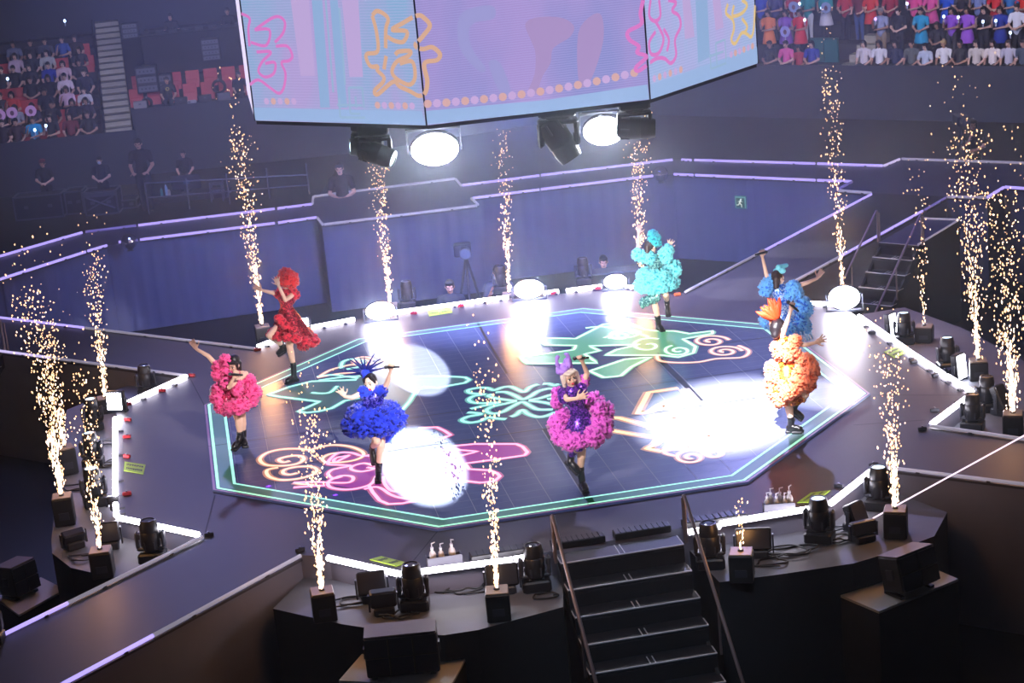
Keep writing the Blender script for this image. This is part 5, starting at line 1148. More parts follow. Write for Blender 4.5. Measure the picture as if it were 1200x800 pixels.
# ---------------------------------------------------------------- cables
M_cable = mat('cable_black', (16, 16, 19), .5); M_cable2 = mat('cable_grey', (120, 122, 134), .5)
def cable(x, y, z, label, n, r, seed, mm=None, loops=1.0):
    p = at(x, y, z); rnd = random.Random(seed); pts = []; a = rnd.uniform(0, 6)
    for i in range(n):
        a += rnd.uniform(.5, 1.1)*loops; rr = r*rnd.uniform(.35, 1); pts.append(Vector((rr*1.5*math.cos(a), rr*.8*math.sin(a), .014+.012*rnd.random()*(1+i % 3))))
    m = MB(); m.tube(catmull(pts, 6), .011, 6); o = m.build('cable', mm or M_cable, None, True, p); return tag(o, label, 'cable')
for a in ((412, 706, LZ, 'black cable coil beside the front left spark machine', 16, .22, 3), (470, 722, LZ, 'loose black cables beside the small strobe, front left ledge', 14, .17, 4), (545, 690, LZ, 'tangle of black cables below the light strip left of stairs', 22, .28, 5), (640, 700, LZ, 'black cable loop by the left foot of the stairs', 10, .12, 6),
          (925, 648, LZ, 'black cable tangle in the middle of front right ledge', 22, .26, 7), (985, 633, LZ, 'cable tangle between moving head and strobe, front right', 16, .2, 8), (98, 655, LZ, 'black cable tangle on the left bay floor', 18, .2, 9), (96, 572, LZ, 'black cable heap beside the outer left spark machine', 16, .22, 10), (128, 545, LZ, 'cables heaped along the left strip', 20, .2, 11), (900, 660, LZ, 'long black cable loop on the ledge right of the stairs', 10, .2, 12)):
    cable(*a)
cable(124, 520, LZ, 'grey cable tangle between left moving heads and strip', 22, .2, 13, M_cable2); cable(975, 620, LZ, 'pale cable strands beside the front right moving head', 12, .16, 14, M_cable2)
# ---------------------------------------------------------------- loudspeakers and risers below the stage
M_riser = mat('riser_top', (190, 190, 190), .6); M_spk = mat('speaker_black', (22, 23, 28), .5)
def riser(px, z, label):
    P4 = [at(x, y, z) for x, y in px]; c = sum(P4, Vector())/4; o = Vector((c.x, c.y, FLOOR_Z)); t = thing('riser', label, 'riser', o)
    m = MB(); m.prism([p-o for p in P4], 0, z-FLOOR_Z-.03); fixn(m.build('base', M_dark2, t)); m = MB(); m.prism([p-o for p in P4], z-FLOOR_Z-.03, z-FLOOR_Z); fixn(m.build('deck_board', M_riser, t)); return t
def speaker(p, yaw, w, d, h, tilt, label, cells=2):
    t = thing('loudspeaker', label, 'loudspeaker', p, yaw); R = Matrix.Rotation(tilt, 3, 'X'); c = Vector((0, 0, h/2*math.cos(tilt)+abs(d/2*math.sin(tilt))+.03))
    m = MB(); m.box(c, (w, d, h), R, bev=.02); m.build('cabinet', M_spk, t)
    m = MB()
    for i in range(cells):
        for j in range(2): m.box(c+R @ Vector(((i-(cells-1)/2)*w/cells, -d/2-.006, (j-.5)*h*.48)), (w/cells*.93, .014, h*.44), R)
    m.build('grille', mat('speaker_grille', (34, 38, 58), .35, metal=.4), t)
    m = MB(); m.box(c+R @ Vector((0, 0, h/2+.004)), (w*.98, d*.96, .012), R); m.build('top_panel', mat('speaker_top_lit', (110, 104, 110), .5), t)  # paler top sheet: light falling on the cabinet put into the colour
    for sx in (-1, 1):
        m = MB(); m.box((sx*w*.4, 0, .015), (.06, d*.8, .03)); m.build('foot', M_body2, t)
        m = MB(); m.box(c+R @ Vector((sx*(w/2+.01), 0, 0)), (.02, .1, .12), R); m.build('handle', M_body2, t)
    return t
riser(((985, 697), (1030, 716), (1123, 678), (1090, 664)), -.62, 'black riser with pale top under the tilted loudspeaker, bottom right'); p = at(1066, 692, -.62); e = at(1123, 678, -.62)-at(1030, 716, -.62)
speaker(p+Vector((0, .02, 0)), math.atan2(e.y, e.x), .58, .34, .42, -.22, 'black loudspeaker tilted on a riser at bottom right')
riser(((397, 797), (424, 766), (547, 768), (528, 804)), -.62, 'riser with pale taped top below the front left ledge'); p = at(474, 786, -.62)
speaker(p, 0.02, .80, .36, .48, .0, 'big black loudspeaker box below the front left ledge', 3)
riser(((-6, 700), (22, 720), (76, 690), (48, 676)), -1.4, 'low dark riser at left frame edge below the left bay'); p = at(24, 696, -1.4)
speaker(p, .95, .42, .36, .42, -.1, 'black loudspeaker with brown lit top at the left frame edge')
p = at(4, 748, 0); 
moving_head(p+Vector((-.12, -.1, 0)), 'black moving head light cut off by the left frame edge on the front left walkway', 0, 0, s=.9)
# taut glowing line at right
a = at(1014, 612, LZ+.15); b = atY(1290, 461, a.y-.6); t = thing('light_line', 'taut thin pinkish white light line running to the right frame edge', 'light line', a)
m = MB(); m.cyl((0, 0, 0), b-a, .009, n=8); m.build('line', emis('line_white', (255, 225, 250), 1.6), t); m = MB(); m.ell((0, 0, 0), .028, 10, 8); m.cyl((0, 0, -.12), (0, 0, 0), .02, n=8); m.build('end_clip', emis('line_end', (200, 200, 255), 2.0), t)
# ---------------------------------------------------------------- exit sign and mirror balls
A_, B_ = at(815, 205), at(955, 211); u = (B_-A_).normalized(); n_ = Vector((u.y, -u.x, 0)); n_ = n_ if n_.dot(CAM-A_) > 0 else -n_
d = ray(870, 236); p = CAM+d*((A_-CAM).dot(n_)/d.dot(n_))+n_*.09
t = thing('exit_sign', 'green and white running figure exit sign on the ring curtain', 'exit sign', p, math.atan2(u.y, u.x))
m = MB(); m.box((0, .02, 0), (.30, .04, .30), bev=.006); m.build('sign_box', mat('sign_green', (24, 110, 96), .5), t)
G_ = emis('sign_glow', (120, 190, 186), .75)
m = MB(); m.box((0, -.003, 0), (.26, .006, .26)); m.build('sign_border', G_, t); m = MB(); m.box((0, -.0065, -.01), (.215, .006, .225)); m.build('sign_panel', emis('sign_dark', (16, 92, 82), .7), t)
m = MB(); Y_ = -.013
m.ell((.02, Y_, .07), (.022, .004, .022), 10, 6); m.caps((.005, Y_, .04), (-.02, Y_, -.02), .018, .016, 6); m.caps((.0, Y_, .035), (.055, Y_, .015), .009, .008, 6); m.caps((0, Y_, .035), (-.05, Y_, .02), .009, .008, 6); m.caps((-.02, Y_, -.02), (.03, Y_, -.05), .012, .01, 6); m.caps((.03, Y_, -.05), (.03, Y_, -.1), .01, .009, 6); m.caps((-.02, Y_, -.02), (-.05, Y_, -.06), .012, .01, 6); m.caps((-.05, Y_, -.06), (-.09, Y_, -.06), .01, .008, 6)
m.build('running_figure', emis('sign_white', (226, 240, 238), .9), t)
M_mir = mat('mirror_tile', (190, 188, 200), .12, metal=.9)
for x, y, lab in ((151, 296, 'mirror ball on the near edge of the outer ring at left'), (776, 216, 'mirror ball on the near edge of the outer ring at right')):
    p = at(x, y, 0)+Vector((0, .2, 0)); t = thing('mirror_ball', lab, 'mirror ball', p); m = MB(); m.ell((0, 0, .20), .175, 22, 14); m.build('ball', M_mir, t); m = MB(); m.cyl((0, 0, 0), (0, 0, .03), .08, .05, 12); m.build('stand', M_body2, t)
# ---------------------------------------------------------------- work area behind the ring, left
PZ = -.12
P = [at(-90, 318)+Vector((0, .05, 0)), at(97, 271)+Vector((0, .05, 0)), at(364, 239)+Vector((0, .05, 0)), Vector((-4.2, 21.5, 0)), Vector((-15, 21.5, 0))]
struct(ngon_solid('rear_platform_floor', None, FLOOR_Z, PZ, [M_floor, M_dark2], pts3=P))
M_case = mat('flight_case', (30, 33, 46), .6); M_edge = mat('case_edge', (92, 96, 116), .4, metal=.6)
def case(x, y, Y, w, d, h, label, z0=PZ, brace=False, name='flight_case', yaw=0):
    p = atY(x, y, Y); t = thing(name, label, 'case', (p.x, p.y, z0), yaw); H = h
    m = MB(); m.box((0, 0, H/2), (w, d, H-.02), bev=.01); m.build('case_body', M_case, t)
    m = MB()
    for sx in (-1, 1):
        for sy in (-1, 1): m.box((sx*w/2, sy*d/2, H/2), (.035, .035, H))
    for z in (.02, H): 
        for sy in (-1, 1): m.box((0, sy*d/2, z-.0), (w+.03, .035, .035))
        for sx in (-1, 1): m.box((sx*w/2, 0, z), (.035, d, .035))
    if brace:
        for sx in (-1, 1): m.tube([(-sx*w*.42, -d/2-.03, .15), (sx*w*.42, -d/2-.03, H*.8)], .02, 6)
        m.box((0, -d/2-.02, H-.06), (w*.98, .05, .1))
    m.build('edge_trim', M_edge, t)
    m = MB()
    for sx in (-1, 1): m.box((sx*w*.25, -d/2-.012, H*.55), (.1, .02, .07))
    m.build('latch', M_edge, t); return t
def hgt(x, ytop, Y): return atY(x, ytop, Y).z-PZ
for x, yt, Y, w, br, lab in ((46, 227, 18.6, 1.15, False, 'wide dark flight case behind the ring at far left'), (88, 222, 18.8, .42, False, 'narrow upright flight case with bright edges behind the ring'), (119, 222, 18.4, .78, True, 'flight case with crossed braces behind the ring'), (150, 232, 18.9, .5, False, 'dark equipment case right of the cross braced case')):
    case(x, yt, Y, w, .6, hgt(x, yt, Y), lab, brace=br)
def table(x, yt, Y, w, d, label):
    p = atY(x, yt, Y); H = p.z-PZ; t = thing('work_table', label, 'table', (p.x, p.y, PZ), 0); m = MB(); m.box((0, 0, H-.02), (w, d, .04)); m.build('table_top', M_case, t)
    for sx in (-1, 1):
        m = MB()
        for sy in (-1, 1): m.box((sx*(w/2-.05), sy*(d/2-.05), H/2-.02), (.05, .05, H-.04))
        m.build('leg_frame', M_edge, t)
    m = MB(); m.box((0, -d/2+.03, H*.5), (w-.1, .02, H*.8)); m.build('front_cloth', mat('table_cloth', (18, 20, 32), .9), t)
    return t, p
t_, tp = table(222, 226, 19.2, 2.0, .7, 'dark work table with a monitor behind the ring')
mon = thing('monitor', 'dark monitor with a small blue screen mark on the work table', 'monitor', (tp.x-.05, tp.y, tp.z), -.05); m = MB(); m.box((0, 0, .28), (.74, .05, .36), bev=.01); m.build('screen', mat('monitor_black', (36, 40, 54), .5), mon); m = MB(); m.box((0, .03, .06), (.07, .04, .12)); m.box((0, .02, .012), (.3, .2, .024)); m.build('stand', M_body2, mon); m = MB(); m.box((.02, -.028, .28), (.16, .006, .09)); m.build('screen_mark', emis('mark_blue', (70, 100, 170), .5), mon)
for i, (dx, c, lab) in enumerate(((-.66, (60, 150, 140), 'teal bottle standing on the work table'), (-.54, (170, 200, 220), 'pale tall bottle standing on the work table'), (-.48, (190, 180, 170), 'short pale bottle standing on the work table'))):
    b = thing('drink_bottle', lab, 'bottle', (tp.x+dx, tp.y-.1, tp.z), 0); s = (1, 1.4, .8)[i]; m = MB(); m.lathe([(.03, 0), (.036, .01), (.036, .15*s), (.015, .2*s)], n=12); m.build('bottle_body', mat('drink_%d' % i, c, .3), b, True); m = MB(); m.cyl((0, 0, .2*s), (0, 0, .225*s), .016, n=10); m.build('cap', M_dark, b)
p = atY(256, 236, 18.6); t = thing('bottle_rack', 'small metal rack standing behind the ring near the left fountain', 'rack', (p.x, p.y, PZ)); H = p.z-PZ+.5
for sx in (-1, 1):
    for sy in (-1, 1): m = MB(); m.box((sx*.14, sy*.14, H/2), (.03, .03, H)); m.build('post', M_edge, t)
for z in (.2, H*.6, H-.05): m = MB(); m.box((0, 0, z), (.3, .3, .03)); m.build('shelf', M_edge, t)
# low rail along the ring back edge
a, b = at(170, 250), at(360, 226)
t = thing('guard_rail', 'thin dark guard rail behind the left part of the ring', 'rail', Vector((a.x, a.y+.5, PZ))); o = Vector((a.x, a.y+.5, PZ)); b = b+Vector((0, .5, 0)); a = a+Vector((0, .5, 0))
m = MB(); m.cyl(Vector((0, 0, .75)), b-o+Vector((0, 0, .35)), .018, n=8); m.cyl(Vector((0, 0, 0.4)), b-o+Vector((0, 0, .1)), .014, n=8); m.build('bar', M_edge, t); m = MB()
for i in range(5): q = (b-a)*(i/4); m = MB(); m.cyl(Vector((q.x, q.y, 0)), Vector((q.x, q.y, .75)), .018, n=8); m.build('post', M_edge, t)
# video camera on a tripod in the rear pit
p = atY(545, 292, 9.6); t = thing('video_camera', 'hazy video camera on a tripod in the pit behind the stage', 'camera', (p.x, p.y, FLOOR_Z)); H = p.z-FLOOR_Z
m = MB(); m.box((-.05, 0, H), (.34, .3, .24), bev=.02); m.cyl((.0, -.15, H), (.0, -.42, H), .10, .12, 16); m.build('camera_body', M_body2, t); m = MB(); m.cyl((0, -.42, H), (0, -.43, H), .10, n=16); m.build('lens', LENS, t)
for k in range(3):
    a = 2.1*k+.5; m = MB(); m.tube([(0, 0, H-.14), (.5*math.cos(a), .5*math.sin(a), .02)], .025, 8); m.build('tripod_leg', M_body2, t)
# ---------------------------------------------------------------- stands
M_wall = mat('stand_wall', (44, 48, 64), .8, noise_amt=.1, nscale=.7); M_tier = mat('stand_tier', (44, 44, 54), .8); M_conc = mat('stair_concrete', (176, 170, 150), .7, noise_amt=.12, nscale=4)
ZP = -.3
class Stand:
    def __init__(s, pa, pb, dep, rise, f0, ea, eb):
        a, b = at(*pa, ZP), at(*pb, ZP); s.u = (b-a).normalized(); s.n = Vector((-s.u.y, s.u.x, 0)); s.n = s.n if s.n.y > 0 else -s.n
        s.a = a-s.u*ea; s.L = (b-a).length+ea+eb; s.dep = dep; s.rise = rise; s.f0 = f0
    def floor(s, k): return ZP+s.f0+s.rise*k
    def pt(s, px, k, zabove, off=.0):
        """point on row k whose picture column is px, zabove over the tread"""
        z = s.floor(k)+zabove; base = s.a+s.n*(.70+s.dep*k+off); lo, hi = -20, s.L+20
        for _ in range(40):
            md = (lo+hi)/2; p = base+s.u*md
            if pr((p.x, p.y, z))[0] < px: lo = md
            else: hi = md
        p = base+s.u*lo; return Vector((p.x, p.y, z-zabove))
    def face(s): return math.atan2(s.n.y, s.n.x)-math.pi/2        # local -y looks at the stage
    def slab(s, name, t0, t1, n0, n1, z0, z1, m_):
        P = [s.a+s.u*t0+s.n*n0, s.a+s.u*t1+s.n*n0, s.a+s.u*t1+s.n*n1, s.a+s.u*t0+s.n*n1]
        return struct(ngon_solid(name, None, z0, z1, [m_, m_], pts3=P))
RS = Stand((885, 76), (1200, 77), .9, .5, -.6, 6, 6)
LS = Stand((0, 168), (117, 156), .9, .32, -.6, 8, 0)
RS.slab('stand_wall_right', 0, RS.L, -.12, .0, FLOOR_Z, ZP, M_wall); RS.slab('tier_floor_right', 0, RS.L, 0, .9, FLOOR_Z, RS.floor(0), M_tier)
for k in range(1, 7): RS.slab('tier_floor_right_%d' % k, 0, RS.L, .9*k, .9*k+.9, FLOOR_Z, RS.floor(k), M_tier)
LS.slab('stand_wall_left', 0, LS.L+1.12, -.12, .0, FLOOR_Z, ZP, M_wall)
for k in range(0, 10): LS.slab('tier_floor_left_%d' % k, 0, LS.L, .9*k, .9*k+.9, FLOOR_Z, LS.floor(k), M_tier)
# back wall between and above
m = MB()
p0, p1 = LS.a+LS.n*9.2, LS.a+LS.u*(LS.L+10)+LS.n*9.6
m.add([(p0.x, p0.y, FLOOR_Z), (p1.x, p1.y, FLOOR_Z), (p1.x, p1.y, 9), (p0.x, p0.y, 9)], [(0, 1, 2, 3)]); struct(m.build('wall_left', M_wall))
q0, q1 = RS.a+RS.n*6.5, RS.a+RS.u*RS.L+RS.n*6.5
m = MB(); m.add([(q0.x, q0.y, FLOOR_Z), (q1.x, q1.y, FLOOR_Z), (q1.x, q1.y, 9), (q0.x, q0.y, 9)], [(0, 1, 2, 3)]); struct(m.build('wall_right', M_wall))
m = MB(); r0, r1 = LS.a+LS.u*(LS.L+8.4)+LS.n*1.4, RS.a
m.add([(r0.x, r0.y, FLOOR_Z), (r1.x, r1.y, FLOOR_Z), (r1.x, r1.y, .16), (r0.x, r0.y, .16)], [(0, 1, 2, 3)]); struct(m.build('wall_back', M_wall))
m = MB(); m.add([(p1.x, p1.y, FLOOR_Z), (q0.x, q0.y, FLOOR_Z), (q0.x, q0.y, 9), (p1.x, p1.y, 9)], [(0, 1, 2, 3)]); struct(m.build('wall_back_upper', M_wall))
# aisle steps, left stand
t = thing('aisle_stairs', 'pale concrete aisle steps between the left audience block and the red seats', 'stairs', LS.a+LS.u*(LS.L+.16)+LS.n*.05); t.rotation_euler = (0, 0, LS.face()+.11)
for i in range(20):
    m = MB(); z = LS.floor(0)+.55+.16*i; y = .45*i; m.box((.42, y+.23, z-.6), (.82, .46, 1.2)); m.build('step', M_conc, t)
    m = MB(); m.box((.42, y+.012, z-.012), (.83, .03, .03)); m.build('step_nosing', mat('nosing_dark', (60, 58, 56), .7), t)
for x, lab in ((-.03, 'left'), (.87, 'right')):
    pass
t = thing('aisle_rail', 'dark rail between the left audience block and the aisle steps', 'rail', LS.a+LS.u*(LS.L+.10)); t.rotation_euler = (0, 0, LS.face()+.11); m = MB()
z0 = LS.floor(0)+.9; m.tube([(0, .1, z0), (0, 8.0, z0+.32*8/.9)], .025, 8); m.build('bar', M_dark2, t); m = MB()
for i in range(9): y = .2+.95*i; m = MB(); m.cyl((0, y, z0-.9+.32*y/.9), (0, y, z0+.32*y/.9), .02, n=8); m.build('post', M_dark2, t)
# steps and teal barrier, right stand
t = thing('aisle_stairs', 'short pale aisle steps in the right stand behind the front row gap', 'stairs', RS.pt(998, 0, 1.0)-RS.n*.35); t.rotation_euler = (0, 0, RS.face())
for i in range(5):
    m = MB(); m.box((.16*i*.4, .38*i+.2, .25+.25*i-.35), (.95-.06*i, .4, .75)); m.build('step', M_conc, t); m = MB(); m.box((.16*i*.4, .38*i+.01, .25+.25*i+.02), (.95-.06*i, .03, .02)); m.build('step_nosing', mat('nosing_green', (60, 74, 66), .7), t)
p = RS.pt(966, 0, 1.1, .55); t = thing('barrier', 'teal painted barrier block in the right stand below the woman in a white skirt', 'barrier', p, RS.face()); m = MB(); m.box((0, 0, .62), (.98, .12, 1.24), bev=.02); m.build('panel', mat('teal_paint', (10, 104, 104), .5), t); m = MB(); m.box((0, 0, 1.26), (1.0, .16, .05), bev=.01); m.box((0, -.07, .6), (.03, .02, 1.15)); m.build('cap_rail', mat('teal_dark', (8, 80, 84), .5), t)
# ---------------------------------------------------------------- seats
M_seat = mat('seat_red', (206, 52, 56), .5)
def make_seat(label):
    t = thing('arena_seat', label, 'seat', (0, 0, 0), 0, 'red seats in the left stand'); m = MB(); m.box((0, .12, .66), (.46, .05, .44), Matrix.Rotation(-.12, 3, 'X'), bev=.02); m.box((0, .095, .66), (.40, .02, .36), Matrix.Rotation(-.12, 3, 'X')); m.build('backrest', M_seat, t)
    m = MB(); m.box((0, .03, .44), (.43, .06, .32), Matrix.Rotation(-.25, 3, 'X'), bev=.02); m.build('seat', M_seat, t)
    m = MB()
    for sx in (-1, 1): m.box((sx*.245, .05, .42), (.04, .28, .05), bev=.01); m.box((sx*.245, .1, .2), (.03, .08, .4))
    m.build('armrest_frame', M_dark2, t); return t
seat0 = make_seat('x'); seat_used = [False]
def seat(p, rz, label):
    if not seat_used[0]:
        seat_used[0] = True; seat0.location = p; seat0.rotation_euler = (0, 0, rz); seat0['label'] = label; return seat0
    return copy_thing(seat0, p, rz, label)
# ---------------------------------------------------------------- spectators
def base_person(pose):
    """feet at the origin, looking along -y; returns shared meshes"""
    m = MB(); top = MB(); low = MB(); hair = {}
    sit = pose.startswith('sit'); zp = .47 if sit else .86
    pel = V((0, 0 if sit else 0, zp)); ch = V((0, .02 if sit else 0, zp+.40)); nk = V((0, .01, zp+.55)); hd = V((0, -.02, zp+.70))
    P, R = head_shape(m, hd, V((0, -1, -.12)), V((0, 0, 1))); m.caps(nk, hd-V((0, 0, .04)), .05, .05)
    m.ell(ch, (.14, .09, .16)); m.caps(ch, pel, .1, .12)
    top.ell(ch+V((0, 0, .02)), (.175, .115, .17), 14, 10); top.caps(ch, pel+V((0, 0, .02)), .125, .14, 12); top.caps(V((-.15, 0, zp+.49)), V((.15, 0, zp+.49)), .065, .065); top.caps(ch+V((0, 0, .1)), nk+V((0, 0, -.02)), .10, .06)
    if sit:
        for sx in (-1, 1):
            low.caps((sx*.09, -.02, .49), (sx*.1, -.42, .50), .095, .075, 12); low.caps((sx*.1, -.42, .48), (sx*.1, -.40, .08), .07, .05, 12); m.caps((sx*.1, -.40, .12), (sx*.1, -.40, .06), .045, .04); m.ell((sx*.1, -.46, .04), (.045, .12, .04))
        low.ell((0, 0, .47), (.18, .16, .12))
    else:
        for sx in (-1, 1):
            low.caps((sx*.09, 0, .84), (sx*.09, -.01, .46), .10, .07, 12); low.caps((sx*.09, -.01, .46), (sx*.09, .01, .07), .068, .05, 12); m.ell((sx*.09, -.06, .04), (.045, .12, .04)); m.caps((sx*.09, 0, .14), (sx*.09, 0, .06), .045, .04)
        low.ell((0, 0, .86), (.17, .125, .12))
    sh = [V((sx*.19, .01, zp+.47)) for sx in (-1, 1)]
    if pose.endswith('hold'): el = [V((-.24, -.08, zp+.2)), V((.24, -.06, zp+.2))]; wr = [V((-.15, -.30, zp+.40)), V((.03, -.24, zp+.17))]; ha = [V((-.13, -.33, zp+.48)), V((-.05, -.27, zp+.17))]
    elif pose.endswith('clasp'): el = [V((-.25, -.06, zp+.2)), V((.25, -.06, zp+.2))]; wr = [V((-.07, -.26, zp+.12)), V((.07, -.26, zp+.12))]; ha = [V((0, -.29, zp+.11)), V((0, -.30, zp+.13))]
    else: el = [V((-.25, .0, zp+.2)), V((.25, .0, zp+.2))]; wr = [V((-.16, -.26, zp+.08)), V((.16, -.26, zp+.08))]; ha = [V((-.12, -.35, zp+.08)), V((.12, -.35, zp+.08))]
    for i in (0, 1):
        m.caps(sh[i], el[i], .048, .042); m.caps(el[i], wr[i], .042, .03); hand(m, wr[i], ha[i], V((.2*(1-2*i), .3, -1)) if not (pose.endswith('hold') and i == 0) else V((1, 0, 0)), .12, .6 if pose.endswith('hold') and i == 0 else .3, 1 if i else -1, 1.05); top.caps(sh[i], sh[i].lerp(el[i], .62), .07, .066)
    hs = {}
    for kind in ('short', 'long', 'bob'):
        h = MB(); h.ell(P(0, -.015, .03), (.088, .10, .10), 14, 10, R); h.caps(P(-.05, .05, .075), P(.05, .05, .075), .035, .035)
        if kind == 'long':
            for sx in (-1, 1): h.caps(P(sx*.075, .0, .03), P(sx*.10, .02, -.24), .034, .026)
            h.caps(P(0, -.07, .0), P(0, -.09, -.24), .09, .08)
        if kind == 'bob':
            for sx in (-1, 1): h.caps(P(sx*.075, .0, .03), P(sx*.088, .02, -.08), .034, .024)
            h.caps(P(0, -.06, .0), P(0, -.07, -.09), .085, .07)
        hs[kind] = remesh_mesh(h, .016, 'hair_'+kind, 1)
    e = MB()
    for sx in (-1, 1): e.ell(P(sx*.033, .084, -.002), (.014, .008, .008), 8, 5, R)
    e.ell(P(0, .082, -.066), (.02, .01, .008), 8, 5, R)
    return dict(body=remesh_mesh(m, .012, 'body_'+pose, 1), top=remesh_mesh(top, .016, 'top_'+pose, 2), low=remesh_mesh(low, .016, 'low_'+pose, 2), eye=e.mesh('eye_'+pose, [], True), hair=hs, head=hd, zp=zp, grip=ha[0])
POSES = {p: base_person(p) for p in ('sit', 'sit_hold', 'sit_clasp', 'stand_clasp', 'stand_hold', 'stand')}
for b in POSES.values():
    for me in [b['body'], b['top'], b['low'], b['eye']]+list(b['hair'].values()): me.materials.append(None)
M_brow2 = mat('face_dark', (70, 34, 34), .5)
SKINS = [SKIN, SKIN_D, mat('skin_warm', (222, 176, 150), .55), mat('skin_tan', (184, 136, 110), .55)]  # mixed skin tones, picked at random per person
def put(name, me, m_, parent):
    o = bpy.data.objects.new(name, me); COL.objects.link(o); o.parent = parent; o.material_slots[0].link = 'OBJECT'; o.material_slots[0].material = m_; return o
def person(p, rz, pose, c, label, hair='short', hc=0, trousers=(30, 32, 42), group=None, s=1.0, skin=None, cat='spectator', long_top=False):
    t = thing('person', label, cat, p, rz, group); t.scale = (s, s, s); b = POSES[pose]
    hm = (M_hairk, M_hairbr, mat('hair_gold', (206, 178, 120), .5), mat('hair_grey', (150, 148, 150), .6))[hc]
    put('body', b['body'], skin or random.choice(SKINS), t); put('top', b['top'], mat('cloth_%d_%d_%d' % c, c, .8), t); put('trousers', b['low'], mat('cloth_%d_%d_%d' % trousers, trousers, .8), t)
    put('hair', b['hair'][hair], hm, t); put('face_marks', b['eye'], M_brow2, t)
    if long_top:
        zp = b['zp']; m = MB(); m.lathe([(.15, zp+.12), (.185, zp), (.235, zp-.28), (.23, zp-.30), (.15, zp-.1)], n=16); m.build('skirt', mat('cloth_%d_%d_%d' % c if long_top is True else 'cloth_%d_%d_%d' % long_top, c if long_top is True else long_top, .8), t, True)
    return t
STICK = emis('light_stick', (170, 200, 255), 6); STICKV = emis('light_stick_violet', (200, 160, 255), 3)
def stick(p, rz, label, col=STICK, s=1.0):
    t = thing('light_stick', label, 'light stick', p, rz); m = MB(); m.cyl((0, 0, -.13), (0, 0, .0), .017, .02, 8); m.build('handle', mat('stick_white', (210, 210, 220), .4), t); m = MB(); m.ell((0, 0, .045), (.045, .045, .055), 10, 8); m.build('glow_head', col, t, True); return t
def fan(p, rz, label, c=(206, 170, 190)):
    t = thing('round_fan', label, 'fan', p, rz); m = MB(); R = Matrix.Rotation(math.pi/2, 3, 'X'); m.lathe([(.17, -.006), (.17, .006)], (0, 0, 0), 20, R); m.build('disc', mat('fan_%d' % c[0], c, .6), t)
    m = MB(); m.ell((0, -.008, -.015), (.07, .006, .085), 12, 8); m.build('portrait_print', mat('fan_print', (120, 70, 90), .7), t); m = MB(); m.lathe([(.165, -.010), (.18, -.010), (.18, .010), (.165, .010)], (0, 0, 0), 20, R); m.build('rim', mat('fan_rim_%d' % c[0], [min(255, v+30) for v in c], .5), t); m = MB(); m.box((0, 0, -.25), (.03, .012, .18)); m.build('handle', mat('stick_white', (210, 210, 220), .4), t); return t
RF, LF = RS.face(), LS.face()
def rperson(px, row, pose, c, label, **k):
    s = k.pop('s', 1.0); zh = (1.17 if pose.startswith('sit') else 1.56)*s; return person(RS.pt(px, row, zh, k.pop('off', 0)), RF, pose, c, label, s=s, **k)
SIT = dict(row=0)
for px, pose, c, lab, k in (
    (902, 'sit_clasp', (26, 30, 38), 'spectator in black top, front row nearest the screen', {}), (921, 'sit_clasp', (240, 92, 170), 'spectator in bright pink shirt sitting in the front row at right', dict(hair='short')), (936, 'sit', (186, 34, 52), 'spectator in dark red shirt sitting beside pink shirted one', dict(hair='bob', s=.88)),
    (951, 'sit_clasp', (40, 60, 170), 'spectator in blue top with hands at face, front row', dict(hair='bob')), (1012, 'sit', (226, 218, 220), 'spectator in white shirt with dark sleeves by the pale steps', dict(hair='bob')), (1030, 'sit', (236, 234, 236), 'long haired spectator in white sleeveless top, front row', dict(hair='long')),
    (1049, 'sit', (30, 38, 74), 'long haired spectator in navy top, front row', dict(hair='long')), (1068, 'sit', (92, 98, 96), 'spectator in grey green shirt, front row', dict(hair='short')), (1084, 'sit_clasp', (200, 212, 226), 'spectator in white blouse under blue pinafore, front row', dict(hair='bob', s=.92)),
    (1106, 'sit', (242, 240, 236), 'blond spectator in white polo shirt, front row', dict(hair='short', hc=2)), (1125, 'sit_clasp', (28, 28, 36), 'spectator in dark shirt with hand at chin, front row', dict(skin=SKINS[3])), (1144, 'sit', (220, 210, 196), 'spectator in white and cream top with braided hair, front row', dict(hair='long')),
    (1163, 'sit', (244, 232, 222), 'long haired spectator in cream puff sleeved blouse, front row', dict(hair='long')), (1182, 'sit', (200, 196, 206), 'long haired spectator in patterned white top near right frame edge', dict(hair='long', hc=1)), (1199, 'sit', (70, 84, 100), 'spectator in slate top cut by the right frame edge, front row', {})):
    rperson(px, 0, pose, c, lab, **k)
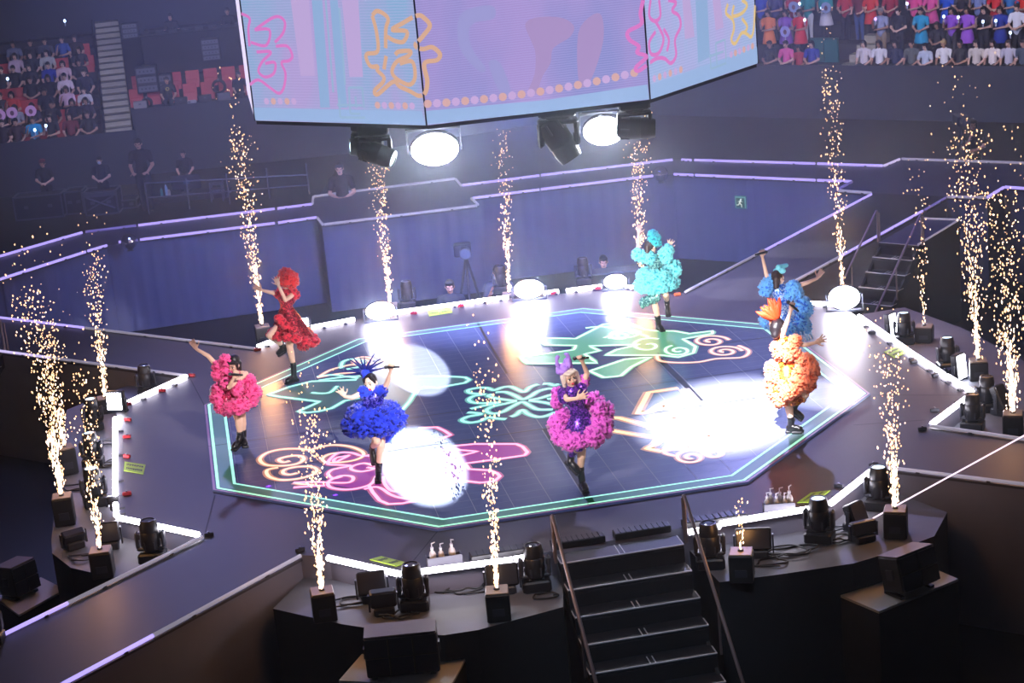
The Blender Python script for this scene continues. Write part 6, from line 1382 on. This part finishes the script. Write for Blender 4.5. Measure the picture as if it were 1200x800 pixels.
for px, pose, c, lab, k in (
    (900, 'stand_hold', (255, 140, 52), 'spectator in orange shirt standing in second row at right', dict(hair='bob', long_top=True)), (920, 'stand_hold', (146, 84, 200), 'spectator in purple shirt standing beside the orange shirted one', dict(hair='bob', long_top=True)), (937, 'stand_hold', (232, 30, 48), 'spectator in red dress standing in second row by the teal barrier', dict(hair='bob', long_top=True)),
    (1032, 'stand_hold', (150, 160, 190), 'grey haired spectator in grey sweatshirt standing by the steps', dict(hc=3, trousers=(150, 128, 104))), (1053, 'stand_clasp', (30, 36, 54), 'spectator in black shirt standing beside grey sweatshirt', {}), (1079, 'stand_clasp', (20, 164, 206), 'spectator in long cyan happi coat with white towel', dict(hair='short', long_top=True, trousers=(24, 26, 34))),
    (1115, 'stand_hold', (150, 80, 206), 'spectator in purple top standing left of another purple shirt', dict(hair='long')), (1133, 'stand_hold', (166, 92, 216), 'spectator in violet shirt with black trousers standing', dict(hair='bob', long_top=True)), (1153, 'stand_hold', (30, 28, 36), 'spectator in black top between violet shirt and blue dress', dict(hair='bob')),
    (1172, 'stand_hold', (26, 52, 150), 'spectator in royal blue dress standing, right stand', dict(hair='bob', long_top=True)), (1192, 'stand_clasp', (240, 240, 242), 'tall spectator in white shirt standing at right frame edge', dict(s=1.04, skin=SKINS[2]))):
    rperson(px, 1, pose, c, lab, **k)
rperson(1098, 1, 'sit_clasp', (34, 32, 40), 'spectator in dark top sitting between cyan coat and purple top', hair='bob', s=.95)
for px, pose, c, lab, k in (
    (891, 'stand_hold', (24, 70, 190), 'spectator in blue top, third row beside the screen', {}), (908, 'stand_hold', (40, 44, 110), 'spectator in navy top holding a glowing stick, third row', dict(hair='bob')), (929, 'stand_hold', (196, 34, 60), 'spectator in crimson top behind a round fan', dict(hair='bob', trousers=(200, 196, 200))), (946, 'stand_hold', (24, 150, 150), 'spectator in teal shirt, third row', dict(hair='long', trousers=(206, 206, 210))),
    (967, 'stand_hold', (30, 156, 160), 'spectator in teal top and long white skirt behind the teal barrier', dict(hair='bob', long_top=(226, 222, 226), off=-.25)), (990, 'stand_clasp', (206, 36, 56), 'spectator in red shirt standing at the top of the pale steps', dict(trousers=(24, 26, 40))), (1006, 'stand', (120, 40, 60), 'spectator in maroon top and blue jeans, third row', dict(trousers=(70, 92, 140))), (1020, 'stand_clasp', (240, 52, 44), 'spectator in bright red happi coat above the steps', dict(long_top=True)),
    (1043, 'stand_clasp', (176, 34, 62), 'spectator in dark red shirt behind the grey sweatshirt', {}), (1071, 'stand_hold', (250, 84, 160), 'spectator in pink shirt behind the cyan coat', dict(hair='bob')), (1091, 'stand_clasp', (244, 90, 166), 'spectator in pink dress behind the cyan coat, right one', dict(hair='long', long_top=True)), (1109, 'stand_hold', (20, 92, 214), 'spectator in vivid blue top, third row', dict(long_top=True)),
    (1128, 'stand_clasp', (34, 34, 44), 'spectator in black jacket, third row right', {}), (1146, 'stand_hold', (130, 150, 200), 'spectator in pale blue shirt, third row right', dict(hair='long')), (1167, 'stand_clasp', (230, 44, 50), 'long haired spectator in red dress, third row right', dict(hair='long', long_top=True)), (1184, 'stand_hold', (30, 120, 190), 'spectator in blue top behind tall white shirt', {}), (1200, 'stand_clasp', (240, 60, 40), 'spectator in orange red shirt at right frame edge, third row', {})):
    rperson(px, 2, pose, c, lab, **k)
for x, y, row, lab in ((1063, 6, 1, 'glowing stick held near the pink shirt, right stand'), (1106, 21, 1, 'glowing stick left of the purple top'), (1123, 22, 1, 'glowing stick between the two purple shirts'), (1152, 27, 1, 'glowing stick held by the black top, right stand'), (1167, 26, 1, 'glowing stick held by the blue dress'), (1184, 40, 1, 'glowing stick held low by the white shirt at right edge'), (937, 6, 1.6, 'glowing stick beside the round fan, right stand'), (963, 11, 1.5, 'glowing stick above the teal barrier'), (943, 25, 1, 'glowing stick held by the red dress, right stand'), (1026, 24, 1, 'violet glowing stick held by grey sweatshirt')):
    p0 = RS.pt(x, row, 1.3); d = ray(x, y); q = p0-RS.n*.36; tt = (q-CAM).dot(RS.n)/d.dot(RS.n); stick(CAM+d*tt, RF, lab, STICKV if 'violet' in lab else STICK)
for x, y, row, lab in ((930, 8, 1.55, 'round portrait fan held above the red dress, right stand'), (968, 9, 1.5, 'round portrait fan held above the teal barrier')):
    p0 = RS.pt(x, row, 1.3); d = ray(x, y); q = p0-RS.n*.4; tt = (q-CAM).dot(RS.n)/d.dot(RS.n); fan(CAM+d*tt, RF, lab, (120, 140, 180))
p0 = RS.pt(920, 1, 1.1); d = ray(920, 37); q = p0-RS.n*.4; fan(CAM+d*((q-CAM).dot(RS.n)/d.dot(RS.n)), RF, 'round portrait fan hanging on the purple shirt, right stand', (150, 150, 210))
taken = {k: [] for k in range(8)}
def lperson(px, row, pose, c, label, **k):
    s = k.pop('s', .98); taken[row].append(px); return person(LS.pt(px, row, 1.17*s), LF, pose, c, label, s=s, **k)
for px, row, pose, c, lab, k in (
    (18, 0, 'sit', (60, 36, 40), 'spectator in dark print shirt, front row left of cyan shirt', {}), (38, 0, 'sit_hold', (20, 164, 214), 'spectator in bright cyan shirt, front row of left stand', {}), (58, 0, 'sit_hold', (34, 34, 44), 'spectator in black top right of cyan shirt, front row', dict(hair='bob')), (81, 0, 'sit', (120, 32, 40), 'long haired spectator in dark red top, front row of left stand', dict(hair='long', hc=1)), (102, 0, 'sit_clasp', (28, 30, 38), 'spectator in black printed shirt at aisle end of front row', {}), (2, 0, 'sit', (40, 34, 50), 'spectator in dark top at left frame edge, front row', {}),
    (60, 1, 'sit', (46, 40, 46), 'spectator in black top with orange sleeve, second row left', dict(hair='short')), (84, 1, 'sit_hold', (30, 32, 44), 'spectator in black raising hands to face, second row left', dict(hair='bob')), (100, 1, 'sit', (50, 40, 60), 'spectator in dark vest with white sleeves, second row left', dict(hair='bob')), (17, 1, 'sit_hold', (170, 168, 178), 'spectator in grey and white holding a round fan, second row left', dict(hair='bob')), (37, 1, 'sit_hold', (60, 56, 76), 'spectator in dark top holding a round fan, second row left', dict(hair='bob')), (1, 1, 'sit_hold', (44, 42, 54), 'spectator behind a fan at the left frame edge', {}),
    (52, 2, 'sit', (30, 34, 52), 'spectator in navy top, third row left stand', {}), (77, 2, 'sit_hold', (226, 186, 204), 'spectator in pale pink cardigan, third row left stand', dict(hair='bob', hc=1)), (98, 2, 'sit', (224, 222, 228), 'spectator in white shirt at the aisle, third row left', dict(hair='short', s=.9)), (13, 2, 'sit_hold', (206, 60, 40), 'spectator in orange red top holding a glowing stick, third row left', dict(hair='bob')), (0, 2, 'sit', (40, 38, 50), 'spectator in dark top at left frame edge, third row', {}),
    (35, 3, 'sit_clasp', (28, 30, 40), 'spectator in black shirt arms folded, fourth row left', {}), (56, 3, 'sit', (26, 30, 44), 'spectator in dark navy shirt, fourth row left', dict(hair='bob')), (75, 3, 'sit', (246, 224, 230), 'spectator in pale pink shirt, fourth row left stand', {}), (98, 3, 'sit', (36, 40, 66), 'spectator in navy polo at the aisle, fourth row left', dict(s=1.04)),
    (15, 4, 'sit', (30, 32, 42), 'spectator in black jacket over white shirt, fifth row left', {}), (34, 4, 'sit', (32, 36, 50), 'spectator in dark top, fifth row left', dict(hair='bob')), (56, 4, 'sit', (30, 60, 170), 'spectator in blue shirt, fifth row left', {}), (73, 4, 'sit', (226, 190, 196), 'spectator in pink overall over white top, fifth row left', dict(hair='bob')), (92, 4, 'sit_clasp', (34, 36, 48), 'spectator in dark top arms folded, fifth row by the aisle', {}), (1, 4, 'sit', (38, 40, 46), 'spectator in dark print at left frame edge, fifth row', {}),
    (17, 5, 'sit', (206, 178, 190), 'spectator in black vest over pink sleeves, sixth row left', dict(hair='bob')), (35, 5, 'sit', (30, 36, 52), 'spectator in dark blue top, sixth row left', dict(hair='bob')), (54, 5, 'sit', (196, 196, 190), 'spectator in pale vest, sixth row left', dict(hair='bob')), (92, 5, 'sit_clasp', (52, 52, 62), 'spectator in dark jacket with arms folded, sixth row left', dict(hair='bob')),
    (15, 6, 'sit', (110, 116, 140), 'spectator in grey top, back row left', dict(hair='bob')), (35, 6, 'sit', (30, 32, 44), 'spectator in black top, back row left', {}), (52, 6, 'sit', (70, 74, 92), 'spectator in slate top, back row left', {}), (72, 6, 'sit_hold', (50, 90, 170), 'spectator in blue jeans leaning with a glowing stick, back row left', {}), (87, 6, 'sit', (56, 40, 40), 'spectator in dark brown top, back row left by the aisle', dict(hair='long', hc=1))):
    lperson(px, row, pose, c, lab, **k)
for x, y, row, lab in ((76, 26, 6, 'glowing stick in the back row of left stand'), (9, 94, 2, 'glowing stick held by the orange red top, left stand'), (41, 154, 0, 'glowing stick held by the cyan shirt, left stand'), (54, 149, 0, 'glowing stick held right of the cyan shirt, left stand')):
    p0 = LS.pt(x, row, 1.0); d = ray(x, y); q = p0-LS.n*.40; stick(CAM+d*((q-CAM).dot(LS.n)/d.dot(LS.n)), LF, lab)
for x, y, row, lab in ((14, 132, 1, 'round portrait fan with pink print, left stand, middle one'), (36, 130, 1, 'round portrait fan with pink print, left stand, right one'), (0, 135, 1, 'round portrait fan cut by the left frame edge')):
    p0 = LS.pt(x, row, 1.0); d = ray(x, y); q = p0-LS.n*.42; fan(CAM+d*((q-CAM).dot(LS.n)/d.dot(LS.n)), LF, lab, (206, 150, 190))
ords = ('front', 'second', 'third', 'fourth', 'fifth', 'sixth', 'back')
for row in range(7):
    px = 3 if row % 2 else 8; n = 0
    while px < 106:
        if all(abs(px-q) > 9 for q in taken[row]):
            n += 1; seat(LS.pt(px, row, .5, .28), LF, '%s empty red seat, %s row of the audience block at left' % (('first', 'second', 'third', 'fourth')[n-1], ords[row]))
        px += 10
for row, off in ((2, 0), (3, 0)):
    for i in range(7): seat(LS.pt(160+21.0*i+(3 if row == 3 else 0), row, .5, .25), LF, '%s empty red seat right of the aisle, %s row' % (('first', 'second', 'third', 'fourth', 'fifth', 'sixth', 'seventh')[i], 'lower' if row == 2 else 'upper'))
# recess with the red seats and the control desk above it
T0, T1 = LS.L+.95, LS.L+8.5
LS.slab('recess_wall', T0, T1, 1.35, 1.47, FLOOR_Z, LS.floor(2)+.42, M_wall)
LS.slab('tier_floor_recess', T0, T1, 1.47, 1.8, FLOOR_Z, LS.floor(2), M_tier)
for k in range(2, 10): LS.slab('tier_floor_recess_%d' % k, T0, T1, .9*k, .9*k+.9, FLOOR_Z, LS.floor(k), M_tier)
def on_row(px, row, y_above, off=0): return LS.pt(px, row, y_above, off)
p = on_row(222, 5, .6); dk = thing('control_desk', 'long black draped control desk above the red seats', 'desk', on_row(228, 6, .9, -.55), LF); m = MB(); m.box((0, 0, .30), (3.6, .8, 1.5), bev=.02); m.build('black_drape', mat('drape_black', (16, 17, 24), .9), dk); m = MB(); m.box((0, .05, 1.08), (3.7, .9, .05)); m.build('desk_top', M_dark2, dk); m = MB()
for i in range(8): m.box((-1.6+.45*i, -.25+.1*(i % 2), 1.14), (.26, .2, .08), Matrix.Rotation(.3*(i % 3-1), 3, 'Z'))
m.build('console', M_body2, dk)
def rack(px, row, off, w, h, z, label, n=4):
    p = on_row(px, row, z, off); t = thing('equipment_rack', label, 'rack', p+V((0, 0, z)), LF); m = MB(); m.box((0, 0, h/2), (w, .5, h), bev=.01); m.build('case', M_dark2, t)
    for i in range(n):
        m = MB(); z_ = h*(i+.5)/n; m.box((0, -.26, z_), (w*.86, .03, h/n*.62)); m.build('unit', mat('rack_unit', (112, 116, 128), .4, metal=.5), t); m = MB()
        for q in range(4): m.box(((q-1.5)*w*.18, -.28, z_), (w*.08, .02, h/n*.22))
        m.build('knob_row', M_dark, t)
    return t
rack(249, 4, .3, .62, .72, .75, 'silver fronted equipment rack stacked above the red seats'); rack(154, 6, -.3, .55, .5, 1.0, 'pale amplifier stack at the left end of control desk', 3); rack(175, 2, .3, .7, .85, .75, 'open metal frame rack with cables over the red seats', 3); rack(196, 2, .3, .42, .55, .75, 'small dark rack beside the open frame rack', 2)
for px, row, z, lab, r in ((173, 2, .45, 'black cable coil hung on the lower red seats', .17), (257, 2, .75, 'large black cable coil hung on the red seats near the screen', .22)):
    t = thing('cable_coil', lab, 'cable coil', on_row(px, row, z, .05)+V((0, 0, z)), LF); m = MB()
    for q in range(3): m.tube([V((r*(1-.1*q)*math.cos(a*math.pi/10), -.02*q-.2, r*(1-.1*q)*math.sin(a*math.pi/10))) for a in range(20)], .028, 6, True)
    m.build('coil', M_cable, t)
    m = MB(); m.box((0, -.2, r), (.05, .09, .09)); m.build('cable_tie', M_cable2, t)
for px, lab, c in ((212, 'small dark case on the ledge before the red seats, beside the seated man', (40, 42, 52)), (222, 'flat pale case on the ledge before the red seats', (170, 174, 184)), (240, 'dark cube case on the ledge before the red seats', (28, 30, 40)), (262, 'small grey box on the ledge before the red seats', (90, 92, 104)), (164, 'white folded item at the left end of the recess ledge', (150, 148, 150))):
    p = on_row(px, 1, .9, -.20); t = thing('small_case', lab, 'case', V((p.x, p.y, LS.floor(2)+.42)), LF+random.uniform(-.2, .2)); m = MB(); h = .1 if 'flat' in lab else .24; m.box((0, 0, h/2), (.42, .14, h), bev=.02); m.build('body', mat('box_%d_%d' % (c[0], c[1]), c, .5), t); m = MB(); m.box((0, -.075, h*.6), (.08, .02, .05)); m.build('latch', M_edge, t)
# staff
BLK = (24, 24, 30)
t = person(LS.pt(195, 2, 1.15, -.02), LF, 'sit', BLK, 'crew member in black shirt with round yellow emblem among the red seats', s=.95, skin=SKINS[2], cat='crew member'); m = MB(); m.lathe([(.065, -.004), (.065, .004)], (0, -.118, .88), 16, Matrix.Rotation(math.pi/2, 3, 'X')); m.build('emblem', mat('emblem_yellow', (206, 190, 60), .6), t); m = MB(); m.ell((0, -.124, .88), (.035, .006, .04), 10, 6); m.build('emblem_print', M_dark, t)
person(LS.pt(279, 2, 1.15, -.02), LF, 'sit', BLK, 'crew member in black beside the screen edge at the recess', s=.9, cat='crew member')
person(LS.pt(199, 7, 1.17), LF, 'sit', (32, 32, 42), 'crew member with dark hair behind the control desk', s=.98, hair='bob', cat='crew member'); person(LS.pt(266, 7, 1.17), LF, 'sit', BLK, 'crew member behind the control desk at the screen edge', s=.98, cat='crew member')
def crew(px, py, Y, zf, pose, c, lab, **k):
    p = atY(px, py, Y); h = p.z-zf; ref = 1.17 if pose.startswith('sit') else 1.56; s = max(.8, min(1.15, h/ref)); return person((p.x, p.y, zf), k.pop('rz', math.atan2(p.x, -p.y)*0+.0), pose, c, lab, s=s, cat='crew member', **k)
crew(162, 168, 18.0, PZ, 'stand', (26, 27, 36), 'tall crew member in black standing behind the ring at left', skin=SKINS[2])
t = crew(117, 192, 18.6, PZ, 'stand_clasp', (34, 36, 50), 'crew member in white face mask behind the cross braced case'); m = MB(); m.ell((0, -.10, 1.50), (.05, .035, .045), 10, 8); m.build('face_mask', mat('mask_white', (214, 220, 232), .6), t, True)
crew(216, 192, 20.4, PZ, 'sit', (30, 30, 40), 'crew member sitting behind the monitor', skin=SKINS[2])
t = crew(52, 205, 18.9, PZ, 'stand_clasp', (28, 30, 40), 'crew member in dark red cap at far left behind the ring'); m = MB(); m.ell((0, -.01, 1.64), (.10, .11, .07), 12, 8); m.box((0, -.12, 1.62), (.14, .1, .015)); m.build('cap', mat('cap_red', (120, 40, 44), .7), t)
crew(527, 335, 8.6, FLOOR_Z, 'stand_clasp', (40, 42, 56), 'hazy crew member in the pit left of the video camera', rz=math.pi*0); crew(583, 316, 9.0, FLOOR_Z, 'stand_hold', (60, 62, 80), 'hazy crew member in the pit reaching out an arm beside the video camera'); crew(707, 306, 9.7, FLOOR_Z, 'stand', (44, 46, 60), 'hazy crew member in the pit behind a box near the right flood light')
crew(397, 190, 17.2, FLOOR_Z+1.3, 'sit_clasp', (26, 28, 38), 'crew member with bare arms bending behind the ring bay')
crew(1139, 138, 20.0, FLOOR_Z, 'stand_hold', (30, 30, 36), 'crew member in black with bare arms behind the ring at right', hair='bob')
p = atY(1126, 140, 19.7); t = thing('video_camera', 'dark video camera on a tripod behind the ring at right', 'camera', (p.x, p.y, FLOOR_Z)); H = p.z-FLOOR_Z
m = MB(); m.box((0, 0, H), (.3, .5, .26), bev=.02); m.cyl((0, -.25, H), (0, -.5, H), .09, .11, 14); m.build('camera_body', M_body2, t)
for k in range(3):
    a = 2.1*k+.5; m = MB(); m.tube([(0, 0, H-.12), (.4*math.cos(a), .4*math.sin(a), .02)], .022, 8); m.build('tripod_leg', M_body2, t)
m = MB(); m.cyl((0, -.5, H), (0, -.51, H), .09, n=14); m.build('lens', LENS, t)
p = atY(712, 318, 8.8); t = thing('equipment_box', 'hazy dark box on a stand in the pit near the right flood light', 'box', (p.x, p.y, FLOOR_Z)); H = p.z-FLOOR_Z; m = MB(); m.box((0, 0, H/2), (1.2, .4, H), bev=.02); m.build('case', M_dark2, t); m = MB(); m.box((0, 0, H+.01), (1.22, .42, .03)); m.build('lid', M_edge, t)
HAZE = 0.0165
# ---------------------------------------------------------------- light
def spot(loc, target, col, power, radius=None, ang=None, blend=.12, size=.02):
    l = bpy.data.lights.new('spot', 'SPOT'); l.color = rgb(*col)[:3]; l.energy = power; l.shadow_soft_size = size; l.spot_blend = blend
    loc = Vector(loc); target = Vector(target); d = target-loc
    l.spot_size = ang if ang else 2*math.atan(radius/d.length)
    o = bpy.data.objects.new('spot', l); COL.objects.link(o); o.location = loc; o.rotation_euler = d.to_track_quat('-Z', 'Y').to_euler()
    o.visible_camera = True
    return o
def area(loc, target, col, power, sx, sy):
    l = bpy.data.lights.new('area', 'AREA'); l.shape = 'RECTANGLE'; l.size = sx; l.size_y = sy; l.color = rgb(*col)[:3]; l.energy = power
    o = bpy.data.objects.new('area', l); COL.objects.link(o); o.location = loc; d = Vector(target)-Vector(loc); o.rotation_euler = d.to_track_quat('-Z', 'Y').to_euler(); return o
def point(loc, col, power, r=.1):
    l = bpy.data.lights.new('point', 'POINT'); l.color = rgb(*col)[:3]; l.energy = power; l.shadow_soft_size = r
    o = bpy.data.objects.new('point', l); COL.objects.link(o); o.location = loc; return o
FL, FR = Vector((-22, -50, 22)), Vector((8, -52, 18))
spot(FR, at(488, 433), (236, 243, 255), 3800000, .41, blend=.3)
spot(FR+Vector((-2, 0, 0)), at(495, 545), (236, 243, 255), 4400000, .60, blend=.3)
spot((-6, -30, 30), at(850, 488), (246, 244, 255), 2100000, 1.4, blend=.9)
spot((18, -22, 20), at(950, 462), (246, 246, 255), 420000, .72, blend=.8)
spot((-9, 12, 11), at(950, 292), (225, 235, 255), 24000, .75, blend=.35)
spot((-9, 10, 11), at(890, 338), (225, 235, 255), 30000, .85, blend=.3)
spot(FR, at(372, 455), (225, 240, 255), 160000, .42, blend=.3)
spot(FR, at(541, 373), (225, 240, 255), 150000, .30, blend=.3)
for (tx, ty), pw, r in (((437, 490), 220000, .95), ((680, 495), 150000, 1.0), ((275, 465), 170000, 1.0), ((338, 380), 110000, 1.0), ((768, 325), 300000, 1.0), ((918, 345), 140000, .75), ((926, 440), 70000, .9)):  # unseen spots added to light each performer apart from the floor pools
    spot((-20 if tx > 600 else 20, -46, 32 if ty > 430 else 14), atY(tx, ty, at(tx, ty+60).y), (255, 246, 244), pw, r, blend=.8)
# general wash over the deck and the blue back light on the ring curtain
spot((0, -18, 16), (0, 2.5, 0), (190, 190, 235), 1500, 7.5, blend=1, size=1)
area((-2, 5, 12), (-1, 14, -1), (140, 155, 255), 1500, 12, 3)
area((9, 6, 11), (8, 14, -1), (120, 110, 235), 260, 4, 3)
spot((0, 1, 4.4), (0, 13, -.5), (140, 155, 255), 14000, ang=math.radians(95), blend=1, size=.4)
spot((-8, 16, 12), (-3, 0, 0), (160, 165, 255), 6000, ang=math.radians(40), blend=1, size=.4)
spot((6, 18, 12), (2, 1, 0), (160, 165, 255), 9000, ang=math.radians(40), blend=1, size=.4)
spot((1, -16, 12), oc(0, -6.6, -.3), (200, 225, 255), 3000, 2.2, blend=1)
# unseen fill lights added to brighten both stands
area((9, 20, 6.5), (12, 34, .5), (225, 222, 255), 1700, 6, 2)
area((-9, 20, 7.5), (-13, 37, 1.5), (205, 208, 255), 1150, 6, 2)
for p, H in FOUNT:
    point((p.x, p.y, p.z+H*.3), (255, 180, 105), (22 if p.y > 4 else 9)*H, .14)
# ---------------------------------------------------------------- haze and world
w = bpy.data.worlds.new('world'); SC.world = w; w.use_nodes = True; nt = w.node_tree
bg = nt.nodes['Background']; bg.inputs['Color'].default_value = rgb(40, 50, 110); bg.inputs['Strength'].default_value = .012
vs = nt.nodes.new('ShaderNodeVolumeScatter'); vs.inputs['Anisotropy'].default_value = .6; vs.inputs['Color'].default_value = (.77, .84, 1, 1)
def node(kind, **kw):
    n = nt.nodes.new(kind)
    for k_, v_ in kw.items(): setattr(n, k_, v_)
    return n
geo = node('ShaderNodeNewGeometry'); sep = node('ShaderNodeSeparateXYZ'); nt.links.new(geo.outputs['Position'], sep.inputs[0])
def ramp(out, a, b):
    n = node('ShaderNodeMapRange', interpolation_type='SMOOTHSTEP'); n.inputs['From Min'].default_value = a; n.inputs['From Max'].default_value = b; nt.links.new(sep.outputs[out], n.inputs['Value']); return n.outputs['Result']
def mth(op, a, b):
    n = node('ShaderNodeMath', operation=op)
    for i_, x in enumerate((a, b)):
        if isinstance(x, (int, float)): n.inputs[i_].default_value = x
        else: nt.links.new(x, n.inputs[i_])
    return n.outputs[0]
d_ = mth('MAXIMUM', ramp('Y', 1.0, 7.0), mth('MULTIPLY', ramp('Z', 1.5, 4.5), ramp('Y', -7.0, -3.0)))
d_ = mth('MULTIPLY', d_, ramp('Y', 24, 15))
side = mth('MULTIPLY', mth('ADD', mth('MULTIPLY', ramp('X', -13, -4), .75), .25), mth('ADD', mth('MULTIPLY', ramp('X', 14, 7), .7), .3))
d_ = mth('MULTIPLY', d_, side)
nt.links.new(mth('ADD', mth('MULTIPLY', d_, HAZE), .0012), vs.inputs['Density'])
w.cycles.volume_step_size = 3.0; SC.cycles.volume_max_steps = 32
nt.links.new(vs.outputs['Volume'], nt.nodes['World Output'].inputs['Volume'])
SC.view_settings.view_transform = 'Standard'; SC.view_settings.look = 'None'; SC.view_settings.exposure = 0; SC.view_settings.gamma = 1; SC.view_settings.use_curve_mapping = False
cy_ = SC.cycles
cy_.max_bounces = 4; cy_.diffuse_bounces = 2; cy_.glossy_bounces = 2; cy_.transmission_bounces = 2; cy_.volume_bounces = 0; cy_.transparent_max_bounces = 4
cy_.sample_clamp_indirect = 3; cy_.sample_clamp_direct = 0; cy_.use_denoising = True; cy_.use_light_tree = True; cy_.caustics_reflective = False
cy_.use_adaptive_sampling = True; cy_.adaptive_threshold = .02
